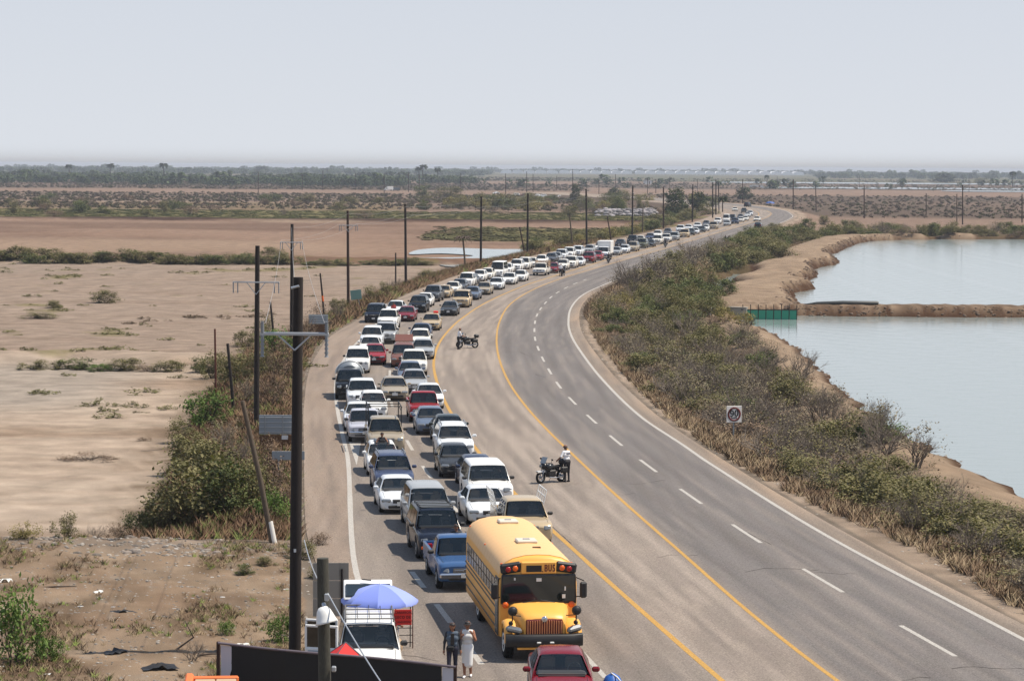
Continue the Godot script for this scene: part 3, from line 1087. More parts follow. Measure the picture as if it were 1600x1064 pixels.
	p.prof = [[0.0, 0.88, 0.94], [0.05, 0.96, 0.97], [0.15, 1.05, 0.99], [0.7, 1.12, 1.0], [1.0, 1.18, 1.0], [2.2, 1.18, 1.0], [2.3, 0.8, 0.9], [6.1, 0.8, 0.9], [6.2, 0.7, 0.9]]
	p.cab = {"f": 0.75, "yf": 1.15, "rf": 1.15, "rr": 2.05, "r": 2.2, "yr": 1.18, "top": 1.95, "wb": 0.95, "wr": 0.84}
	p.windows = [[[1.1, 2.0], [1.25, 2.0]]]
	p.erase("bed")
	var t := make_car("box_truck", "truck", p)
	var st := new_st()
	box(st, Vector3(0, 1.85, 3.1 - 4.25), Vector3(2.1, 2.1, 3.85), 0.05)
	obj("cargo_box", st, M.white_metal, t)
	fleet["boxtruck"] = t

func repaint(o: Node3D, key: String) -> void:
	var m: Material = M["paint_" + key]
	for c in o.get_children():
		if c is MeshInstance3D and c.material_override == M.paint_white:
			c.material_override = m

func park(kind: String, colour: String, x: float, d: float, yaw_deg: float, label: String, group: String) -> Node3D:
	var src: Node3D = fleet[kind]
	var yaw := deg_to_rad(yaw_deg)
	var L: float = src.get_meta("length")
	var at := Vector3(x, 0.0, -d) - Vector3(sin(yaw), 0, cos(yaw)) * L * 0.5
	var o := copy_of(src, label, at, yaw, group)
	o.set_meta("category", src.get_meta("category"))
	o.remove_meta("called")
	o.remove_meta("length")
	var v := fmod(absf(x * 13.7 + d * 7.3), 3.0)
	if colour == "white" and v > 1.0:
		repaint(o, "white_warm" if v < 1.7 else "white_cool")
	else:
		repaint(o, colour)
	# no two quite alike: build, height and grille differ a little
	o.scale = Vector3(0.97 + 0.025 * v, 0.965 + 0.07 * fmod(v * 5.3, 1.0), 0.97 + 0.06 * fmod(v * 3.1, 1.0))
	for c in o.get_children():
		if str(c.name) == "grille":
			c.scale.x = 0.72 + 0.45 * fmod(v * 7.7, 1.0)
			if fmod(v * 11.0, 1.0) > 0.75:
				c.material_override = M.trim_grey
	return o

func rails(o: Node3D, w: float, y: float, z0: float, z1: float, m: Material, bars := 0) -> void:
	var st := new_st()
	for s in [-1.0, 1.0]:
		bar(st, Vector3(s * w, y + 0.07, z0), Vector3(s * w, y + 0.07, z1), 0.022)
		for z in [z0, (z0 + z1) * 0.5, z1]:
			bar(st, Vector3(s * w, y - 0.02, z), Vector3(s * w, y + 0.07, z), 0.02, 5)
	for k in bars:
		var z := lerpf(z0, z1, float(k) / maxf(bars - 1, 1))
		bar(st, Vector3(-w, y + 0.08, z), Vector3(w, y + 0.08, z), 0.02)
	obj("roof_rack", st, m, o)

func ladder_rack(o: Node3D, m: Material, z0: float, z1: float, w: float, y0: float, y1: float) -> void:
	var st := new_st()
	for s in [-1.0, 1.0]:
		for z in [z0, z1]:
			bar(st, Vector3(s * w, y0, z), Vector3(s * w, y1, z), 0.03)
		bar(st, Vector3(s * w, y1, z0 + 0.5), Vector3(s * w, y1, z1), 0.03)
		bar(st, Vector3(s * w, y1 - 0.22, z0), Vector3(s * w, y1 - 0.22, z1), 0.022)
	for z in [z0, (z0 + z1) * 0.5, z1]:
		bar(st, Vector3(-w, y1, z), Vector3(w, y1, z), 0.03)
	obj("ladder_rack", st, m, o)

func dress(o: Node3D, acc: String, label: String) -> void:
	match acc:
		"rack":
			rails(o, 0.66, 1.77, 0.55, -1.3, M.black_plastic, 5)
			var st := new_st()
			box(st, Vector3(0, 1.8, -0.35), Vector3(1.2, 0.03, 1.5), 0.01)
			obj("rack_tray", st, M.grey_metal, o)
			for s in [-1.0, 1.0]:
				var am := new_st()
				box(am, Vector3(s * 0.68, 0.52, 2.37), Vector3(0.26, 0.12, 0.06), 0.02)
				obj("turn_signal", am, M.amber, o)
		"rails":
			rails(o, 0.62, 1.68, 0.5, -1.5, M.grey_metal)
		"plate":
			var st := new_st()
			box(st, Vector3(0.0, 0.47, 2.29 if o.get_child_count() > 0 else 2.29), Vector3(0.36, 0.17, 0.02), 0.0)
			obj("plate", st, M.plate, o)
		"ladder":
			ladder_rack(o, M.black_plastic, 0.35, -2.5, 0.84, 0.95, 2.3)
		"ladders":
			for s in [-1.0, 1.0]:
				var st := new_st()
				for k in 5:
					var z := -0.35 - 0.5 * k
					bar(st, Vector3(s * 0.86, 0.95, z), Vector3(s * 1.1, 1.95, z - 0.1), 0.02, 5)
				for k in 4:
					var u := 0.25 + 0.25 * k
					bar(st, Vector3(s * lerpf(0.86, 1.1, u), lerpf(0.95, 1.95, u), -0.35 - 0.1 * u), Vector3(s * lerpf(0.86, 1.1, u), lerpf(0.95, 1.95, u), -2.35 - 0.1 * u), 0.022, 5)
				obj("side_rack", st, M.white_metal, o)
		"tank":
			var st := new_st()
			var rings := []
			for e in [[-0.95, 0.55], [-1.1, 0.8], [-1.3, 0.86], [-2.2, 0.86], [-2.4, 0.8], [-2.52, 0.5]]:
				var ring := PackedVector3Array()
				for k in 20:
					var a := TAU * k / 20
					ring.append(Vector3(cos(a) * e[1], 1.45 + sin(a) * e[1] * 0.82, e[0]))
				rings.append(ring)
			loft(st, rings)
			obj("water_tank", st, M.grey_metal, o)
			var hp := new_st()
			var pts := []
			for k in 15:
				var a := PI * k / 14
				pts.append(Vector3(cos(a) * 0.92, 1.35 + sin(a) * 0.82, -1.18))
			tube(hp, pts, [0.035], 6)
			obj("tank_hoop", hp, M.white_metal, o)
		"sunroof":
			var st := new_st()
			box(st, Vector3(0, 1.505, 0.15), Vector3(0.78, 0.03, 0.5), 0.01)
			obj("sunroof", st, M.black_plastic, o)
			var lid := new_st()
			box(lid, Vector3(0, 1.555, -0.32), Vector3(0.8, 0.02, 0.45), 0.008, Basis(Vector3.RIGHT, 0.12))
			obj("sunroof_lid", lid, M.glass, o)
		"hatchup":
			var st := new_st()
			box(st, Vector3(0, 2.0, -2.2), Vector3(1.35, 0.06, 1.0), 0.02, Basis(Vector3.RIGHT, 0.5))
			obj("tailgate", st, M.paint_brown, o)
		"taxi":
			var st := new_st()
			box(st, Vector3(0.35, 1.53, -0.35), Vector3(0.45, 0.18, 0.4), 0.04)
			obj("roof_box", st, M.red_cloth, o)
		"vgrille":
			var st := new_st()
			for s in [-1.0, 1.0]:
				bar(st, Vector3(s * 0.36, 0.64, 2.22), Vector3(s * 0.1, 0.42, 2.27), 0.04)
			obj("grille_bar", st, M.chrome, o)
		"stakes":
			for s in [-1.0, 1.0]:
				for k in 4:
					var st := new_st()
					box(st, Vector3(s * 0.88, 1.28 + k * 0.22, -1.3), Vector3(0.04, 0.15, 2.2), 0.01)
					obj("stake_board", st, M.beige_panel, o)
			for k in 4:
				var st := new_st()
				box(st, Vector3(0, 1.28 + k * 0.22, -0.2), Vector3(1.7, 0.15, 0.04), 0.01)
				obj("stake_board", st, M.beige_panel, o)
			for s in [-1.0, 1.0]:
				for z in [-0.24, -1.3, -2.4]:
					var st := new_st()
					box(st, Vector3(s * 0.91, 1.5, z), Vector3(0.05, 1.1, 0.08), 0.0)
					obj("stake_post", st, M.brown_board, o)

func build_queue() -> void:
	var o: Node3D
	o = park("sedan", "maroon", 1.47, 69, 1.3, "dark red sedan nosing in front of the school bus", "vehicles queuing along the road")
	o = park("oldpickup", "blue", -1.6, 89.6, 8.4, "blue and grey pickup truck beside the rear of the bus", "vehicles queuing along the road")
	dress(o, "bedrider", "")
	spots["oldpickup_bedrider"] = o
	o = park("boxsuv", "navy", -2.62, 96.6, 8.3, "dark navy suv with roof rack behind the blue pickup", "vehicles queuing along the road")
	dress(o, "rack", "")
	spots["boxsuv_rack"] = o
	o = park("minivan", "silver", -3.2, 103.5, 7.9, "silver minivan tucked behind the dark navy suv", "vehicles queuing along the road")
	o = park("sedan", "white", -4.72, 109.5, 7.7, "white sedan with dark oval grille behind the silver minivan", "vehicles queuing along the road")
	dress(o, "plate", "")
	spots["sedan_plate"] = o
	o = park("suv", "slate", -5.28, 115.7, 7, "slate blue suv with silver roof rails behind white sedan", "vehicles queuing along the road")
	dress(o, "rails", "")
	spots["suv_rails"] = o
	o = park("hatch", "white", -6.14, 122.9, 6.2, "white hatchback with a child standing in its sunroof", "vehicles queuing along the road")
	dress(o, "sunroof", "")
	spots["hatch_sunroof"] = o
	o = park("crewpickup", "tan", -6.44, 131.6, 5.6, "tan pickup truck carrying a black ladder rack", "vehicles queuing along the road")
	dress(o, "ladder", "")
	spots["crewpickup_ladder"] = o
	o = park("oldpickup", "lilac", -7.91, 137.8, 5.3, "pale silver pickup beside the tan ladder rack truck", "vehicles queuing along the road")
	dress(o, "bedload", "")
	spots["oldpickup_bedload"] = o
	o = park("sedan", "white", -8.55, 143.8, 5.2, "white sedan just behind the pale silver pickup", "vehicles queuing along the road")
	o = park("hatch", "white", -8.14, 150.6, 4.9, "white hatchback squeezed between two white cars near lane line", "vehicles queuing along the road")
	o = park("crewpickup", "white", -9.19, 156.9, 4.4, "white crew cab pickup behind the squeezed white hatchback", "vehicles queuing along the road")
	o = park("crewpickup", "black", -10.36, 163.1, 4.1, "black pickup carrying a pale rounded tank", "vehicles queuing along the road")
	dress(o, "tank", "")
	spots["crewpickup_tank"] = o
	o = park("boxsuv", "white", -11.16, 184.1, 2.6, "white suv behind the black tank pickup", "vehicles queuing along the road")
	o = park("sedan", "red", -10.38, 191.9, 1.7, "bright red sedan beside the white suv", "vehicles queuing along the road")
	o = park("sedan", "white", -11.26, 201.6, 0.7, "white sedan behind the bright red sedan", "vehicles queuing along the road")
	o = park("suv", "white", -11.59, 209.4, -0, "white suv with long roof behind white sedan", "vehicles queuing along the road")
	o = park("crewpickup", "silver", -10.74, 214.8, -0.6, "silver pickup with dark grille in the shoulder lane", "vehicles queuing along the road")
	o = park("sedan", "white", -11.09, 223.6, -1.3, "white sedan behind the silver pickup, nineteenth back in the shoulder-side lane of the queue", "vehicles queuing along the road")
	o = park("crewpickup", "white", -11.46, 233.2, -1.9, "white pickup with a red shirted rider standing in bed", "vehicles queuing along the road")
	dress(o, "bedrider2", "")
	spots["crewpickup_bedrider2"] = o
	o = park("boxsuv", "navy", -13.25, 243.5, -2.4, "navy blue suv standing on the shoulder", "vehicles queuing along the road")
	o = park("sedan", "white", -11.84, 255.2, -3.7, "white sedan behind the white rider pickup", "vehicles queuing along the road")
	o = park("sedan", "maroon", -10.3, 245.9, -2.7, "maroon sedan straddling the lane line beside gold taxi", "vehicles queuing along the road")
	o = park("suv", "black", -9.76, 261, -4, "black rounded suv behind the maroon sedan", "vehicles queuing along the road")
	o = park("sedan", "white", -9.48, 271.8, -4, "white sedan behind the black rounded suv", "vehicles queuing along the road")
	o = park("crewpickup", "grey", -9, 282.1, -5.2, "dark grey pickup truck, twenty-sixth back in the shoulder-side lane of the queue", "vehicles queuing along the road")
	o = park("sedan", "gold", -8.02, 290.5, -6, "pale gold sedan, twenty-seventh back in the shoulder-side lane of the queue", "vehicles queuing along the road")
	o = park("sedan", "white", -7.23, 299.4, -6, "white sedan, twenty-eighth back in the shoulder-side lane of the queue", "vehicles queuing along the road")
	o = park("hatch", "grey", -6.54, 305.6, -6, "dark grey hatchback, twenty-ninth back in the shoulder-side lane of the queue", "vehicles queuing along the road")
	o = park("boxsuv", "white", -5.92, 317, -6.6, "tall white suv, thirtieth back in the shoulder-side lane of the queue", "vehicles queuing along the road")
	o = park("sedan", "grey", -5.47, 322.7, -7.5, "grey sedan, thirty-first back in the shoulder-side lane of the queue", "vehicles queuing along the road")
	o = park("hatch", "white", -4.55, 333.2, -8.6, "white hatchback, thirty-second back in the shoulder-side lane of the queue", "vehicles queuing along the road")
	o = park("sedan", "white", -3.62, 339, -8.6, "white sedan, thirty-third back in the shoulder-side lane of the queue", "vehicles queuing along the road")
	o = park("van", "white", -2.16, 344.4, -8.6, "white high-roof passenger van, thirty-fourth back in the shoulder-side lane of the queue", "vehicles queuing along the road")
	o = park("sedan", "white", -1.07, 357.5, -8.5, "white sedan, thirty-fifth back in the shoulder-side lane of the queue", "vehicles queuing along the road")
	o = park("suv", "white", 0.32, 366.4, -8.5, "white suv, thirty-sixth back in the shoulder-side lane of the queue", "vehicles queuing along the road")
	o = park("minivan", "white", 1.42, 373.5, -8.5, "white minivan, thirty-seventh back in the shoulder-side lane of the queue", "vehicles queuing along the road")
	o = park("sedan", "white", 2.57, 380.8, -8.5, "white sedan, thirty-eighth back in the shoulder-side lane of the queue", "vehicles queuing along the road")
	o = park("sedan", "white", 4.16, 390.9, -8.5, "white sedan, thirty-ninth back in the shoulder-side lane of the queue", "vehicles queuing along the road")
	o = park("sedan", "grey", 5.83, 401.6, -8.5, "dark grey sedan, fortieth back in the shoulder-side lane of the queue", "vehicles queuing along the road")
	o = park("sedan", "silver", 6.7, 407.3, -8.5, "silver sedan, forty-first back in the shoulder-side lane of the queue", "vehicles queuing along the road")
	o = park("suv", "white", 7.61, 413.1, -8.5, "white suv, forty-second back in the shoulder-side lane of the queue", "vehicles queuing along the road")
	o = park("boxsuv", "white", 9.01, 422.1, -9.2, "tall white suv, forty-third back in the shoulder-side lane of the queue", "vehicles queuing along the road")
	o = park("suv", "white", 10.62, 431.6, -10.3, "white suv, forty-fourth back in the shoulder-side lane of the queue", "vehicles queuing along the road")
	o = park("sedan", "silver", 13.09, 444.8, -10.4, "silver sedan, forty-fifth back in the shoulder-side lane of the queue", "vehicles queuing along the road")
	o = park("suv", "white", 15.37, 455.4, -10.4, "white suv, forty-sixth back in the shoulder-side lane of the queue", "vehicles queuing along the road")
	o = park("hatch", "black", 19.99, 481.4, -10.4, "black hatchback, forty-seventh back in the shoulder-side lane of the queue", "vehicles queuing along the road")
	o = park("crewpickup", "black", 23.1, 497.8, -9.1, "black pickup truck, forty-eighth back in the shoulder-side lane of the queue", "vehicles queuing along the road")
	o = park("sedan", "white", 25.24, 510.9, -8.7, "white sedan, forty-ninth back in the shoulder-side lane of the queue", "vehicles queuing along the road")
	o = park("sedan", "slate", 28.22, 529.3, -8.7, "slate blue sedan, fiftieth back in the shoulder-side lane of the queue", "vehicles queuing along the road")
	o = park("suv", "white", 30.64, 544.2, -8.7, "white suv, fifty-first back in the shoulder-side lane of the queue", "vehicles queuing along the road")
	o = park("hatch", "grey", 34.08, 565.4, -8.7, "grey hatchback, fifty-second back in the shoulder-side lane of the queue", "vehicles queuing along the road")
	o = park("suv", "white", 38.75, 594.2, -8.7, "white suv, fifty-third back in the shoulder-side lane of the queue", "vehicles queuing along the road")
	o = park("sedan", "white", 41.88, 613, -9.9, "white sedan, fifty-fourth back in the shoulder-side lane of the queue", "vehicles queuing along the road")
	o = park("sedan", "white", 45.48, 633, -10, "white sedan, fifty-fifth back in the shoulder-side lane of the queue", "vehicles queuing along the road")
	o = park("hatch", "grey", 49.27, 654.4, -10, "grey hatchback, fifty-sixth back in the shoulder-side lane of the queue", "vehicles queuing along the road")
	o = park("suv", "white", 54.65, 684.9, -10, "white suv, fifty-seventh back in the shoulder-side lane of the queue", "vehicles queuing along the road")
	o = park("van", "white", 59.04, 709.9, -9.9, "white van, fifty-eighth back in the shoulder-side lane of the queue", "vehicles queuing along the road")
	o = park("boxsuv", "black", 62.15, 727.8, -9.9, "black suv, fifty-ninth back in the shoulder-side lane of the queue", "vehicles queuing along the road")
	o = park("sedan", "grey", 67.06, 756.1, -9.9, "grey sedan, sixtieth back in the shoulder-side lane of the queue", "vehicles queuing along the road")
	o = park("sedan", "white", 72.05, 786.4, -7.1, "white sedan, sixty-first back in the shoulder-side lane of the queue", "vehicles queuing along the road")
	o = park("suv", "white", 74.77, 808.1, -7.1, "white suv, sixty-second back in the shoulder-side lane of the queue", "vehicles queuing along the road")
	o = park("crewpickup", "gold", 0.79, 99.8, 8.1, "tan pickup with white flared side racks beside yellow line", "vehicles queuing along the road")
	dress(o, "ladders", "")
	spots["crewpickup_ladders"] = o
	o = park("sedan", "white", -0.88, 106, 8, "small white sedan half hidden behind the bus roof", "vehicles queuing along the road")
	o = park("pilot", "white", -0.82, 111.4, 7.2, "large white suv with wide grille behind the small sedan", "vehicles queuing along the road")
	dress(o, "plate", "")
	spots["pilot_plate"] = o
	o = park("sedan", "darkblue", -1.37, 117.3, 7, "dark blue sedan behind the large white suv", "vehicles queuing along the road")
	o = park("sedan", "charcoal", -2.57, 122.4, 6.3, "charcoal sedan behind the dark blue sedan", "vehicles queuing along the road")
	o = park("suv", "white", -2.78, 129.3, 5.7, "white suv behind the charcoal sedan, sixth back in the centre-side lane of the queue", "vehicles queuing along the road")
	dress(o, "rails", "")
	spots["suv_rails"] = o
	o = park("sedan", "dark", -3.26, 136.7, 5.3, "dark green grey sedan behind the white suv", "vehicles queuing along the road")
	o = park("sedan", "steel", -4.41, 142.1, 5.3, "steel blue sedan with slim headlights, eighth back in the centre-side lane of the queue", "vehicles queuing along the road")
	o = park("oldpickup", "red", -5.05, 148.9, 5, "red pickup truck behind the steel blue sedan", "vehicles queuing along the road")
	o = park("sedan", "white", -5.02, 157.2, 4.3, "white sedan behind the red pickup, tenth back in the centre-side lane of the queue", "vehicles queuing along the road")
	o = park("sedan", "tan", -7.45, 162.6, 4.1, "beige sedan alone beside the white lane dashes", "vehicles queuing along the road")
	dress(o, "plate", "")
	spots["sedan_plate"] = o
	o = park("sedan", "silver", -6.38, 167.8, 3.8, "silver grey sedan behind the beige sedan", "vehicles queuing along the road")
	o = park("sedan", "steel", -6.95, 174.7, 3.2, "steel grey sedan ahead of the white pickup", "vehicles queuing along the road")
	o = park("crewpickup", "white", -6.97, 182.2, 2.7, "white crew cab pickup with black grille beside yellow line", "vehicles queuing along the road")
	o = park("minivan", "brown", -8.07, 189.6, 1.9, "brown minivan with its tailgate raised, fifteenth back in the centre-side lane of the queue", "vehicles queuing along the road")
	dress(o, "hatchup", "")
	spots["minivan_hatchup"] = o
	o = park("sedan", "silver", -6.94, 197.9, 0.9, "silver car with a bright white hood panel", "vehicles queuing along the road")
	o = park("hatch", "white", -7.62, 209.7, -0, "white hatchback behind the silver car, seventeenth back in the centre-side lane of the queue", "vehicles queuing along the road")
	o = park("sedan", "darkblue", -7.9, 219, -1.1, "dark blue sedan behind the white hatchback", "vehicles queuing along the road")
	o = park("sedan", "gold", -7.47, 232.7, -1.9, "gold sedan with a red roof box near the yellow line", "vehicles queuing along the road")
	dress(o, "taxi", "")
	spots["sedan_taxi"] = o
	o = park("sedan", "charcoal", -6.42, 255.8, -3.8, "charcoal sedan behind the gold roof box sedan", "vehicles queuing along the road")
	o = park("boxsuv", "gold", -5.52, 271, -4, "tan boxy suv behind the charcoal sedan", "vehicles queuing along the road")
	o = park("sedan", "steel", -4.7, 286.8, -5.8, "steel grey sedan, twenty-second back in the centre-side lane of the queue", "vehicles queuing along the road")
	o = park("sedan", "tan", -3.48, 298.4, -6, "beige sedan, twenty-third back in the centre-side lane of the queue", "vehicles queuing along the road")
	o = park("sedan", "white", -2.16, 310.9, -6, "white sedan, twenty-fourth back in the centre-side lane of the queue", "vehicles queuing along the road")
	o = park("sedan", "white", -0.64, 324.7, -7.9, "white sedan with a black v-shaped grille", "vehicles queuing along the road")
	dress(o, "vgrille", "")
	spots["sedan_vgrille"] = o
	o = park("sedan", "white", 0.75, 334, -8.6, "white sedan, twenty-sixth back in the centre-side lane of the queue", "vehicles queuing along the road")
	o = park("oldpickup", "white", 3.64, 352.1, -8.6, "white pickup with tall wooden stake sides", "vehicles queuing along the road")
	dress(o, "stakes", "")
	spots["oldpickup_stakes"] = o
	o = park("sedan", "maroon", 5.44, 360.8, -8.5, "maroon sedan, twenty-eighth back in the centre-side lane of the queue", "vehicles queuing along the road")
	o = park("hatch", "white", 7.1, 372.3, -8.5, "white hatchback, twenty-ninth back in the centre-side lane of the queue", "vehicles queuing along the road")
	o = park("suv", "white", 8.47, 379.6, -8.5, "white suv, thirtieth back in the centre-side lane of the queue", "vehicles queuing along the road")
	o = park("sedan", "white", 9.76, 387.2, -8.5, "white sedan, thirty-first back in the centre-side lane of the queue", "vehicles queuing along the road")
	o = park("suv", "maroon", 11.74, 400.4, -8.5, "maroon suv, thirty-second back in the centre-side lane of the queue", "vehicles queuing along the road")
	o = park("sedan", "red", 13.44, 411.7, -8.5, "red sedan, thirty-third back in the centre-side lane of the queue", "vehicles queuing along the road")
	o = park("boxtruck", "white", 14.78, 420.6, -9, "white box truck, thirty-fourth back in the centre-side lane of the queue", "vehicles queuing along the road")
	o = park("sedan", "silver", 17.43, 436.2, -10.4, "silver sedan, thirty-fifth back in the centre-side lane of the queue", "vehicles queuing along the road")
	o = park("hatch", "white", 19.25, 446.2, -10.4, "white hatchback, thirty-sixth back in the centre-side lane of the queue", "vehicles queuing along the road")
	o = park("minivan", "tan", 21.17, 456.6, -10.4, "tan minivan, thirty-seventh back in the centre-side lane of the queue", "vehicles queuing along the road")
	o = park("boxsuv", "olive", 23.75, 475, -10.4, "olive suv with lit lamps, thirty-eighth back in the centre-side lane of the queue", "vehicles queuing along the road")
	o = park("sedan", "charcoal", 25.71, 483, -10.4, "charcoal sedan, thirty-ninth back in the centre-side lane of the queue", "vehicles queuing along the road")
	o = park("crewpickup", "white", 28.08, 499.4, -9, "white pickup truck, fortieth back in the centre-side lane of the queue", "vehicles queuing along the road")
	o = park("oldpickup", "white", 30.61, 512.6, -8.7, "white pickup truck, forty-first back in the centre-side lane of the queue", "vehicles queuing along the road")
	o = park("boxsuv", "silver", 33.08, 526.6, -8.7, "silver suv, forty-second back in the centre-side lane of the queue", "vehicles queuing along the road")
	o = park("boxsuv", "gold", 36.88, 551.3, -8.7, "tan suv, forty-third back in the centre-side lane of the queue", "vehicles queuing along the road")
	o = park("hatch", "dark", 39.35, 567.4, -8.7, "dark hatchback, forty-fourth back in the centre-side lane of the queue", "vehicles queuing along the road")
	o = park("sedan", "white", 41.08, 578.7, -8.7, "white sedan, forty-fifth back in the centre-side lane of the queue", "vehicles queuing along the road")
	o = park("sedan", "dark", 43.79, 596.3, -8.7, "dark sedan, forty-sixth back in the centre-side lane of the queue", "vehicles queuing along the road")
	o = park("hatch", "white", 45.7, 608.8, -9.5, "white hatchback, forty-seventh back in the centre-side lane of the queue", "vehicles queuing along the road")
	o = park("pilot", "tan", 49.14, 628.3, -10, "large tan suv, forty-eighth back in the centre-side lane of the queue", "vehicles queuing along the road")
	o = park("sedan", "silver", 55.42, 663.8, -10, "silver sedan, forty-ninth back in the centre-side lane of the queue", "vehicles queuing along the road")
	o = park("suv", "darkblue", 59.51, 687.1, -10, "dark blue suv, fiftieth back in the centre-side lane of the queue", "vehicles queuing along the road")
	o = park("sedan", "white", 63.26, 712, -9.9, "white sedan, fifty-first back in the centre-side lane of the queue", "vehicles queuing along the road")
	o = park("sedan", "white", 66.1, 729.7, -9.9, "white sedan, fifty-second back in the centre-side lane of the queue", "vehicles queuing along the road")


# ---------------------------------------------------------------- the school bus
func bus_ring(s: float, w: float, lo: float, k: float) -> PackedVector3Array:
	var r := PackedVector3Array()
	var half := [[1.0, lo], [1.0, 1.2], [1.0, 2.2], [0.985, 2.42], [0.93, 2.66], [0.82, 2.82], [0.62, 2.95], [0.32, 3.03]]
	for e in half:
		r.append(Vector3(e[0] * w, lo if e[1] == lo else lo + (e[1] - lo) * k, -s))
	r.append(Vector3(0, lo + (3.05 - lo) * k, -s))
	half.reverse()
	for e in half:
		r.append(Vector3(-e[0] * w, lo if e[1] == lo else lo + (e[1] - lo) * k, -s))
	return r

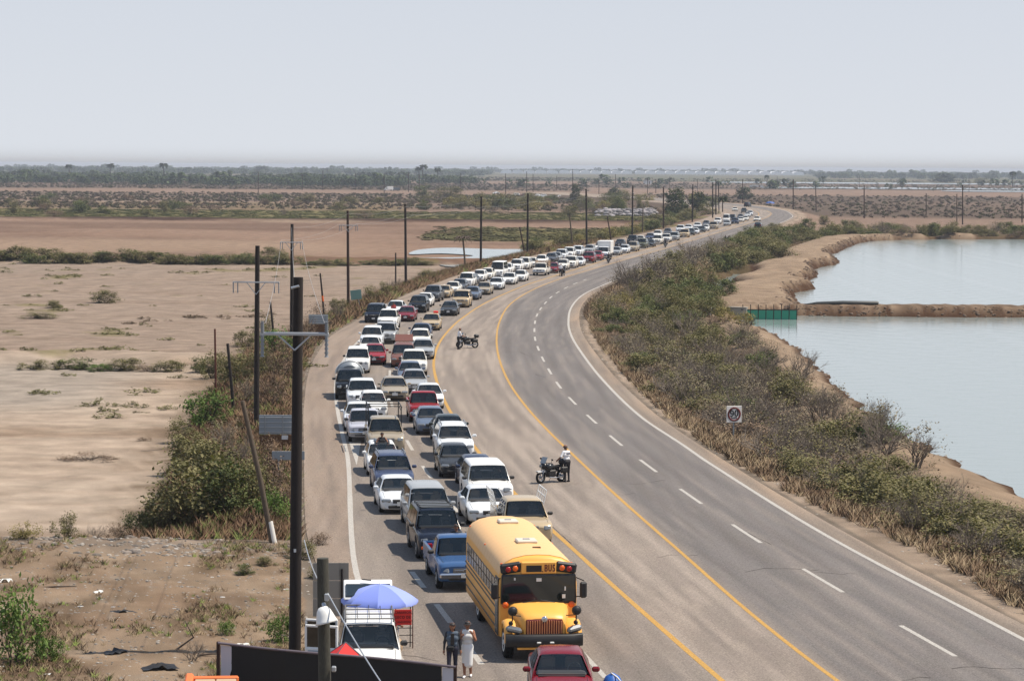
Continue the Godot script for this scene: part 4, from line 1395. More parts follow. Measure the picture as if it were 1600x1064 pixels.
func build_bus() -> void:
	var yaw := deg_to_rad(7.6)
	var t := thing("school_bus", "yellow school bus with black front bumper leading the queue", "bus", Vector3(1.08, 0, -76.69), yaw)
	# main shell
	var st := new_st()
	loft(st, [bus_ring(1.62, 1.19, 0.55, 0.8), bus_ring(1.64, 1.2, 0.55, 0.955), bus_ring(1.9, 1.215, 0.5, 0.985), bus_ring(2.3, 1.22, 0.48, 1.0), bus_ring(5.0, 1.22, 0.48, 1.0), bus_ring(8.0, 1.22, 0.48, 1.0), bus_ring(10.3, 1.22, 0.48, 1.0), bus_ring(10.7, 1.2, 0.5, 0.985), bus_ring(10.85, 1.12, 0.55, 0.93)])
	obj("body", st, M.paint_bus, t)
	# hood: two fenders and a raised middle
	st = new_st()
	var rings := []
	for e in [[0.28, 0.62, 1.28, 0.75], [0.34, 0.68, 1.36, 0.7], [0.6, 0.72, 1.44, 0.66], [1.1, 0.84, 1.53, 0.62], [1.7, 0.98, 1.6, 0.6]]:
		var r := PackedVector3Array()
		for q in [[1.0, e[3]], [1.0, e[2] - 0.22], [0.95, e[2] - 0.08], [0.82, e[2] - 0.01], [0.45, e[2] + 0.03], [0.0, e[2] + 0.035], [-0.45, e[2] + 0.03], [-0.82, e[2] - 0.01], [-0.95, e[2] - 0.08], [-1.0, e[2] - 0.22], [-1.0, e[3]]]:
			r.append(Vector3(q[0] * e[1], q[1], -e[0]))
		rings.append(r)
	loft(st, rings)
	obj("hood", st, M.paint_bus, t)
	for s in [-1.0, 1.0]:
		st = new_st()
		rings = []
		for k in 13:
			var a := PI * (k / 12.0)
			var z := -1.0 + cos(a) * 0.66
			var y := 0.55 + sin(a) * 0.62
			var r := PackedVector3Array()
			var n := Vector3(0, sin(a), cos(a))
			for q in [[0.6, 0.03], [1.05, 0.02], [1.17, -0.03], [1.2, -0.1], [1.17, -0.14], [0.6, -0.12]]:
				r.append(Vector3(s * q[0], y, z) + n * q[1])
			rings.append(r)
		loft(st, rings)
		obj("fender", st, M.paint_bus, t)
		st = new_st()
		box(st, Vector3(s * 0.93, 0.98, -0.3), Vector3(0.5, 0.2, 0.2), 0.07, Basis(Vector3.UP, s * 0.35) * Basis(Vector3.BACK, s * 0.18))
		obj("headlight", st, M.headlight, t)
		st = new_st()
		lathe(st, Vector3(s * 1.03, 1.52, -1.56), Vector3.BACK, [[0.02, 0.07], [0.08, 0.06], [0.1, 0.03], [0.1, 0.0]], 14)
		obj("turn_signal", st, M.amber, t)
		add_wheel(t, Vector3(s * 1.02, 0.48, -1.0), 0.48, 0.27, M.white_metal)
		for w in [1.06, 0.76]:
			add_wheel(t, Vector3(s * w, 0.48, -7.4), 0.48, 0.25, M.white_metal)
		# cross view mirror on its bent stalk from the fender
		st = new_st()
		lathe(st, Vector3(s * 0.98, 1.56, -0.22), Vector3.BACK, [[0.01, 0.09], [0.1, 0.07], [0.15, 0.0], [0.1, -0.06], [0.01, -0.08]], 16)
		var mm := obj("crossview_mirror", st, M.black_plastic, t)
		st = new_st()
		tube(st, [Vector3(s * 1.0, 1.15, -0.55), Vector3(s * 0.98, 1.25, -0.3), Vector3(s * 0.98, 1.52, -0.26)], [0.022], 6)
		bar(st, Vector3(s * 0.7, 1.36, -0.5), Vector3(s * 0.98, 1.42, -0.27), 0.015, 5)
		obj("mirror_stalk", st, M.black_plastic, mm)
		st = new_st()
		box(st, Vector3(s * 1.0, 1.14, -0.5), Vector3(0.13, 0.14, 0.14), 0.04)
		obj("mirror_foot", st, M.black_plastic, mm)
		# tall side mirror
		st = new_st()
		box(st, Vector3(s * 1.38, 1.98, -1.45), Vector3(0.22, 0.5, 0.14), 0.05)
		mm = obj("side_mirror", st, M.black_plastic, t)
		st = new_st()
		bar(st, Vector3(s * 1.18, 2.34, -1.66), Vector3(s * 1.4, 2.26, -1.45), 0.018, 5)
		bar(st, Vector3(s * 1.18, 1.75, -1.66), Vector3(s * 1.36, 1.76, -1.45), 0.018, 5)
		obj("mirror_arm", st, M.black_plastic, mm)
		# eyebrow housing with the red and amber flashers
		st = new_st()
		box(st, Vector3(s * 0.86, 2.66, -1.63), Vector3(0.66, 0.33, 0.14), 0.06, Basis(Vector3.BACK, s * -0.14))
		var hs := obj("flasher_housing", st, M.black_plastic, t)
		for k in 2:
			st = new_st()
			lathe(st, Vector3(s * (0.73 + 0.22 * k), 2.65 - 0.03 * k, -1.565), Vector3.BACK, [[0.02, 0.04], [0.075, 0.03], [0.09, 0.0]], 12)
			obj("flasher", st, M.amber if k == 0 else M.red_lens, hs)
		# rub rails along the flank
		for y in [0.72, 1.02, 1.32, 1.48]:
			st = new_st()
			box(st, Vector3(s * 1.222, y, -6.3), Vector3(0.03, 0.055, 8.8 if y > 1.0 else 8.2), 0.01)
			obj("rub_rail", st, M.black_plastic, t)
		# windows: black frame, glass, centre bar
		for k in 11:
			var zc := -(2.95 + k * 0.7)
			st = new_st()
			box(st, Vector3(s * 1.212, 1.9, zc), Vector3(0.04, 0.62, 0.6), 0.015)
			var w := obj("window", st, M.black_plastic, t)
			st = new_st()
			box(st, Vector3(s * 1.222, 2.06, zc), Vector3(0.03, 0.24, 0.52), 0.0)
			box(st, Vector3(s * 1.22, 1.75, zc), Vector3(0.03, 0.26, 0.52), 0.0)
			obj("pane", st, M.bus_pane, w)
	# entrance door on the kerb side
	st = new_st()
	box(st, Vector3(-1.205, 1.42, -2.15), Vector3(0.06, 1.8, 0.72), 0.02)
	var dr := obj("door", st, M.black_plastic, t)
	for k in 2:
		st = new_st()
		box(st, Vector3(-1.22, 1.45, -1.98 - 0.34 * k), Vector3(0.05, 1.56, 0.26), 0.0)
		obj("pane", st, M.bus_pane, dr)
	# windscreen in its black surround
	st = new_st()
	rings = []
	for e in [[1.6, 1.55, 1.17], [1.585, 1.62, 1.18], [1.6, 2.42, 1.16], [1.62, 2.47, 1.14]]:
		var r := PackedVector3Array()
		for k in 9:
			var v := k / 4.0 - 1.0
			r.append(Vector3(e[2] * v, e[1], -e[0] - 0.03 * v * v + 0.07))
		rings.append(r)
	loft(st, rings, false, false, false)
	obj("windscreen_surround", st, M.black_plastic, t)
	st = new_st()
	rings = []
	for e in [[1.6, 1.62, 1.13], [1.6, 2.0, 1.13], [1.615, 2.41, 1.11]]:
		var r := PackedVector3Array()
		for k in 9:
			var v := k / 4.0 - 1.0
			r.append(Vector3(e[2] * v, e[1], -e[0] - 0.03 * v * v + 0.1))
		rings.append(r)
	loft(st, rings, false, false, false)
	var ws := obj("windshield", st, M.glass, t)
	for e in [[0.0, 2.3, 0.16, 0.1], [0.78, 1.78, 0.1, 0.12], [-0.75, 2.33, 0.05, 0.07], [0.82, 2.02, 0.04, 0.12]]:
		st = new_st()
		box(st, Vector3(e[0], e[1], -1.485 - 0.03 * pow(e[0] / 1.1, 2.0) - (0.012 if e[1] > 2.2 else 0.0)), Vector3(e[2], e[3], 0.01), 0.0, Basis(Vector3.UP, e[0] * 0.2))
		obj("sticker", st, M.plate, ws)
	for s in [-1.0, 1.0]:
		st = new_st()
		bar(st, Vector3(s * 0.5, 1.6, -1.47), Vector3(s * 0.05, 1.68, -1.47), 0.014, 4)
		obj("wiper", st, M.black_plastic, ws)
	# header: yellow board with the blacked-out word and BUS
	st = new_st()
	box(st, Vector3(0, 2.66, -1.62), Vector3(1.1, 0.38, 0.14), 0.03)
	var hd := obj("header_board", st, M.paint_bus, t)
	st = new_st()
	box(st, Vector3(-0.15, 2.64, -1.545), Vector3(0.48, 0.2, 0.012), 0.0)
	obj("blanked_word", st, M.ink, hd)
	var tx := text_mesh("BUS", 0.17, 0.01)
	var tm := put("lettering", tx, M.letter_red, hd)
	tm.position = Vector3(0.34, 2.65, -1.543)
	tm.scale = Vector3(0.8, 1.25, 1.0)
	st = new_st()
	box(st, Vector3(0.12, 2.55, -1.545), Vector3(0.03, 0.03, 0.012), 0.0)
	obj("lettering_dot", st, M.letter_red, hd)
	# grille of upright bars
	st = new_st()
	box(st, Vector3(0, 1.04, -0.275), Vector3(1.12, 0.5, 0.05), 0.02)
	var gr := obj("grille", st, M.dark_red, t)
	for k in 15:
		st = new_st()
		var x := (k - 7) * 0.073
		box(st, Vector3(x, 1.04, -0.235), Vector3(0.032, 0.47 - 0.06 * absf(k - 7) / 7.0, 0.04), 0.01)
		obj("grille_bar", st, M.bus_bar, gr)
	st = new_st()
	lathe(st, Vector3(0, 1.29, -0.25), Vector3.BACK, [[0.02, 0.04], [0.09, 0.03], [0.1, 0.0]], 14)
	obj("emblem", st, M.chrome, gr)
	# bumper and step
	st = new_st()
	rings = []
	for k in 9:
		var v := k / 4.0 - 1.0
		var r := PackedVector3Array()
		var zz := -0.02 - 0.16 * v * v * v * v
		for q in [[0.5, 0.0], [0.82, 0.0], [0.85, -0.05], [0.85, -0.2], [0.47, -0.2], [0.47, -0.05]]:
			r.append(Vector3(v * 1.18, q[0], zz + q[1]))
		rings.append(r)
	loft(st, rings)
	var bp := obj("bumper", st, M.black_plastic, t)
	for s in [-0.2, 0.2]:
		st = new_st()
		box(st, Vector3(s, 0.62, 0.0), Vector3(0.13, 0.05, 0.06), 0.015)
		obj("tow_hook", st, M.plate, bp)
	st = new_st()
	box(st, Vector3(0.1, 0.43, -0.12), Vector3(1.9, 0.07, 0.06), 0.02)
	obj("crossing_arm", st, M.paint_bus, t)
	st = new_st()
	box(st, Vector3(0, 0.5, -1.2), Vector3(1.5, 0.3, 1.8), 0.05)
	box(st, Vector3(0, 0.55, -5.8), Vector3(1.6, 0.3, 9.0), 0.05)
	obj("chassis", st, M.black_plastic, t)
	# sun-bleached roof skin
	st = new_st()
	rings = []
	for s in [1.9, 2.3, 5.0, 8.0, 10.3, 10.7]:
		var r := PackedVector3Array()
		for q in bus_ring(s, 1.225 if s > 2.0 and s < 10.5 else 1.215, 0.5, 1.004 if s > 2.0 and s < 10.5 else 0.991):
			if q.y > 2.38:
				r.append(q)
		rings.append(r)
	loft(st, rings, false, false, false)
	obj("roof", st, M.bus_roof, t)
	# bows of the roof skin
	for k in 13:
		st = new_st()
		var pts := []
		for q in bus_ring(2.6 + k * 0.62, 1.224, 0.48, 1.003):
			if q.y > 2.3:
				pts.append(q)
		tube(st, pts, [0.004], 4, false)
		obj("roof_seam", st, M.bus_seam, t)
	# roof hatches and vent
	for z in [-4.4, -8.9]:
		st = new_st()
		box(st, Vector3(0, 3.09, z), Vector3(0.66, 0.1, 0.66), 0.03)
		var h := obj("roof_hatch", st, M.bus_hatch, t)
		st = new_st()
		box(st, Vector3(0, 3.15, z), Vector3(0.22, 0.03, 0.1), 0.01)
		obj("handle", st, M.grey_metal, h)
	st = new_st()
	box(st, Vector3(0.15, 3.06, -3.1), Vector3(0.26, 0.06, 0.12), 0.015)
	obj("roof_vent", st, M.brown_board, t)
	for s in [-1.0, 1.0]:
		for z in [-2.1, -6.2, -10.4]:
			st = new_st()
			box(st, Vector3(s * 1.1, 2.72, z), Vector3(0.06, 0.05, 0.1), 0.01)
			obj("marker_lamp", st, M.amber, t)

func text_mesh(word: String, height: float, depth: float) -> TextMesh:
	var f := SystemFont.new()
	f.font_names = PackedStringArray(["Droid Sans"])
	f.font_weight = 700
	var tx := TextMesh.new()
	tx.text = word
	tx.font = f
	tx.font_size = 64
	tx.pixel_size = height / 46.0
	tx.depth = depth
	return tx

# ---------------------------------------------------------------- people: one surface meshed from joints
func body_surface(st: SurfaceTool, bones: Array, cell: float) -> void:
	var lo := Vector3(1e9, 1e9, 1e9)
	var hi := -lo
	for b in bones:
		var r := maxf(b[2], b[3]) + cell * 3.0
		for p in [b[0], b[1]]:
			lo = lo.min(p - Vector3.ONE * r)
			hi = hi.max(p + Vector3.ONE * r)
	var n := Vector3i(((hi - lo) / cell).ceil()) + Vector3i.ONE
	var f := PackedFloat32Array()
	f.resize(n.x * n.y * n.z)
	f.fill(1.0)
	var near := PackedFloat32Array()
	near.resize(f.size())
	near.fill(9.0)
	var who := PackedByteArray()
	who.resize(f.size())
	var k := 0.03
	for bi in bones.size():
		var b: Array = bones[bi]
		var a: Vector3 = b[0]
		var ba: Vector3 = b[1] - a
		var l2 := maxf(ba.length_squared(), 1e-8)
		var r := maxf(b[2], b[3]) + cell * 2.0 + k
		var i0 := Vector3i(((a.min(b[1]) - Vector3.ONE * r - lo) / cell).floor()).clamp(Vector3i.ZERO, n - Vector3i.ONE)
		var i1 := Vector3i(((a.max(b[1]) + Vector3.ONE * r - lo) / cell).ceil()).clamp(Vector3i.ZERO, n - Vector3i.ONE)
		for z in range(i0.z, i1.z + 1):
			for y in range(i0.y, i1.y + 1):
				for x in range(i0.x, i1.x + 1):
					var p := lo + Vector3(x, y, z) * cell - a
					var t := clampf(p.dot(ba) / l2, 0.0, 1.0)
					var d := (p - ba * t).length() - lerpf(b[2], b[3], t)
					var q := (z * n.y + y) * n.x + x
					var o := f[q]
					var h := maxf(k - absf(o - d), 0.0) / k
					f[q] = minf(o, d) - h * h * k * 0.25
					if d < near[q]:
						near[q] = d
						who[q] = bi
	var ids := {}
	var pts := PackedVector3Array()
	var cols := PackedColorArray()
	var off := [0, 1, n.x, n.x + 1, n.x * n.y, n.x * n.y + 1, n.x * n.y + n.x, n.x * n.y + n.x + 1]
	for z in n.z - 1:
		for y in n.y - 1:
			for x in n.x - 1:
				var q := (z * n.y + y) * n.x + x
				var inside := 0
				for e in 8:
					if f[q + off[e]] < 0.0:
						inside += 1
				if inside == 0 or inside == 8:
					continue
				var sum := Vector3.ZERO
				var cnt := 0
				for e in 8:
					for ax in 3:
						if e & (1 << ax):
							continue
						var g: int = e | (1 << ax)
						var va := f[q + off[e]]
						var vb := f[q + off[g]]
						if (va < 0.0) != (vb < 0.0):
							var c := Vector3(e & 1, (e >> 1) & 1, (e >> 2) & 1)
							c[ax] = va / (va - vb)
							sum += c
							cnt += 1
				ids[q] = pts.size()
				pts.append(lo + (Vector3(x, y, z) + sum / cnt) * cell)
				cols.append(bones[who[q]][4])
	for q in ids:
		var x: int = q % n.x
		var y: int = (q / n.x) % n.y
		var z: int = q / (n.x * n.y)
		if x == 0 or y == 0 or z == 0:
			continue
		for ax in 3:
			var s0: int = [1, n.x, n.x * n.y][ax]
			var s1: int = [n.x, n.x * n.y, 1][ax]
			var s2: int = [n.x * n.y, 1, n.x][ax]
			var inn := f[q] < 0.0
			if inn == (f[q + s0] < 0.0):
				continue
			var v := [q, q - s1, q - s1 - s2, q - s2]
			var ok := true
			for e in v:
				ok = ok and ids.has(e)
			if not ok:
				continue
			var order := [0, 2, 1, 0, 3, 2] if inn else [0, 1, 2, 0, 2, 3]
			for o in order:
				var id: int = ids[v[o]]
				st.set_color(cols[id])
				st.add_vertex(pts[id])

func finger_tube(st: SurfaceTool, pts: Array, radii: Array, col: Color) -> void:
	st.set_color(col)
	tube(st, pts, radii, 5)

func hand(st: SurfaceTool, wrist: Vector3, dir: Vector3, palm: Vector3, side: float, col: Color) -> void:
	var across := dir.cross(palm).normalized() * side
	st.set_color(col)
	tube(st, [wrist - dir * 0.01, wrist + dir * 0.03, wrist + dir * 0.085], [0.024, 0.034, 0.032], 7)
	var lens := [0.062, 0.072, 0.066, 0.05]
	for i in 4:
		var root := wrist + dir * 0.078 + across * (0.027 - 0.018 * i)
		var l: float = lens[i]
		finger_tube(st, [root, root + dir * l * 0.5 + palm * 0.006, root + dir * l * 0.8 + palm * 0.026, root + dir * l * 0.9 + palm * 0.042], [0.0095, 0.009, 0.0085, 0.006], col)
	var tr := wrist + dir * 0.03 + across * 0.028
	finger_tube(st, [tr, tr + across * 0.022 + dir * 0.022 + palm * 0.008, tr + across * 0.024 + dir * 0.05 + palm * 0.02], [0.012, 0.011, 0.008], col)

# o: colours skin, top, sleeve, pants, shoe; offsets arm_l / arm_r [elbow, wrist] and leg_l / leg_r [knee, ankle]; bend of the upper body; look (turn of the head)
func person(label: String, at: Vector3, turn: float, tall: float, o: Dictionary, group := "") -> Node3D:
	var t := thing("person", label, "person", at, turn, group)
	var k := tall / 1.7
	var skin: Color = o.get("skin", soil(150, 104, 78, 0.75))
	var top: Color = o.top
	var sleeve: Color = o.get("sleeve", top)
	var fore: Color = o.get("fore", skin)
	var pants: Color = o.pants
	var shoe: Color = o.get("shoe", Color(0.015, 0.015, 0.016))
	var bend: float = o.get("bend", 0.0)
	var hipc := Vector3(0, o.get("hip", 0.9), 0)
	var up := func(v: Vector3) -> Vector3:
		return hipc + Basis(Vector3.RIGHT, bend) * (v - Vector3(0, 0.9, 0))
	var bones := []
	var add := func(a: Vector3, b: Vector3, ra: float, rb: float, c: Color) -> void:
		bones.append([a * k, b * k, ra * k, rb * k, c])
	var sh := [up.call(Vector3(-0.165, 1.385, 0)), up.call(Vector3(0.165, 1.385, 0))]
	add.call(up.call(Vector3(-0.11, 1.37, 0)), up.call(Vector3(0.11, 1.37, 0)), 0.082, 0.082, top)
	add.call(up.call(Vector3(-0.075, 1.24, 0.015)), up.call(Vector3(0.075, 1.24, 0.015)), 0.112, 0.112, top)
	add.call(up.call(Vector3(-0.055, 1.08, 0.01)), up.call(Vector3(0.055, 1.08, 0.01)), 0.1, 0.1, top)
	add.call(hipc + Vector3(-0.075, 0.03, 0), hipc + Vector3(0.075, 0.03, 0), 0.108, 0.108, pants)
	var nk: Vector3 = up.call(Vector3(0, 1.43, 0.0))
	var hd: Vector3 = up.call(Vector3(0, 1.6, 0.025))
	add.call(nk, up.call(Vector3(0, 1.52, 0.012)), 0.05, 0.05, skin)
	var turned := Basis(Vector3.UP, o.get("look", 0.0)) * Basis(Vector3.RIGHT, o.get("nod", 0.1))
	add.call(hd + turned * Vector3(0, 0.03, -0.012), hd + turned * Vector3(0, -0.035, 0.012), 0.088, 0.07, skin)
	add.call(hd + turned * Vector3(0, -0.005, 0.085), hd + turned * Vector3(0, -0.02, 0.092), 0.012, 0.016, skin)
	for s in [-1.0, 1.0]:
		add.call(hd + turned * Vector3(s * 0.08, 0.01, -0.005), hd + turned * Vector3(s * 0.082, -0.025, -0.005), 0.018, 0.014, skin)
	var hands := []
	for i in 2:
		var s := -1.0 if i == 0 else 1.0
		var arm: Array = o.get("arm_l" if i == 0 else "arm_r", [Vector3(s * 0.065, -0.27, -0.02), Vector3(s * 0.085, -0.5, 0.05)])
		var el: Vector3 = sh[i] + arm[0]
		var wr: Vector3 = sh[i] + arm[1]
		add.call(sh[i], el, 0.056, 0.042, sleeve)
		add.call(el, wr, 0.04, 0.027, fore)
		var dir := (wr - el).normalized()
		var pal := Vector3(-s, 0, 0.2)
		pal = (pal - dir * pal.dot(dir)).normalized()
		hands.append([wr * k, dir, pal, s])
		var leg: Array = o.get("leg_l" if i == 0 else "leg_r", [Vector3(s * 0.01, -0.43, 0.02), Vector3(s * 0.015, -0.82, -0.01)])
		var hp := hipc + Vector3(s * 0.09, -0.02, 0)
		var kn: Vector3 = hp + leg[0]
		var an: Vector3 = hp + leg[1]
		var calf: Color = o.get("calf", pants)
		add.call(hp, kn, 0.085, 0.058, pants)
		add.call(kn, an, 0.055, 0.038, calf)
		add.call(an + Vector3(0, -0.02, -0.03), an + Vector3(s * 0.02, -0.035, 0.15), 0.04, 0.032, shoe)
	if o.has("skirt"):
		add.call(hipc + Vector3(-0.05, -0.05, 0), hipc + Vector3(-0.045, -0.5, 0.01), 0.125, 0.115, pants)
		add.call(hipc + Vector3(0.05, -0.05, 0), hipc + Vector3(0.045, -0.5, 0.01), 0.125, 0.115, pants)
	var st := new_st()
	body_surface(st, bones, o.get("cell", 0.018))
	for h in hands:
		hand(st, h[0], h[1], h[2], h[3], skin)
	# eyes, brows and mouth
	for e in [[-0.033, 0.012, 0.083, 0.012], [0.033, 0.012, 0.083, 0.012]]:
		st.set_color(Color(0.02, 0.015, 0.012))
		var c: Vector3 = (hd + turned * Vector3(e[0], e[1], e[2] - 0.012)) * k
		tube(st, [c - turned * Vector3(0.01, 0, 0), c + turned * Vector3(0.01, 0, 0)], [0.009 * k], 5)
	st.set_color(Color(0.2, 0.05, 0.04))
	var mo: Vector3 = (hd + turned * Vector3(0, -0.055, 0.078)) * k
	tube(st, [mo - turned * Vector3(0.02, 0, 0.004), mo + turned * Vector3(0.02, 0, -0.004)], [0.007 * k], 5)
	obj("body", st, M.body_colours, t)
	var hs := new_st()
	var rings := []
	var style: String = o.get("hair", "short")
	for i in 7:
		var a := PI * 0.5 * i / 6.0
		var ring := PackedVector3Array()
		for j in 14:
			var b := TAU * j / 14.0
			var low: float = -0.02 - (0.045 if sin(b) < 0.35 else -0.06)
			if style == "long" and sin(b) < 0.1:
				low = -0.2
			var y := lerpf(low, 0.105, sin(a)) if i < 6 else 0.112
			var rr := 0.099 * cos(a * 0.98) + 0.004
			if style == "long" and y < -0.05:
				rr *= 0.85
			ring.append((hd + turned * Vector3(cos(b) * rr * 0.93, y + 0.008, sin(b) * rr - 0.008)) * k)
		rings.append(ring)
	loft(hs, rings, true, false, true)
	obj("cap" if style == "cap" else "hair", hs, M.get(o.get("hair_mat", "hair"), M.hair), t)
	if style in ["cap", "hat"]:
		var br := new_st()
		var inner := PackedVector3Array()
		var outer := PackedVector3Array()
		for j in 16:
			var b := TAU * j / 16.0
			var reach := 0.15 if style == "hat" else (0.175 if sin(b) > 0.5 else 0.1)
			inner.append((hd + turned * Vector3(cos(b) * 0.09, 0.045, sin(b) * 0.094 - 0.005)) * k)
			outer.append((hd + turned * Vector3(cos(b) * minf(reach, 0.15 if style == "hat" else 0.1), 0.03, sin(b) * reach - 0.005)) * k)
		loft(br, [inner, outer], true, false, false)
		obj("brim", br, M.hair, t)
	return t

func build_people() -> void:
	var denim := soil(96, 112, 128, 0.6)
	var dark := Color(0.012, 0.012, 0.016)
	var navy := Color(0.012, 0.014, 0.03)
	var white := Color(0.72, 0.72, 0.74)
	var w1 := person("woman in a denim vest and dark trousers walking beside the bus", Vector3(-1.69, 0, -74.17), 0.05, 1.66, {"top": denim, "sleeve": dark, "fore": dark, "pants": navy, "hair": "long", "leg_l": [Vector3(-0.01, -0.42, 0.1), Vector3(-0.01, -0.82, 0.06)], "leg_r": [Vector3(0.01, -0.43, -0.02), Vector3(0.01, -0.8, -0.16)], "cell": 0.016})
	var st := new_st()
	box(st, Vector3(0, 1.2, 0.125), Vector3(0.1, 0.34, 0.03), 0.01, Basis(Vector3.RIGHT, -0.05))
	obj("shirt_front", st, M.hair, w1)
	st = new_st()
	box(st, Vector3(-0.05, 0.93, 0.15), Vector3(0.2, 0.14, 0.07), 0.03)
	obj("waist_bag", st, M.black_cloth, w1)
	person("woman in a long white dress and dark hat holding a phone", Vector3(-1.25, 0, -74.47), -0.1, 1.66, {"top": soil(210, 210, 206), "sleeve": soil(176, 122, 94, 0.75), "fore": soil(176, 122, 94, 0.75), "pants": soil(222, 222, 220), "calf": soil(170, 118, 92, 0.75), "shoe": Color(0.7, 0.7, 0.7), "skirt": true, "hair": "hat", "arm_l": [Vector3(-0.07, -0.24, 0.05), Vector3(0.02, -0.1, 0.24)], "arm_r": [Vector3(0.08, -0.23, 0.06), Vector3(0.0, -0.02, 0.22)], "leg_l": [Vector3(0.0, -0.42, 0.06), Vector3(0.02, -0.82, 0.08)], "leg_r": [Vector3(0.0, -0.43, 0.0), Vector3(0.0, -0.81, -0.12)], "cell": 0.016})
	var cop := {"top": white, "sleeve": white, "fore": soil(150, 104, 78, 0.7), "pants": dark, "hair": "cap", "cell": 0.018, "bend": 0.16, "nod": 0.3}
	var p1 := person("officer in white shirt and dark cap leaning over the near motorcycle", Vector3(2.67, 0, -121.4), -2.5, 1.76, cop.merged({"arm_l": [Vector3(-0.1, -0.22, 0.1), Vector3(-0.08, -0.34, 0.32)], "arm_r": [Vector3(0.14, -0.2, -0.02), Vector3(0.2, -0.36, 0.16)]}))
	st = new_st()
	box(st, Vector3(0, 1.36, -0.085), Vector3(0.24, 0.07, 0.02), 0.008, Basis(Vector3.RIGHT, 0.16))
	obj("back_print", st, M.paint_darkblue, p1)
	person("officer in white shirt standing behind the motorcycle by yellow curve", Vector3(-4.4, 0, -209.31), 1.9, 1.76, cop.merged({"bend": 0.25, "arm_l": [Vector3(-0.08, -0.24, 0.1), Vector3(-0.05, -0.34, 0.34)], "arm_r": [Vector3(0.08, -0.24, 0.1), Vector3(0.05, -0.34, 0.34)]}))
	person("person in white shirt standing by a motorcycle, beside maroon sedan far up the queue", Vector3(6.6, 0, -350.5), 2.8, 1.75, cop.merged({"cell": 0.03}))
	var rider := {"top": dark, "pants": dark, "hair": "cap", "cell": 0.03, "fore": dark, "hip": 0.92, "leg_l": [Vector3(-0.12, -0.2, 0.3), Vector3(-0.13, -0.62, 0.12)], "leg_r": [Vector3(0.12, -0.2, 0.3), Vector3(0.13, -0.62, 0.12)], "arm_l": [Vector3(-0.08, -0.2, 0.16), Vector3(-0.08, -0.26, 0.42)], "arm_r": [Vector3(0.08, -0.2, 0.16), Vector3(0.08, -0.26, 0.42)]}
	for e in [["person in dark clothes riding a motorcycle before the white box truck", Vector3(14.96, 0, -398.27)], ["person in dark clothes riding a motorcycle below the white pickups", Vector3(28.67, 0, -479.86)]]:
		person(e[0], e[1] + Vector3(0, 0, -0.2), -0.1, 1.72, rider)
	for e in [["leftmost of the three people standing on the far verge", Vector3(42.17, 0, -506.8)], ["middle one of the three people standing on the far verge", Vector3(42.38, 0, -502.68)], ["rightmost of the three people standing on the far verge", Vector3(43.02, 0, -506.99)]]:
		person(e[0], e[1], 0.4, 1.72, {"top": dark, "pants": navy, "cell": 0.035, "fore": dark})
	# riders of the queue
	person("child in a dark top standing up through a car sunroof", at_car("hatch_sunroof", Vector3(0.0, 0.42, 0.15)), deg_to_rad(6), 1.55, {"top": dark, "sleeve": soil(170, 120, 92, 0.75), "pants": dark, "cell": 0.022, "arm_l": [Vector3(-0.12, -0.16, 0.05), Vector3(-0.14, -0.27, 0.22)], "arm_r": [Vector3(0.12, -0.16, 0.05), Vector3(0.14, -0.27, 0.22)]})
	person("person in red shirt sitting up in white pickup bed", at_car("crewpickup_bedrider2", Vector3(0.3, 0.62, -1.5)), 0.0, 1.7, {"top": Color(0.32, 0.03, 0.03), "pants": navy, "cell": 0.024})
	person("person in dark clothes sitting in blue pickup bed", at_car("oldpickup_bedrider", Vector3(0.1, 0.25, -0.9)), 0.2, 1.66, {"top": dark, "pants": navy, "cell": 0.024})
	person("person in grey shirt crouching beside the blue cooler", Vector3(-4.08, 0, -79.63), 2.2, 1.7, {"top": Color(0.05, 0.05, 0.055), "fore": Color(0.05, 0.05, 0.055), "pants": Color(0.06, 0.06, 0.07), "hip": 0.42, "bend": 0.5, "cell": 0.02, "leg_l": [Vector3(-0.08, 0.05, 0.36), Vector3(-0.08, -0.34, 0.2)], "leg_r": [Vector3(0.08, 0.05, 0.36), Vector3(0.08, -0.34, 0.2)], "arm_l": [Vector3(-0.06, -0.2, 0.18), Vector3(-0.04, -0.3, 0.4)], "arm_r": [Vector3(0.06, -0.2, 0.18), Vector3(0.04, -0.3, 0.4)]})

var spots := {}

func at_car(key: String, off: Vector3) -> Vector3:
	var o: Node3D = spots.get(key)
	if o == null:
		return Vector3(0, -50, 0)
	return o.transform * off

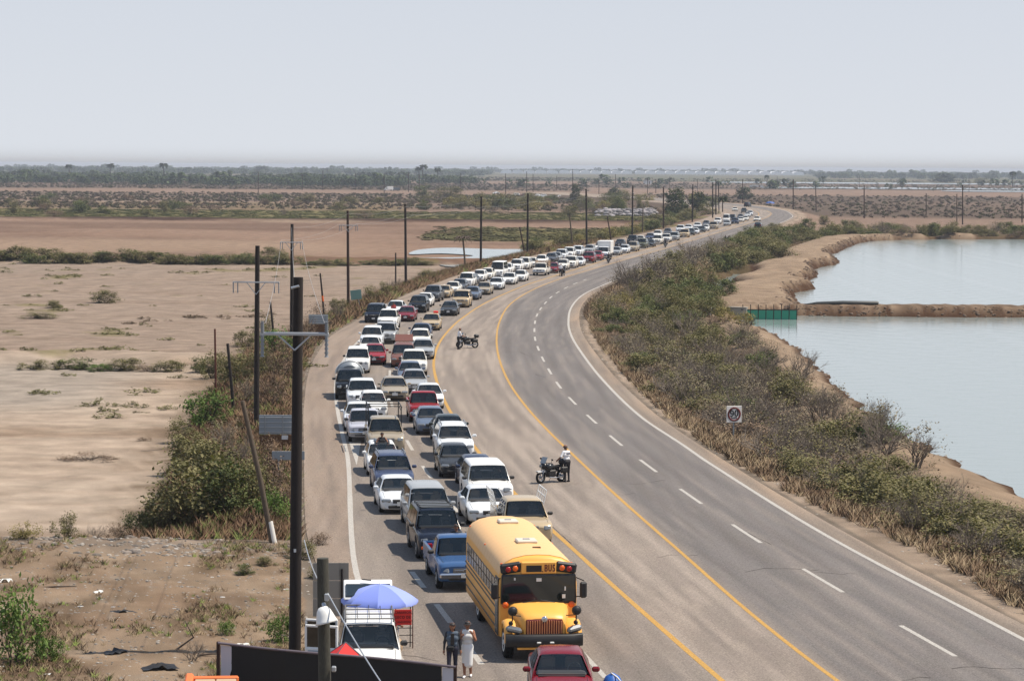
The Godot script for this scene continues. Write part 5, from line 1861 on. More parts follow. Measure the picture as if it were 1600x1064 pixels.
# ---------------------------------------------------------------- motorcycles
func make_motorcycle() -> Node3D:
	var root := Node3D.new()
	root.set_meta("called", "police_motorcycle")
	root.set_meta("category", "motorcycle")
	var st: SurfaceTool
	for z in [0.72, -0.7]:
		var w := Node3D.new()
		w.name = "wheel"
		root.add_child(w, true)
		w.position = Vector3(0, 0.32, z)
		st = new_st()
		lathe(st, Vector3.ZERO, Vector3.RIGHT, [[0.21, -0.055], [0.29, -0.06], [0.32, -0.02], [0.32, 0.02], [0.29, 0.06], [0.21, 0.055]], 20, false)
		lathe(st, Vector3.ZERO, Vector3.RIGHT, [[0.21, 0.055], [0.21, -0.055]], 20, false)
		obj("tyre", st, M.rubber, w)
		st = new_st()
		lathe(st, Vector3.ZERO, Vector3.RIGHT, [[0.215, -0.03], [0.215, 0.03], [0.185, 0.03], [0.185, -0.03], [0.215, -0.03]], 20, false)
		for k in 5:
			var a := TAU * k / 5
			bar(st, Vector3.ZERO, Vector3(0, cos(a), sin(a)) * 0.19, 0.018, 5)
		lathe(st, Vector3.ZERO, Vector3.RIGHT, [[0.06, -0.07], [0.06, 0.07]], 10)
		obj("rim", st, M.rim, w)
	st = new_st()
	for s in [-0.09, 0.09]:
		bar(st, Vector3(s, 0.32, 0.72), Vector3(s, 0.95, 0.46), 0.028)
	obj("fork", st, M.grey_metal, root)
	st = new_st()
	loft(st, [egg(0.08, 0.5, 0.45, 0.12), egg(0.16, 0.78, 0.3, 0.17), egg(0.18, 0.86, 0.05, 0.17), egg(0.12, 0.8, -0.18, 0.1)])
	obj("tank", st, M.paint_charcoal, root)
	st = new_st()
	box(st, Vector3(0, 0.5, 0.02), Vector3(0.34, 0.36, 0.56), 0.07)
	obj("engine", st, M.black_plastic, root)
	st = new_st()
	box(st, Vector3(0, 0.82, -0.42), Vector3(0.3, 0.12, 0.72), 0.05, Basis(Vector3.RIGHT, 0.06))
	obj("seat", st, M.rubber, root)
	st = new_st()
	loft(st, [egg(0.05, 0.9, 0.72, 0.06), egg(0.2, 0.9, 0.6, 0.16), egg(0.24, 0.86, 0.42, 0.2), egg(0.2, 0.7, 0.2, 0.16)])
	obj("fairing", st, M.paint_black, root)
	st = new_st()
	box(st, Vector3(0, 0.9, 0.72), Vector3(0.2, 0.13, 0.06), 0.03)
	obj("headlight", st, M.headlight, root)
	st = new_st()
	box(st, Vector3(0, 1.2, 0.5), Vector3(0.4, 0.36, 0.015), 0.0, Basis(Vector3.RIGHT, -0.5))
	obj("windscreen", st, M.grey_metal, root)
	st = new_st()
	tube(st, [Vector3(-0.4, 1.02, 0.2), Vector3(-0.2, 1.06, 0.38), Vector3(0.2, 1.06, 0.38), Vector3(0.4, 1.02, 0.2)], [0.02], 6)
	obj("handlebar", st, M.black_plastic, root)
	for s in [-1.0, 1.0]:
		st = new_st()
		bar(st, Vector3(s * 0.34, 1.04, 0.3), Vector3(s * 0.42, 1.2, 0.32), 0.012, 5)
		box(st, Vector3(s * 0.44, 1.24, 0.32), Vector3(0.14, 0.09, 0.03), 0.02)
		obj("mirror", st, M.black_plastic, root)
		st = new_st()
		box(st, Vector3(s * 0.32, 0.66, -0.62), Vector3(0.2, 0.32, 0.46), 0.06)
		obj("pannier", st, M.black_plastic, root)
		st = new_st()
		tube(st, [Vector3(s * 0.16, 0.32, 0.25), Vector3(s * 0.2, 0.26, -0.2), Vector3(s * 0.22, 0.36, -0.85)], [0.03, 0.035, 0.05], 7)
		obj("exhaust", st, M.chrome, root)
	st = new_st()
	box(st, Vector3(0, 1.05, -0.82), Vector3(0.42, 0.3, 0.38), 0.08)
	obj("top_case", st, M.black_plastic, root)
	st = new_st()
	for s in [-0.07, 0.07]:
		box(st, Vector3(s, 0.62, 0.72), Vector3(0.02, 0.08, 0.5), 0.0)
	box(st, Vector3(0, 0.66, 0.72), Vector3(0.14, 0.02, 0.55), 0.0)
	obj("fender", st, M.paint_white, root)
	st = new_st()
	bar(st, Vector3(-0.1, 0.3, -0.1), Vector3(-0.3, 0.01, -0.12), 0.015, 5)
	obj("side_stand", st, M.grey_metal, root)
	return root

func egg(w: float, y: float, z: float, h: float) -> PackedVector3Array:
	var r := PackedVector3Array()
	for k in 12:
		var a := TAU * k / 12
		r.append(Vector3(cos(a) * w, y + sin(a) * h, z))
	return r

func build_motorcycles() -> void:
	var m := make_motorcycle()
	var first := true
	for e in [["white and black police motorcycle beside the officer on the right", Vector3(1.9, 0, -121.1), -0.85, 0.92], ["black police motorcycle with top case inside the yellow curve", Vector3(-3.69, 0, -210.86), -1.25, 0.95], ["motorcycle beside the person in white shirt near maroon sedan", Vector3(6.99, 0, -352.62), 2.9, 1.0], ["motorcycle with rider before the white box truck", Vector3(15.05, 0, -400.93), -0.1, 1.0], ["motorcycle with rider below the white pickups", Vector3(28.78, 0, -481.79), -0.1, 1.0]]:
		var o := copy_of(m, e[0], e[1], e[2], "police motorcycles along the queue", Vector3.ONE * e[3])
		o.set_meta("category", "motorcycle")
		o.remove_meta("called")
	m.free()

# ---------------------------------------------------------------- poles, signs and wires
func sag(a: Vector3, b: Vector3, drop: float) -> Array:
	var pts := []
	for i in 11:
		var u := i / 10.0
		pts.append(a.lerp(b, u) - Vector3(0, drop * 4.0 * u * (1.0 - u), 0))
	return pts

func add_pole(label: String, x: float, d: float, y: float, h: float, lean: float, r: float, key: String, arm: String) -> Node3D:
	var t := thing("utility_pole" if h > 6.5 else "wooden_post", label, "utility pole" if h > 6.5 else "post", Vector3(x, y, -d))
	var st := new_st()
	var top := Vector3(lean, h, 0)
	tube(st, [Vector3(0, -0.6, 0) - top * (0.6 / h) * 0.0, top * 0.5, top], [r * 1.12, r, r * 0.86], 12)
	obj("shaft", st, M[key], t)
	match arm:
		"big":
			var st2 := new_st()
			var y0 := h - 1.72
			box(st2, Vector3(0.0, y0, 0.2), Vector3(2.1, 0.1, 0.1), 0.015)
			var a := obj("crossarm", st2, M.galvanised, t)
			for s in [-1.0, 1.0]:
				var b := new_st()
				bar(b, Vector3(s * 0.5, y0 - 0.04, 0.2), Vector3(0, y0 - 0.5, 0.2), 0.028, 5)
				obj("brace", b, M.galvanised, t)
				for e in [0.4, -0.75]:
					var n := new_st()
					var prof := []
					for q in 12:
						prof.append([0.035 if q % 2 == 0 else 0.07, q * e * 0.085])
					lathe(n, Vector3(s * 0.98, y0, 0.2), Vector3.UP if true else Vector3.DOWN, prof, 10)
					obj("insulator", n, M.insulator, a)
			var cap := new_st()
			bar(cap, Vector3(-0.1, h - 0.32, 0.2), Vector3(0.14, h - 0.26, 0.22), 0.04, 8)
			obj("bracket", cap, M.galvanised, t)
			var tg := new_st()
			box(tg, Vector3(0.02, 3.2, r * 1.05), Vector3(0.07, 0.1, 0.012), 0.0)
			obj("tag_plate", tg, M.plate, t)
		"frame", "frame_small":
			var st2 := new_st()
			var w := 1.35 if arm == "frame" else 1.0
			var y0 := h - 2.1 if arm == "frame" else h - 1.6
			box(st2, Vector3(0, y0, 0.14), Vector3(w * 2.0, 0.08, 0.08), 0.01)
			obj("crossarm", st2, M.galvanised, t)
			for s in [-1.0, 1.0]:
				var b := new_st()
				bar(b, Vector3(s * 0.55, y0, 0.14), Vector3(0, y0 - 0.7, 0.14), 0.025, 5)
				obj("brace", b, M.galvanised, t)
				for q in [0.97, 0.78]:
					var n := new_st()
					bar(n, Vector3(s * w * q, y0, 0.14), Vector3(s * w * q, y0 - 0.62, 0.14), 0.035, 6)
					obj("insulator", n, M.insulator, t)
		"short":
			var st2 := new_st()
			box(st2, Vector3(0, h - 0.5, 0.12), Vector3(1.6, 0.09, 0.09), 0.01)
			obj("crossarm", st2, M.pole_old, t)
			for s in [-0.75, 0.0, 0.75]:
				var n := new_st()
				lathe(n, Vector3(s, h - 0.45, 0.12), Vector3.UP, [[0.03, 0.0], [0.06, 0.1], [0.03, 0.2]], 8)
				obj("insulator", n, M.insulator, t)
		"base":
			var st2 := new_st()
			var a := top * (0.02)
			tube(st2, [a - Vector3(0, 0.2, 0), top * 0.2], [r * 1.2, r * 1.12], 12)
			obj("painted_base", st2, M.white_wall, t)
		"band":
			var st2 := new_st()
			tube(st2, [top * 0.28, top * 0.42], [r * 1.12, r * 1.1], 12)
			obj("painted_band", st2, M.amber, t)
		"fronds":
			for k in 16:
				var a := TAU * k / 16.0
				var f := new_st()
				tube(f, [top, top + Vector3(cos(a) * 0.9, 0.25 - 0.1 * (k % 3), sin(a) * 0.9), top + Vector3(cos(a) * 1.5, -0.25 * (k % 4), sin(a) * 1.5)], [0.06, 0.12, 0.02], 4)
				obj("frond", f, M.twig_dark, t)
	return t

func build_poles() -> void:
	var main := []
	main.append([add_pole("tall black pole with white crossarm and insulators nearest the camera", -6.64, 78.05, 0, 11.58, 0.1, 0.17, "pole_wood", "big"), 11.58, "the first and second tall roadside poles"])
	add_pole("second tall black pole with a wide frame crossarm on left", -14.76, 147.22, -0.6, 10.95, 0.07, 0.15, "pole_wood", "frame")
	main.append([add_pole("thin black pole directly behind the nearest tall pole", -19.34, 223.77, -0.8, 10.65, 0.04, 0.15, "pole_wood", "frame_small"), 10.65, "the second and third tall roadside poles"])
	main.append([add_pole("tall brown pole left of the small green sign", -17.82, 277.68, -0.8, 10.9, -0.1, 0.15, "pole_brown", "frame_small"), 10.9, "the third and fourth tall roadside poles"])
	main.append([add_pole("tall dark pole at the shoulder, left of the white puddle", -13.58, 325.96, -0.8, 10.92, -0.13, 0.16, "pole_wood", ""), 10.92, "the fourth and fifth tall roadside poles"])
	main.append([add_pole("tall dark pole in front of the white puddle", -4.85, 390.09, -0.9, 11.3, 0.03, 0.17, "pole_wood", ""), 11.3, "the fifth and sixth tall roadside poles"])
	main.append([add_pole("tall dark pole right of the white puddle beside the queue", 2.51, 434.05, -0.9, 11.38, 0.03, 0.17, "pole_wood", ""), 11.38, "the sixth and seventh tall roadside poles"])
	main.append([add_pole("tall dark pole behind the box truck", 14.31, 493.47, -0.9, 11.7, -0.23, 0.18, "pole_wood", ""), 11.7, "the seventh and eighth tall roadside poles"])
	main.append([add_pole("tall dark pole right of the rubble heap", 26.66, 570.9, -0.9, 11.82, 0.02, 0.18, "pole_wood", ""), 11.82, "the eighth and ninth tall roadside poles"])
	main.append([add_pole("tall pole left of the big dark tree", 37.44, 635.51, -0.9, 11.1, -0.12, 0.18, "pole_brown", ""), 11.1, "the ninth and tenth tall roadside poles"])
	main.append([add_pole("tall dark pole right of the big dark tree", 49.68, 708.39, -0.9, 11.3, 0.04, 0.18, "pole_wood", ""), 11.3, "the tenth and eleventh tall roadside poles"])
	main.append([add_pole("tall pole just left of the fan palm", 60.16, 770.23, -0.9, 11.52, -0.14, 0.18, "pole_wood", ""), 11.52, "the eleventh and twelfth tall roadside poles"])
	add_pole("tall pole against the fan palm", 65.07, 820.14, -0.9, 12.06, -0.15, 0.19, "pole_wood", "")
	add_pole("tall pole behind the fan palm crown", 69.7, 865.06, -0.9, 11, -0.35, 0.17, "pole_wood", "")
	add_pole("rusty thin post standing on the flats beside green shrubs", -20.11, 173.34, -1.2, 5.06, -0.08, 0.075, "pole_rust", "")
	add_pole("dark leaning post with a white arm beside the rusty post", -17.2, 158.46, -1, 4.91, -0.47, 0.1, "pole_wood", "")
	add_pole("long brown leaning post with a white painted foot", -9.34, 101.32, -0.4, 6.02, -1.37, 0.105, "pole_old", "base")
	add_pole("dark leaning post with yellow band behind the second pole", -19.42, 210.03, -1, 4.75, -0.48, 0.09, "pole_wood", "band")
	add_pole("dark leaning post right of the nearest pole top", -20.52, 278.42, -1, 4.26, -0.43, 0.1, "pole_wood", "band")
	add_pole("short dark post left of the pole at the shoulder", -15.02, 328.92, -1.2, 5.02, -0.02, 0.1, "pole_wood", "")
	add_pole("leaning pole crowned with dry fronds in the puddle", -7.18, 394.67, -1.3, 5.23, -0.52, 0.14, "pole_old", "fronds")
	add_pole("thin leaning pole left of the pole beside the queue", 2.35, 445.24, -1.2, 5.67, -1.15, 0.13, "pole_brown", "")
	add_pole("leaning pole with pale foot left of the box truck", 11.57, 487.12, -1.2, 7.18, -0.79, 0.14, "pole_old", "")
	add_pole("thin leaning pole behind the box truck", 20.6, 528.51, -1.2, 6.07, -1.12, 0.13, "pole_brown", "")
	add_pole("grey post right of the rubble heap among shrubs", 30.9, 609.61, -1.2, 6.54, 0.08, 0.14, "pole_old", "")
	add_pole("pole beside the dark tree beyond the bend", 106.45, 1186.03, -1.4, 11.23, -0.15, 0.2, "pole_brown", "")
	add_pole("pole standing right of the bend", 103.67, 946.52, -1.5, 12.5, -0.18, 0.19, "pole_brown", "")
	add_pole("second pole right of the bend", 117.64, 992.65, -1.5, 9.9, -0.4, 0.17, "pole_brown", "")
	add_pole("third pole right of the bend", 117.75, 857.72, -1.5, 11.12, -0.18, 0.18, "pole_brown", "")
	add_pole("short pole left of the two poles before the far pond", 145.43, 900.58, -1.5, 8.08, -0.14, 0.17, "pole_brown", "")
	add_pole("left one of the two close poles before the far pond", 130.27, 750.62, -1.5, 9.36, -0.18, 0.15, "pole_old", "")
	add_pole("right one of the two close poles before the far pond", 135.11, 768.62, -1.5, 11.88, -0.22, 0.18, "pole_brown", "")
	add_pole("pole at the right edge above the far pond", 159.71, 802.59, -1.5, 9.01, -0.18, 0.18, "pole_brown", "")
	add_pole("first thin pole from the left in the far pole rows", -144.1, 1448.34, -1.5, 12.63, -0, 0.19, "pole_brown", "")
	add_pole("second thin pole from the left in the far pole rows", -138.82, 1687.37, -1.5, 10.51, -0.01, 0.19, "pole_brown", "")
	add_pole("third thin pole from the left in the far pole rows", -126.05, 1696.92, -1.5, 13.1, -0.02, 0.19, "pole_brown", "")
	add_pole("fourth thin pole from the left in the far pole rows", -111.15, 1805.75, -1.5, 11.24, -0.03, 0.19, "pole_brown", "")
	add_pole("fifth thin pole from the left in the far pole rows", -73.45, 1459.81, -1.5, 12.36, -0.04, 0.19, "pole_brown", "")
	add_pole("sixth thin pole from the left in the far pole rows", -65.79, 1611.23, -1.5, 12.84, -0.05, 0.19, "pole_brown", "")
	add_pole("seventh thin pole from the left in the far pole rows", -59.12, 1615.84, -1.5, 10.87, -0.05, 0.19, "pole_brown", "")
	add_pole("eighth thin pole from the left in the far pole rows", -31.7, 1556.89, -1.5, 12.41, -0.07, 0.19, "pole_brown", "")
	add_pole("ninth thin pole from the left in the far pole rows", -4.24, 1469.89, -1.5, 12.45, -0.08, 0.19, "pole_brown", "")
	add_pole("tenth thin pole from the left in the far pole rows", 8.88, 1662.88, -1.5, 13.25, -0.1, 0.19, "pole_brown", "")
	add_pole("eleventh thin pole from the left in the far pole rows", 13.05, 1665.77, -1.5, 11.62, -0.09, 0.19, "pole_brown", "")
	add_pole("twelfth thin pole from the left in the far pole rows", 30.14, 1765.95, -1.5, 10.12, -0.08, 0.19, "pole_brown", "")
	add_pole("thirteenth thin pole from the left in the far pole rows", 34.84, 1493.92, -1.5, 15.26, -0.13, 0.19, "pole_brown", "")
	add_pole("fourteenth thin pole from the left in the far pole rows", 51.62, 1538.46, -1.5, 9.2, -0.08, 0.19, "pole_brown", "")
	add_pole("fifteenth thin pole from the left in the far pole rows", 68.21, 1703.92, -1.5, 11.88, -0.11, 0.19, "pole_brown", "")
	add_pole("sixteenth thin pole from the left in the far pole rows", 81.8, 1557.44, -1.5, 10.09, -0.11, 0.19, "pole_brown", "")
	add_pole("seventeenth thin pole from the left in the far pole rows", 91.33, 1637.95, -1.5, 8.98, -0.1, 0.19, "pole_brown", "")
	add_pole("eighteenth thin pole from the left in the far pole rows", 105.96, 1730.03, -1.5, 10.34, -0.11, 0.19, "pole_brown", "")
	add_pole("nineteenth thin pole from the left in the far pole rows", 125.5, 1743.54, -1.5, 8.69, -0.1, 0.19, "pole_brown", "")
	add_pole("twentieth thin pole from the left in the far pole rows", 219.51, 2127.99, -1.5, 9.54, -0.13, 0.19, "pole_brown", "")
	add_pole("twenty-first thin pole from the left in the far pole rows", 306.62, 2265.56, -1.5, 10.16, -0.16, 0.19, "pole_brown", "")
	add_pole("twenty-second thin pole from the left in the far pole rows", 336.39, 1889.42, -1.5, 10.35, -0.2, 0.19, "pole_brown", "")

	for i in main.size() - 1:
		var a: Node3D = main[i][0]
		var b: Node3D = main[i + 1][0]
		var ha: float = main[i][1]
		var hb: float = main[i + 1][1]
		var t := thing("power_line", "sagging power wires between %s" % main[i][2], "power line", a.position, 0.0, "power wires along the pole line")
		var rel := b.position - a.position
		for s in [-0.9, 0.0, 0.9]:
			var st := new_st()
			var dir := rel.normalized()
			var side: Vector3 = Vector3(-dir.z, 0, dir.x) * s
			tube(st, sag(Vector3(0, ha - (0.3 if s == 0.0 else 1.4), 0) + side, rel + Vector3(0, hb - (0.3 if s == 0.0 else 1.4), 0) + side, 0.45), [0.009], 4, false)
			obj("wire", st, M.wire, t)

func sign_panel(called: String, label: String, category: String, at: Vector3, w: float, y0: float, y1: float, turn: float, m: Material, posts: Array, ribs: bool) -> Node3D:
	var t := thing(called, label, category, at, turn)
	var st := new_st()
	box(st, Vector3(0, (y0 + y1) * 0.5, 0), Vector3(w, y1 - y0, 0.04), 0.008)
	obj("panel", st, m, t)
	for x in posts:
		st = new_st()
		box(st, Vector3(x * w, (y1 - 0.6) * 0.5 - 0.1, -0.05), Vector3(0.07, y1 + 0.6, 0.06), 0.01)
		obj("post", st, M.grey_metal, t)
	if ribs:
		for k in 4:
			st = new_st()
			box(st, Vector3(0, lerpf(y0, y1, (k + 0.5) / 4.0), 0.035), Vector3(w * 0.98, 0.035, 0.03), 0.006)
			obj("rib", st, M.galvanised, t)
		for x in posts:
			st = new_st()
			box(st, Vector3(x * w, (y0 + y1) * 0.5, 0.06), Vector3(0.06, y1 - y0, 0.03), 0.006)
			obj("stiffener", st, M.grey_metal, t)
	return t

func build_signs() -> void:
	# speed sign
	var t := sign_panel("speed_sign", "white square speed sign reading 90 in front of grey bushes", "road sign", Vector3(12.41, 0, -141.95), 0.9, 0.86, 1.78, 0.32, M.sign_white, [0.0], false)
	var st := new_st()
	lathe(st, Vector3(0, 1.32, 0.022), Vector3.BACK, [[0.4, 0.0], [0.4, 0.012], [0.3, 0.012], [0.3, 0.0]], 32, false)
	obj("ring", st, M.ring_red, t)
	var n := put("numerals", text_mesh("90", 0.36, 0.012), M.ink, t)
	n.position = Vector3(0, 1.36, 0.03)
	n = put("unit_lettering", text_mesh("km/h", 0.1, 0.012), M.ink, t)
	n.position = Vector3(0, 1.12, 0.03)
	# boards seen from behind
	t = sign_panel("road_sign", "grey back of a large road sign over a brown board", "road sign", Vector3(-12.61, -0.3, -136.03), 1.75, 0.95, 1.98, 0.05, M.sign_back, [-0.32, 0.22], true)
	st = new_st()
	box(st, Vector3(0.02, 0.48, 0.02), Vector3(1.7, 0.86, 0.04), 0.01)
	obj("brown_board", st, M.brown_board, t)
	st = new_st()
	box(st, Vector3(0.5, 0.78, 0.05), Vector3(0.34, 0.22, 0.02), 0.0)
	obj("tag_plate", st, M.plate, t)
	t = sign_panel("road_sign", "narrow grey sign back on a thin post beside tall pole", "road sign", Vector3(-10.61, -0.2, -121.03), 1.55, 1.2, 1.62, 0.08, M.sign_back, [-0.3], false)
	t = sign_panel("road_sign", "small grey and brown sign back beyond the insulators", "road sign", Vector3(-16.52, -0.4, -217.56), 1.65, 1.9, 2.7, 0.1, M.sign_back, [-0.35, 0.4], true)
	st = new_st()
	box(st, Vector3(0, 1.2, 0.02), Vector3(1.3, 1.3, 0.04), 0.01)
	obj("brown_board", st, M.brown_board, t)
	t = sign_panel("road_sign", "small leaning green sign beside a pole at the verge", "road sign", Vector3(-16.18, -0.3, -267.84), 1.15, 1.3, 2.3, 0.2, M.sign_green, [0.2], false)
	t.rotation.z = 0.12
	t = thing("hoarding", "large grey plywood hoarding with dark post behind the umbrella", "board", Vector3(-5.78, 0, -83.89), 0.06)
	for k in 3:
		for j in 2:
			st = new_st()
			box(st, Vector3(-0.3 + 0.62 * j - (0.0 if j == 0 else 0.05), 0.4 + k * 0.6, 0.0), Vector3(0.9 if j == 0 else 0.32, 0.585, 0.03), 0.004)
			obj("panel", st, M.hoarding, t)
	st = new_st()
	box(st, Vector3(0.2, 0.75, 0.05), Vector3(0.07, 1.9, 0.06), 0.01)
	obj("post", st, M.pole_wood, t)

# ---------------------------------------------------------------- the stall and the things along the bottom edge
func build_stall() -> void:
	var st: SurfaceTool
	var t := thing("beach_umbrella", "blue violet beach umbrella over the roadside stall", "umbrella", Vector3(-3.95, 0.12, -76.6))
	var rings := []
	for k in 8:
		st = new_st()
		rings = []
		for i in 7:
			var u := i / 6.0
			var row := PackedVector3Array()
			for q in 6:
				var v := q / 5.0
				var a := TAU * (k + v) / 8.0
				# cloth drawn tight between two ribs hangs a little below and inside their arc
				var slack := 4.0 * v * (1.0 - v) * u
				var r := 1.17 * u * (1.0 - 0.055 * slack)
				row.append(Vector3(cos(a) * r, 2.26 - 0.46 * u * u - 0.035 * slack, sin(a) * r))
			rings.append(row)
		var low: PackedVector3Array = rings[6].duplicate()
		for q in 6:
			low[q] += Vector3(0, -0.07 - 0.02 * (q % 2), 0)
		rings.append(low)
		loft(st, rings, false, false, false)
		obj("canopy_panel", st, M.umbrella_cloth if k % 3 else M.umbrella_faded, t)
	st = new_st()
	bar(st, Vector3(0, -0.12, 0), Vector3(0, 2.3, 0), 0.022, 8)
	obj("pole", st, M.white_metal, t)
	for k in 8:
		var a := TAU * k / 8.0
		st = new_st()
		bar(st, Vector3(0, 2.2, 0), Vector3(cos(a) * 1.1, 1.78, sin(a) * 1.1), 0.01, 4)
		obj("rib", st, M.grey_metal, t)
	t = thing("sign_rack", "black metal rack holding a red handwritten sign", "sign rack", Vector3(-3.35, 0, -79.01), 0.1)
	for s in [-0.31, -0.22, 0.24, 0.31]:
		st = new_st()
		bar(st, Vector3(s, 0, -0.1 if absf(s) < 0.3 else 0.1), Vector3(s, 1.34, -0.03 if absf(s) < 0.3 else 0.03), 0.018, 6)
		obj("upright", st, M.pole_rust if s > 0.3 else M.black_plastic, t)
	for k in 6:
		st = new_st()
		bar(st, Vector3(-0.31, 0.18 + k * 0.225, 0.06), Vector3(0.31, 0.18 + k * 0.225, 0.06), 0.013, 5)
		obj("rung", st, M.black_plastic, t)
	st = new_st()
	box(st, Vector3(0, 0.98, 0.12), Vector3(0.54, 0.48, 0.02), 0.004)
	var b := obj("red_sign", st, M.red_board, t)
	for e in [["CAMARON", 1.13, 0.075], ["SECO DE", 0.98, 0.09], ["CAMARON", 0.83, 0.07]]:
		var n := put("lettering", text_mesh(e[0], e[2], 0.006), M.dark_red, b)
		n.position = Vector3(0, e[1], 0.134)
	t = thing("cooler", "blue cooler box on the ground beside the red sign rack", "cooler", Vector3(-3.75, 0, -79.97), 0.2)
	st = new_st()
	box(st, Vector3(0, 0.27, 0), Vector3(0.42, 0.5, 0.36), 0.04)
	obj("tub", st, M.blue_plastic, t)
	st = new_st()
	box(st, Vector3(0, 0.55, 0), Vector3(0.45, 0.07, 0.39), 0.02)
	obj("lid", st, M.white_metal, t)
	t = thing("sack", "tan sack slumped on the ground beside the white suv", "sack", Vector3(-3.55, 0, -78.58), 0.0)
	st = new_st()
	lathe(st, Vector3.ZERO, Vector3.UP, [[0.2, 0.0], [0.24, 0.12], [0.2, 0.3], [0.09, 0.42], [0.12, 0.48]], 14)
	obj("bag", st, M.beige_panel, t)
	# the white suv with its doors and tailgate open
	var suv := park("boxsuv", "white", -3.95, 71.6, 4.0, "white suv with open doors and raised tailgate beside the umbrella", "")
	rails(suv, 0.7, 1.77, 0.6, -1.7, M.trim_grey, 4)
	var rk := new_st()
	for s in [-0.35, 0.0, 0.35]:
		bar(rk, Vector3(s, 1.86, 0.6), Vector3(s, 1.86, -1.7), 0.01, 5)
	obj("rack_bar", rk, M.black_plastic, suv)
	st = new_st()
	box(st, Vector3(0, 2.12, -2.75), Vector3(1.5, 0.07, 1.12), 0.03, Basis(Vector3.RIGHT, 0.36))
	var gate := obj("tailgate", st, M.paint_white, suv)
	st = new_st()
	box(st, Vector3(0, 2.1, -2.6), Vector3(1.38, 0.07, 0.72), 0.02, Basis(Vector3.RIGHT, 0.36))
	var pane := obj("hatch_window", st, M.glass, gate)
	pane.position = Vector3(0, 0.018, 0.0)
	st = new_st()
	bar(st, Vector3(-0.18, 2.38, -3.05), Vector3(0.1, 2.36, -3.0), 0.02, 5)
	obj("wiper", st, M.black_plastic, gate)
	for e in [[0.95, 1.0], [0.0, 0.95]]:
		st = new_st()
		var z: float = e[0]
		var q := Basis(Vector3.UP, -0.28)
		box(st, Vector3(-0.93, 0.72, z) + q * Vector3(-0.5, 0, 0), Vector3(1.0, 0.72, 0.09), 0.03, q)
		for k in [[-0.03, 1.4, 0.07, 0.62], [-0.97, 1.36, 0.07, 0.58], [-0.5, 1.68, 0.98, 0.07]]:
			box(st, Vector3(-0.93, k[1], z) + q * Vector3(k[0], 0, 0), Vector3(k[2], k[3], 0.07), 0.015, q)
		var dr := obj("door", st, M.paint_white, suv)
		st = new_st()
		box(st, Vector3(-0.93, 1.37, z) + q * Vector3(-0.5, 0, 0), Vector3(0.88, 0.56, 0.02), 0.0, q)
		obj("window", st, M.glass, dr)
		st = new_st()
		box(st, Vector3(-0.93, 0.8, z) + q * Vector3(-0.5, 0, 0.06), Vector3(0.8, 0.4, 0.05), 0.02, q)
		obj("door_lining", st, M.grey_metal, dr)
	# the old wooden lamp post
	t = thing("street_lamp", "weathered wooden post with a white bowl lamp and cable", "street lamp", Vector3(-3.95, 0, -54.0))
	st = new_st()
	tube(st, [Vector3(0.02, -0.5, 0), Vector3(0.0, 4.0, 0), Vector3(-0.05, 6.66, 0)], [0.145, 0.135, 0.125], 12)
	obj("post", st, M.pole_grey, t)
	st = new_st()
	lathe(st, Vector3(0.05, 5.4, 0.36), Vector3(0.26, -0.96, 0.08).normalized(), [[0.04, -0.29], [0.1, -0.27], [0.15, -0.2], [0.185, -0.1], [0.22, 0.02], [0.25, 0.06], [0.235, 0.065], [0.2, 0.02], [0.15, -0.1]], 24, false)
	obj("lamp_shade", st, M.white_metal, t)
	st = new_st()
	bar(st, Vector3(-0.02, 5.7, 0.1), Vector3(0.05, 5.5, 0.3), 0.05, 8)
	box(st, Vector3(0.05, 5.85, 0.17), Vector3(0.1, 0.16, 0.08), 0.02)
	obj("bracket", st, M.galvanised, t)
	st = new_st()
	lathe(st, Vector3(0.05, 5.42, 0.36), Vector3.UP, [[0.04, 0.1], [0.08, 0.0], [0.05, -0.06]], 10)
	obj("bulb", st, M.plate, t)
	st = new_st()
	box(st, Vector3(0.2, 4.3, 0.1), Vector3(0.1, 0.12, 0.1), 0.02)
	obj("clamp", st, M.galvanised, t)
	t = thing("cable", "pale cable slung from the tall black pole past the lamp post", "cable", Vector3(-6.6, 0, -78.9))
	st = new_st()
	tube(st, sag(Vector3(0.2, 3.4, 0.2), Vector3(2.72, 5.92, 25.0), 0.25), [0.016], 5)
	tube(st, sag(Vector3(2.72, 5.92, 25.0), Vector3(4.6, 4.2, 29.5), 0.1), [0.016], 5)
	obj("strand", st, M.galvanised, t)
	# black cloth hoarding
	t = thing("black_screen", "long black cloth screen on a brown frame at the bottom edge", "screen", Vector3(-4.35, 0, -63.5), -0.05)
	var topy := func(x: float) -> float:
		return 3.0 - (x + 2.95) * 0.085 - 0.02 * sin((x + 2.95) * 1.1)
	st = new_st()
	rings = []
	for i in 25:
		var x := -2.7 + 5.35 * i / 24.0
		var r := PackedVector3Array()
		for k in 6:
			var y := lerpf(0.2, topy.call(x) - 0.02, k / 5.0)
			r.append(Vector3(x, y, 0.03 * sin(x * 7.0 + k) + 0.02 * sin(x * 17.0)))
		rings.append(r)
	loft(st, rings, false, false, false)
	obj("cloth", st, M.black_cloth, t)
	for e in [[-2.93, -2.66], [2.66, 2.94]]:
		st = new_st()
		var a: float = e[0]
		var c: float = e[1]
		quad(st, Vector3(a, 0.2, -0.03), Vector3(a, topy.call(a) - 0.05, -0.03), Vector3(c, topy.call(c) - 0.05, -0.03), Vector3(c, 0.2, -0.03))
		obj("white_strip", st, M.paint_lilac, t)
	for x in [-3.0, 0.0, 2.98]:
		st = new_st()
		box(st, Vector3(x, topy.call(x) * 0.5 - 0.1, -0.08), Vector3(0.09, topy.call(x) + 0.24, 0.09), 0.01)
		obj("post", st, M.pole_brown, t)
	st = new_st()
	var edge := []
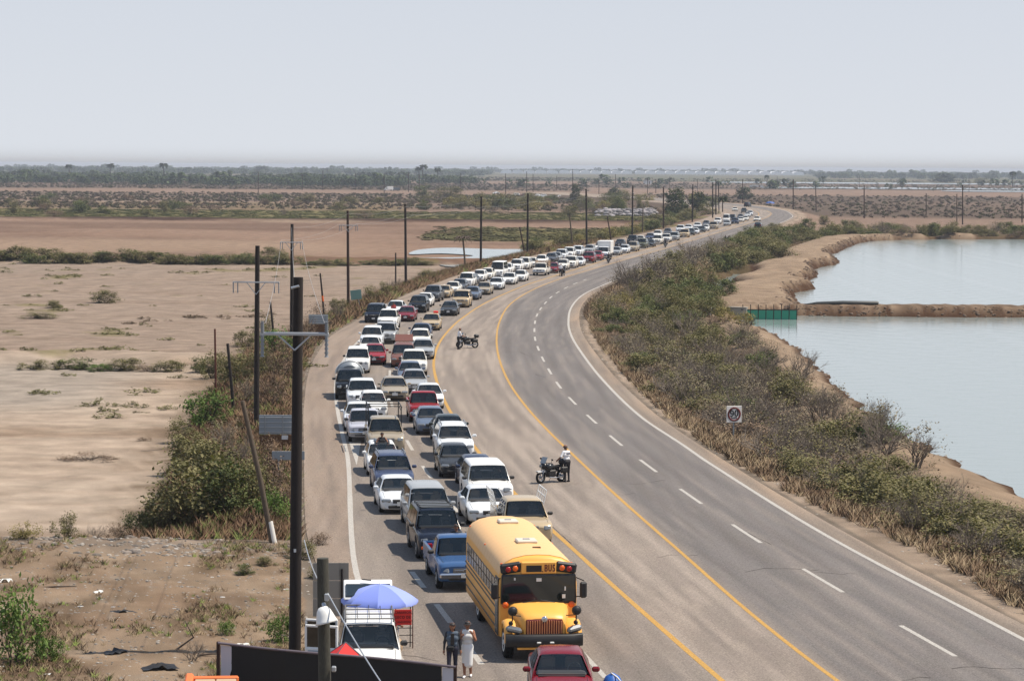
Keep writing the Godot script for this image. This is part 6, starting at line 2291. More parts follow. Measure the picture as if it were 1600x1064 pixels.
	for i in 21:
		var x := -3.0 + 6.0 * i / 20.0
		edge.append(Vector3(x, topy.call(x), 0.0))
	tube(st, edge, [0.035], 6)
	obj("top_rail", st, M.rail_cloth, t)
	# orange kiosk corner
	t = thing("kiosk", "orange and ochre kiosk roof at the bottom left corner of screen", "kiosk", Vector3(-7.25, -0.24, -61.5), 0.1)
	st = new_st()
	box(st, Vector3(0, 1.2, 0), Vector3(1.25, 2.4, 2.0), 0.02)
	obj("wall", st, M.ochre_paint, t)
	st = new_st()
	box(st, Vector3(-0.56, 2.55, 0), Vector3(0.2, 0.3, 2.2), 0.04)
	box(st, Vector3(0, 2.52, -1.02), Vector3(1.3, 0.22, 0.14), 0.04)
	obj("roof_edge", st, M.orange_paint, t)
	for k in 2:
		st = new_st()
		box(st, Vector3(-0.18 + 0.52 * k, 2.5, 0.05), Vector3(0.5, 0.16, 1.95), 0.02)
		obj("roof_panel", st, M.beige_panel, t)
	# red canopy tip
	t = thing("red_canopy", "peaked red canopy tip showing above the black screen", "canopy", Vector3(-4.35, 0, -67.0), 0.25)
	st = new_st()
	var tip := Vector3(0, 2.42, 0)
	var cs := [Vector3(-0.75, 1.72, 0.75), Vector3(0.75, 1.72, 0.75), Vector3(0.75, 1.72, -0.75), Vector3(-0.75, 1.72, -0.75)]
	st.set_smooth_group(-1)
	for k in 4:
		tri(st, tip, cs[(k + 1) % 4], cs[k])
		quad(st, cs[k], cs[(k + 1) % 4], cs[(k + 1) % 4] - Vector3(0, 0.2, 0), cs[k] - Vector3(0, 0.2, 0))
	obj("cloth", st, M.red_cloth, t)
	for k in 4:
		st = new_st()
		bar(st, Vector3(cs[k].x, 0, cs[k].z), cs[k], 0.02, 6)
		obj("leg", st, M.white_metal, t)
		st = new_st()
		bar(st, tip, cs[k], 0.014, 5)
		obj("seam", st, M.rail_cloth, t)
	t = thing("tarp_bundle", "blue tarp bundle at the bottom edge right of the dark red sedan", "tarp", Vector3(2.96, 0, -72.77))
	st = new_st()
	lathe(st, Vector3(0, 0, 0), Vector3.UP, [[0.36, 0.0], [0.3, 0.2], [0.2, 0.4], [0.03, 0.5]], 4)
	obj("sheet", st, M.blue_plastic, t)
	st = new_st()
	tube(st, [Vector3(-0.04, 0.5, 0.05), Vector3(0.12, 0.4, 0.16), Vector3(0.3, 0.2, 0.2)], [0.02, 0.03, 0.02], 6)
	obj("cord", st, M.plate, t)
	# spiky plants poking up from below the frame
	for e in [[Vector3(11.6, 0, -66.5), 1.35, "tall spiky agave leaves rising at the bottom edge by the white dash"], [Vector3(12.5, 0, -65.5), 1.1, "shorter spiky agave leaves at the bottom edge, right of the taller ones"]]:
		t = thing("agave", e[2], "agave", e[0], 0.0)
		for k in 9:
			var a := TAU * k / 9.0
			var out := Vector3(cos(a), 0, sin(a)) * (0.14 + 0.1 * (k % 3))
			st = new_st()
			tube(st, [Vector3.ZERO, out * 0.6 + Vector3(0, e[1] * 0.6, 0), out * 1.3 + Vector3(0, e[1] * (1.0 - 0.08 * (k % 4)), 0)], [0.05, 0.04, 0.004], 4)
			obj("leaf", st, M.agave, t)

# ---------------------------------------------------------------- plants
func leaf(st: SurfaceTool, c: Vector3, size: float, col: Color) -> void:
	var n := Vector3(rng.randfn() * 0.55, 1.0, rng.randfn() * 0.55).normalized()
	var d := n.cross(Vector3(rng.randf_range(-1, 1), rng.randf_range(-0.3, 0.3), rng.randf_range(-1, 1))).normalized()
	var u := d.cross(n).normalized()
	var a := c - d * size * 0.5
	var b := c + d * size * 0.5
	var w := u * size * 0.3
	st.set_normal(n)
	for p in [a, b, c + w, a, c - w, b]:
		st.set_color(col)
		st.add_vertex(p)

# crown of many small leaves gathered in clumps; unit size: about 1 m radius, height given
func crown_mesh(sd: int, height: float, clumps: int, per: int, size: float, c0: Color, c1: Color, spread := 1.0) -> ArrayMesh:
	rng.seed = sd
	var st := new_st()
	for k in clumps:
		var a := rng.randf() * TAU
		var rr := sqrt(rng.randf()) * spread
		var h := rng.randf_range(0.12, 0.92)
		var lim := sqrt(maxf(0.0, 1.0 - pow(maxf(h - 0.35, 0.0) / 0.68, 2.0)))
		var c := Vector3(cos(a) * rr * lim, h * height, sin(a) * rr * lim)
		var cr := rng.randf_range(0.16, 0.36)
		var tone := rng.randf()
		for i in per:
			var v := Vector3(rng.randfn(), rng.randfn() * 0.8, rng.randfn()) * cr * 0.55
			var p := c + v
			if p.y < 0.02:
				p.y = rng.randf() * 0.2
			var col := c0.lerp(c1, clampf(tone * 0.7 + rng.randf() * 0.5 - 0.1, 0, 1))
			if rng.randf() < 0.05:
				col = col.lerp(Color(0.2, 0.15, 0.08), 0.7)
			leaf(st, p, size * rng.randf_range(0.6, 1.3), col)
	return st.commit()

func grow(st: SurfaceTool, a: Vector3, dir: Vector3, len: float, r: float, depth: int, droop: float) -> void:
	var bend := Vector3(rng.randf_range(-1, 1), rng.randf_range(-0.4, 0.8), rng.randf_range(-1, 1)) * 0.28
	var m := a + dir * len * 0.5
	var b := m + (dir + bend).normalized() * len * 0.5
	var u := dir.cross(Vector3(0.3, 0.2, 0.9)).normalized() * r
	var v := dir.cross(u).normalized() * r
	var prev := [a + u, a - u * 0.5 + v * 0.87, a - u * 0.5 - v * 0.87]
	for e in [[m, 0.8], [b, 0.55]]:
		var nx := [e[0] + u * e[1], e[0] + (-u * 0.5 + v * 0.87) * e[1], e[0] + (-u * 0.5 - v * 0.87) * e[1]]
		for k in 3:
			quad(st, prev[k], nx[k], nx[(k + 1) % 3], prev[(k + 1) % 3])
		prev = nx
	if depth == 0:
		return
	for k in 3:
		var d2 := (dir + bend + Vector3(rng.randf_range(-1, 1), rng.randf_range(-0.5, 0.7) - droop, rng.randf_range(-1, 1)) * 0.85).normalized()
		grow(st, b if k > 0 else m, d2, len * rng.randf_range(0.55, 0.78), r * 0.55, depth - 1, droop)

func twig_mesh(sd: int, stems: int, depth: int, len: float, r: float) -> ArrayMesh:
	rng.seed = sd
	var st := new_st()
	for k in stems:
		var a := TAU * k / stems + rng.randf()
		var lean := rng.randf_range(0.25, 0.9)
		grow(st, Vector3(cos(a), 0, sin(a)) * 0.02 - Vector3(0, 0.1, 0), Vector3(cos(a) * lean, 1.0, sin(a) * lean).normalized(), len * rng.randf_range(0.7, 1.1), r, depth, 0.05)
	return finish(st)

var plants := {}

func plant_kind(key: String, called: String, crowns: Array, twigs: Array, leaf_key: String, twig_key: String) -> void:
	var list := []
	for i in maxi(crowns.size(), twigs.size()):
		var o := Node3D.new()
		o.set_meta("called", called)
		if crowns.size():
			put("foliage", crowns[i % crowns.size()], M[leaf_key], o)
		if twigs.size():
			put("branches", twigs[i % twigs.size()], M[twig_key], o)
		list.append(o)
	plants[key] = list

func make_plants() -> void:
	var tw := [twig_mesh(21, 6, 3, 0.5, 0.026), twig_mesh(22, 7, 3, 0.46, 0.024)]
	var olive0 := Color(0.074, 0.067, 0.029)
	var olive1 := Color(0.240, 0.216, 0.102)
	plant_kind("olive", "leafy_shrub", [crown_mesh(1, 1.25, 26, 120, 0.1, olive0, olive1), crown_mesh(2, 1.1, 30, 104, 0.1, olive0, olive1), crown_mesh(3, 1.4, 24, 120, 0.095, olive0, olive1)], tw, "leaf", "twig_dark")
	var g0 := Color(0.050, 0.060, 0.024)
	var g1 := Color(0.156, 0.174, 0.066)
	plant_kind("green", "leafy_shrub", [crown_mesh(4, 1.2, 28, 110, 0.1, g0, g1), crown_mesh(5, 1.35, 28, 110, 0.1, g0, g1)], tw, "leaf", "bark")
	var b0 := Color(0.06, 0.1, 0.022)
	var b1 := Color(0.15, 0.22, 0.06)
	plant_kind("bright", "leafy_shrub", [crown_mesh(6, 0.9, 26, 80, 0.11, b0, b1), crown_mesh(7, 1.0, 24, 84, 0.11, b0, b1)], tw, "leaf", "bark")
	var y0 := Color(0.144, 0.120, 0.041)
	var y1 := Color(0.312, 0.258, 0.096)
	plant_kind("ochre", "leafy_shrub", [crown_mesh(8, 1.0, 24, 76, 0.1, y0, y1), crown_mesh(9, 1.1, 22, 80, 0.1, y0, y1)], tw, "leaf", "bark")
	var d0 := Color(0.096, 0.066, 0.048)
	var d1 := Color(0.264, 0.192, 0.138)
	plant_kind("brown", "dry_shrub", [crown_mesh(10, 0.9, 24, 70, 0.08, d0, d1), crown_mesh(11, 1.0, 22, 76, 0.08, d0, d1)], tw, "dry", "twig_dark")
	var s0 := Color(0.144, 0.120, 0.079)
	var s1 := Color(0.264, 0.228, 0.156)
	plant_kind("grey", "bare_shrub", [crown_mesh(12, 1.1, 18, 26, 0.08, s0, s1), crown_mesh(13, 1.2, 16, 28, 0.08, s0, s1), crown_mesh(14, 1.0, 18, 30, 0.08, olive0, olive1)], [twig_mesh(31, 9, 4, 0.52, 0.03), twig_mesh(32, 8, 4, 0.55, 0.032), twig_mesh(33, 10, 4, 0.48, 0.028)], "dry", "twig")
	plant_kind("bare", "bare_shrub", [], [twig_mesh(41, 7, 4, 0.62, 0.036), twig_mesh(42, 8, 4, 0.58, 0.034)], "dry", "twig")
	# trees far off: trunk and crown
	var far0 := Color(0.033, 0.047, 0.022)
	var far1 := Color(0.084, 0.102, 0.045)
	var trunk := twig_mesh(51, 3, 2, 0.62, 0.06)
	var list := []
	for i in 2:
		var o := Node3D.new()
		o.set_meta("called", "broad_tree")
		put("crown", crown_mesh(60 + i, 1.7, 44, 60, 0.16, far0, far1, 0.95), M.leaf, o)
		put("trunk", trunk, M.bark, o)
		list.append(o)
	plants["tree"] = list
	# fan palms
	list = []
	for i in 2:
		rng.seed = 70 + i
		var o := Node3D.new()
		o.set_meta("called", "palm_tree")
		var st := new_st()
		tube(st, [Vector3.ZERO, Vector3(0.05, 0.6, 0), Vector3(0.02, 1.0, 0)], [0.035, 0.028, 0.024], 7)
		put("trunk", finish(st), M.bark, o)
		st = new_st()
		for k in 46:
			var a := rng.randf() * TAU
			var up := rng.randf_range(-0.7, 1.0)
			var dir := Vector3(cos(a), up, sin(a)).normalized()
			var c := Vector3(0.02, 1.0, 0)
			var e := c + dir * 0.3 - Vector3(0, 0.08, 0)
			var side: Vector3 = dir.cross(Vector3.UP).normalized() * 0.045
			var mid := c + dir * 0.18 + Vector3(0, 0.02, 0)
			st.set_color(far0.lerp(far1, rng.randf()))
			st.set_normal((dir + Vector3.UP).normalized())
			for p in [c, e, mid + side, c, mid - side, e]:
				st.add_vertex(p)
		put("crown", st.commit(), M.leaf, o)
		list.append(o)
	plants["palm"] = list

var plant_turn := 0

func plant(kind: String, x: float, d: float, r: float, h: float, label: String, category: String, group: String, y := 99.0) -> void:
	plant_turn += 1
	var list: Array = plants[kind]
	var src: Node3D = list[plant_turn % list.size()]
	var base := y
	if y > 50.0:
		base = land(x, d).x
	var o := copy_of(src, label, Vector3(x, base - 0.05, -d), fmod(plant_turn * 2.39996, TAU), group, Vector3(r, h, r))
	o.set_meta("category", category)
	o.remove_meta("called")
	if group.begins_with("hedge"):
		o.name = numbered("hedge_shrub")
	elif group.begins_with("scattered") or group.begins_with("tall bushes") or group.begins_with("bushes on"):
		o.name = numbered("field_bush")

func ordinal(n: int) -> String:
	var small := ["", "first", "second", "third", "fourth", "fifth", "sixth", "seventh", "eighth", "ninth", "tenth", "eleventh", "twelfth", "thirteenth", "fourteenth", "fifteenth", "sixteenth", "seventeenth", "eighteenth", "nineteenth"]
	if n < 20:
		return small[n]
	var tens := ["", "", "twenty", "thirty", "forty", "fifty", "sixty", "seventy", "eighty", "ninety"]
	var tenth := ["", "", "twentieth", "thirtieth", "fortieth", "fiftieth", "sixtieth", "seventieth", "eightieth", "ninetieth"]
	if n < 100:
		return tenth[n / 10] if n % 10 == 0 else tens[n / 10] + "-" + small[n % 10]
	return "hundredth" if n == 100 else "hundred and " + ordinal(n - 100)

var look_of := {"olive": "olive green leafy shrub", "green": "dark green leafy shrub", "bright": "bright green leafy shrub", "ochre": "yellowish leafy shrub", "brown": "brown dry shrub", "grey": "grey twiggy half-bare shrub", "bare": "grey leafless shrub"}
var count_of := {}

func thicket_plant(kind: String, x: float, d: float, r: float, h: float, where: String, group: String) -> void:
	var key := kind + where
	count_of[key] = count_of.get(key, 0) + 1
	plant(kind, x, d, r, h, "%s, %s from the near end of %s" % [look_of[kind], ordinal(count_of[key]), where], "shrub", group)

func build_right_thicket() -> void:
	rng.seed = 401
	var made := []
	var d := 86.0
	while d < 640.0:
		var xb := tab("belt", d)
		var xe := tab("shore", d) - (4.6 if d < 240.0 else (7.6 if d < 262.0 else (11.0 if d < 306.0 else 8.6)))
		if d > 262.0 and d < 308.0:
			xe = lerpf(24.5, 21.5, (d - 262.0) / 46.0)
		if d > 330.0 and d < 412.0:
			xe -= 5.0
		if d < 134.0:
			xe = lerpf(24.5, 21.5, smooth(100.0, 134.0, d))
		var step := 2.75 if d < 200.0 else (3.4 if d < 320.0 else 6.0)
		var x := xb + 1.4 + rng.randf() * 1.0
		while x < xe:
			var share := (x - xb) / maxf(xe - xb, 1.0)
			made.append([x + rng.randf_range(-0.7, 0.7), d + rng.randf_range(-1.0, 1.0) * step * 0.5, share])
			x += step * rng.randf_range(0.85, 1.2)
		d += step
	for q in made:
		var x: float = q[0]
		var dd: float = q[1]
		var s: float = q[2]
		var kind := "olive"
		if absf(x - 12.4) < 3.0 and dd > 132.0 and dd < 143.5:
			continue
		var u := rng.randf()
		var r := rng.randf_range(1.35, 1.9)
		var h := rng.randf_range(1.0, 1.5)
		var mix := [0.32, 0.36, 0.07, 0.1, 0.15, 0.0]
		if dd > 136.0:
			mix = [0.17, 0.5, 0.04, 0.07, 0.22, 0.0]
		if dd > 215.0:
			mix = [0.34, 0.34, 0.06, 0.18, 0.06, 0.02]
		if dd > 250.0:
			mix = [0.42, 0.12, 0.32, 0.04, 0.02, 0.08] if s > 0.35 else [0.15, 0.3, 0.05, 0.3, 0.05, 0.15]
		if dd > 312.0:
			mix = [0.55, 0.08, 0.3, 0.05, 0.0, 0.02] if s > 0.4 or dd > 470.0 else [0.12, 0.55, 0.03, 0.12, 0.18, 0.0]
			r = rng.randf_range(2.0, 3.2)
			h = rng.randf_range(1.5, 2.5)
		var names := ["olive", "grey", "green", "brown", "bare", "ochre"]
		for k in 6:
			if u < mix[k]:
				kind = names[k]
				break
			u -= mix[k]
		if dd > 250.0 and dd < 312.0 and s > 0.35:
			h *= 1.3
		h *= rng.randf_range(0.65, 1.25)
		if kind == "grey" or kind == "bare":
			h *= 1.4 if dd > 136.0 else 1.15
		if kind == "brown":
			h *= 0.8
		if s < 0.12:
			h *= 0.7
		thicket_plant(kind, x, dd, r, h, "the right thicket", "shrubs between the road and the ponds")
	# the green mound shrub on the sandy bank
	plant("bright", 21.64, 147.74, 1.5, 1.15, "vivid green mounded shrub alone on the sandy pond bank", "shrub", "")
	plant("bright", 20.71, 149.08, 1.1, 0.9, "small vivid green shrub touching the mounded shrub on the bank", "shrub", "")
	# bushes along the far bank and round the far bend
	var i := 0
	for e in [[91.21, 747.05, 3.36, 2.61], [88.05, 672.84, 4.37, 3.03], [91.54, 673.78, 4.04, 2.36], [98.55, 675.69, 5.07, 2.36], [103.13, 683.64, 3.76, 2.05], [126.62, 657.47, 4.93, 2.96], [130.61, 658.51, 3.29, 1.98], [78.71, 683.73, 4.1, 2.73], [66.61, 607.36, 3.95, 2.43]]:
		i += 1
		plant("green" if i % 2 == 0 else "olive", e[0], e[1], e[2] * 0.62, e[3] * 0.85, "%s green bush from the road along the far pond bank" % ordinal(i), "bush", "bushes along the far bank")

func build_left_plants() -> void:
	var i := 0
	var kinds := ["olive", "green", "bright", "brown", "grey", "bare", "ochre"]
	var n := 0
	# the slope under the poles, from the photograph's own clumps
	plant("olive", -13.98, 111.45, 1.99, 2.3, "largest olive shrub clump behind the dirt lot", "shrub", "")
	plant("green", -12.66, 110.94, 1.71, 1.96, "dark green shrub clump right of the largest olive clump", "shrub", "")
	plant("olive", -15.23, 111.4, 1.19, 1.53, "olive shrub at left flank of the largest clump", "shrub", "")
	plant("olive", -11.68, 112.34, 1.2, 1.74, "olive shrub at right flank of the clump, before the leaning post", "shrub", "")
	plant("green", -16.26, 110.77, 0.79, 1.08, "low green shrub left of the big clump", "shrub", "")
	plant("olive", -17.53, 99.98, 0.59, 0.72, "small round olive shrub at the far lot edge", "shrub", "")
	plant("ochre", -18.89, 98.91, 0.59, 0.66, "yellowish low shrub at the left lot edge", "shrub", "")
	plant("bare", -16.33, 100.04, 0.48, 0.47, "bare twiggy shrub between the small lot edge shrubs", "shrub", "")
	plant("brown", -15.45, 100.08, 0.48, 0.68, "brown low shrub beside the big clump foot", "shrub", "")
	plant("bright", -10.05, 106.98, 0.76, 1.35, "bright green sapling at foot of the leaning post", "shrub", "")
	plant("bright", -18.76, 157.58, 1.5, 2.16, "bright green shrub beside the rusty post", "shrub", "")
	plant("olive", -19.48, 150.89, 0.9, 1.03, "olive shrub left of the bright green shrub", "shrub", "")
	plant("olive", -16.95, 135.21, 1.45, 1.4, "olive shrub above the largest clump", "shrub", "")
	plant("grey", -15.76, 139.67, 1.16, 1.44, "grey twiggy shrub below the bright green shrub", "shrub", "")
	plant("grey", -13.84, 129.92, 1.23, 1.57, "grey twiggy shrub left of the road sign back", "shrub", "")
	plant("olive", -14.71, 124.84, 1.63, 1.72, "olive shrub rising behind the largest clump", "shrub", "")
	plant("brown", -10.75, 115.95, 0.96, 1.83, "brown shrub below the narrow sign back", "shrub", "")
	plant("brown", -12.08, 125.24, 0.89, 1.65, "brown shrub under the narrow sign back", "shrub", "")
	plant("brown", -9.76, 109.84, 0.78, 1.27, "brown weed clump by the tall pole foot", "shrub", "")
	plant("olive", -20.23, 185.58, 1.32, 1.86, "olive shrub behind the second tall pole", "shrub", "")
	plant("olive", -23.16, 196.65, 1.17, 1.57, "olive shrub by the dry flats near rusty post", "shrub", "")
	plant("bright", -19.36, 208.78, 1.49, 1.87, "lime green shrub left of the nearest pole", "shrub", "")
	plant("olive", -18.23, 184.18, 1.31, 1.69, "olive shrub right of the second tall pole", "shrub", "")
	plant("brown", -16.15, 179.05, 1.06, 2.83, "brown shrub on the slope behind the nearest pole", "shrub", "")
	plant("brown", -14.7, 158.63, 0.94, 2.34, "brown shrub above the large sign back", "shrub", "")
	plant("grey", -17.33, 166.64, 0.99, 1.44, "grey shrub at the foot of second tall pole", "shrub", "")
	plant("olive", -23.22, 240.66, 1.14, 1.64, "olive shrub beyond the leaning banded post", "shrub", "")
	plant("olive", -24.4, 231.84, 1.1, 1.11, "low olive shrub at the flats edge", "shrub", "")
	plant("brown", -17.02, 209, 0.99, 2.75, "brown shrub right of the insulators", "shrub", "")
	plant("brown", -17.46, 232.29, 1.1, 2.45, "brown shrub by the small sign back", "shrub", "")
	plant("olive", -17.84, 263.63, 1.13, 1.27, "olive shrub by the brown pole foot", "shrub", "")
	plant("grey", -17.11, 251, 0.89, 1.47, "grey spiky shrub left of the brown pole foot", "shrub", "")
	plant("olive", -15.4, 285.59, 1.36, 1.26, "olive shrub right of the green sign", "shrub", "")
	plant("bare", -14.45, 311.27, 1.11, 1.65, "bare shrub by the short dark post", "shrub", "")
	plant("olive", -11.31, 346.07, 1.48, 1.11, "lime weed mound at the shoulder bend", "shrub", "")
	plant("olive", -14.51, 296.53, 1.27, 1.19, "low olive shrub beyond the green sign", "shrub", "")
	plant("olive", -48.27, 303.45, 1.73, 1.21, "olive shrub on a green patch of the flats", "shrub", "")
	plant("olive", -52.28, 291.87, 1.04, 0.82, "small shrub left of the green patch shrub", "shrub", "")
	plant("olive", -50.47, 272.22, 1.94, 0.54, "low green mat at the left edge of flats", "shrub", "")
	plant("brown", -23.51, 141.98, 1.52, 0.45, "low brown mat on the pale flats", "shrub", "")
	plant("brown", -21.94, 152.16, 0.47, 0.28, "small brown mat right of the low brown mat", "shrub", "")
	plant("green", -34.95, 205.03, 1.7, 0.72, "low green hedge strip on the flats, left part", "shrub", "")
	plant("olive", -31.3, 204.7, 1.7, 0.74, "low hedge strip on the flats, middle part", "shrub", "")
	plant("olive", -27.47, 203.74, 1.45, 0.81, "low hedge strip on the flats, right part", "shrub", "")
	plant("olive", -38.49, 204.72, 1.36, 0.57, "low hedge strip at the left edge of flats", "shrub", "")
	plant("green", -24.49, 202.72, 1.35, 1.03, "hedge strip shrub right of the middle strip on the flats", "shrub", "")
	plant("bright", -32.86, 203.27, 1.06, 0.64, "lime green patch in the hedge strip on the flats", "shrub", "")
	plant("olive", -36.57, 204.89, 0.97, 0.49, "low shrub left of the lime patch in the hedge strip", "shrub", "")
	plant("brown", -29.19, 203.59, 0.97, 0.64, "brown low shrub in the hedge strip on the flats", "shrub", "")
	plant("olive", -44.81, 470.55, 1.68, 1.32, "left one of two shrubs by the thin pole top", "shrub", "")
	plant("olive", -41.88, 464.11, 1.21, 0.93, "right one of two shrubs by the thin pole top", "shrub", "")
	plant("green", -9.76, 92.72, 0.4, 0.36, "round green weed mound on the upper lot", "shrub", "")
	plant("bright", -7.18, 79.68, 0.47, 0.96, "bright green weed beside the tall pole foot", "shrub", "")
	plant("bright", -9.04, 80.49, 0.32, 0.51, "bright green weed left of the tall pole weed", "shrub", "")
	plant("olive", -9.15, 94.85, 0.38, 0.3, "low green weed right of the round mound", "shrub", "")
	plant("bright", -14.81, 75.48, 0.99, 2.18, "bright green sapling at the left edge of lot", "shrub", "")
	plant("bright", -13.88, 76.1, 0.45, 0.8, "smaller bright green sapling shoot right of the edge sapling", "shrub", "")
	plant("bare", -11.2, 83.4, 0.3, 0.21, "bare twig tuft on the middle lot", "shrub", "")
	plant("bare", -9.62, 76.66, 0.55, 0.53, "bare twig bush beside the black screen", "shrub", "")
	plant("olive", -8.02, 97.1, 0.58, 0.58, "olive weed right of the tall pole", "shrub", "")
	plant("brown", -7.54, 100.45, 0.48, 0.63, "brown weed by the road edge right of the tall pole", "shrub", "")
	plant("olive", -6.94, 92.55, 0.44, 0.48, "olive weed clump above the grey hoarding", "shrub", "")

	# the hedge row along the ditch
	rng.seed = 88
	for k in 48:
		var x := -94.0 + k * 1.67 + rng.randf_range(-0.5, 0.5)
		if k in [17, 35, 41]:
			continue
		var big := 1.0 if k < 35 else 0.55
		thicket_plant("olive" if k % 3 else "green", x, 424.0 + rng.randf_range(-3, 3), rng.randf_range(1.9, 2.9) * (0.6 + 0.4 * big), rng.randf_range(1.0, 1.7) * big, "the flats' hedge row", "hedge shrubs along the ditch")
	# scattered shrubs of the middle distance
	for k in 70:
		var d := rng.randf_range(780.0, 1250.0)
		var x := rng.randf_range(-0.2, 0.075) * d
		if x > tab("road_left", d) - 14.0:
			x = tab("road_left", d) - rng.randf_range(16.0, 60.0)
		thicket_plant(["olive", "brown", "green", "grey"][k % 4], x, d, rng.randf_range(2.2, 4.2), rng.randf_range(1.8, 3.4), "the far scrub", "scattered shrubs beyond the green band")
	# weeds and bushes on the slope beside the far queue
	rng.seed = 313
	for k in 26:
		var d := 470.0 + 400.0 * (k + rng.randf()) / 26.0
		thicket_plant(["olive", "ochre", "green"][k % 3], tab("road_left", d) - rng.randf_range(5.0, 14.0), d, rng.randf_range(2.2, 3.4), rng.randf_range(1.4, 2.6), "the slope beside the far queue", "bushes on the slope beside the far queue")
	for k in 30:
		var d := rng.randf_range(930.0, 1130.0)
		thicket_plant(["olive", "green", "ochre"][k % 3], (rng.randf_range(690.0, 1110.0) - 800.0) * d / 4000.0, d, rng.randf_range(3.0, 5.5), rng.randf_range(2.4, 4.4), "the tall bushes behind the rubble", "tall bushes behind the rubble heap")
	# trees at the bend
	for e in [[55.02, 868.51, 8.69, 9.99] + ["tree", "big dark round tree left of the bend among the poles"], [66.29, 919.74, 6.9, 8.28] + ["tree", "second dark tree right of the big round one"], [55.08, 796.91, 5.98, 4.38] + ["olive", "olive thicket tree under the dark trees"], [63.49, 828.94, 7.05, 6.22] + ["olive", "olive tree against the queue at the bend"], [29.45, 1197.56, 5.39, 8.98] + ["tree", "slim dark tree left of the rubble heap"], [48.36, 1206.9, 7.84, 7.24] + ["tree", "green tree behind the rubble heap"], [53.5, 1167.69, 12.84, 7.59] + ["olive", "broad yellowish tree behind the rubble heap"], [60.97, 1171.26, 8.78, 7.61] + ["ochre", "yellow green tree at right end of rubble heap"], [120.42, 1338.17, 10.04, 6.69] + ["tree", "dark tree beyond the bend beside a pole"], [121.16, 1242.87, 5.59, 3.73] + ["grey", "grey shrub tree right of the bend tree"], [548.2, 3258.48, 29.33, 13.03] + ["tree", "wide dark tree clump standing alone on the right plain"], [579.29, 3166.16, 20.58, 9.5] + ["olive", "paler round tree right of the dark clump"], [-48.8, 1381.06, 10.36, 8.29] + ["green", "dark bush tree beside the distant road, left part"], [-34.49, 1360.51, 17.01, 7.48] + ["olive", "long olive bush beside the distant road"]]:
		var y := -1.5
		plant(e[4], e[0], e[1], e[2] * 0.5, e[3] * 0.58, e[5], "tree", "", y)
	for e in [[1128, 338, 34, "fan palm at the bend beside the last cars"], [652, 284, 26, "tallest palm over the far grove"], [660, 284, 30, "palm right of the tallest palm"], [682, 284, 24, "third palm of the far grove"], [254, 282, 30, "dark palm rising over the left tree line"], [172, 280, 28, "slender palm left of the dark palm"], [106, 280, 26, "short dark tree left on the horizon"], [1580, 292, 26, "lone palm at right end of the plain"], [1284, 290, 16, "small palm before the long white roofs"], [1196, 290, 18, "palm before the long white roofs, near the bend"]]:
		var d: float = 66000.0 / (e[1] - 254.5 - e[0] * 0.0069)
		d = minf(d, 2600.0)
		var hm: float = e[2] * d / 4000.0 * 0.9
		plant("palm", (e[0] - 800.0) * d / 4000.0, d, hm, hm * 0.9, e[3], "palm tree", "", -1.5)

func scatter(called: String, mesh: Mesh, m: Material, list: Array, label: String, category: String) -> void:
	var mm := MultiMesh.new()
	mm.transform_format = MultiMesh.TRANSFORM_3D
	mm.use_colors = true
	mm.mesh = mesh
	mm.instance_count = list.size()
	for i in list.size():
		mm.set_instance_transform(i, list[i][0])
		mm.set_instance_color(i, list[i][1])
	var o := MultiMeshInstance3D.new()
	o.multimesh = mm
	o.material_override = m
	o.name = numbered(called)
	add_child(o)
	stuff(o, label, category)

func at_ground(x: float, d: float, s: Vector3, y := 99.0) -> Transform3D:
	var b := Basis(Vector3.UP, rng.randf() * TAU).scaled(s)
	return Transform3D(b, Vector3(x, (land(x, d).x if y > 50.0 else y) - 0.02, -d))

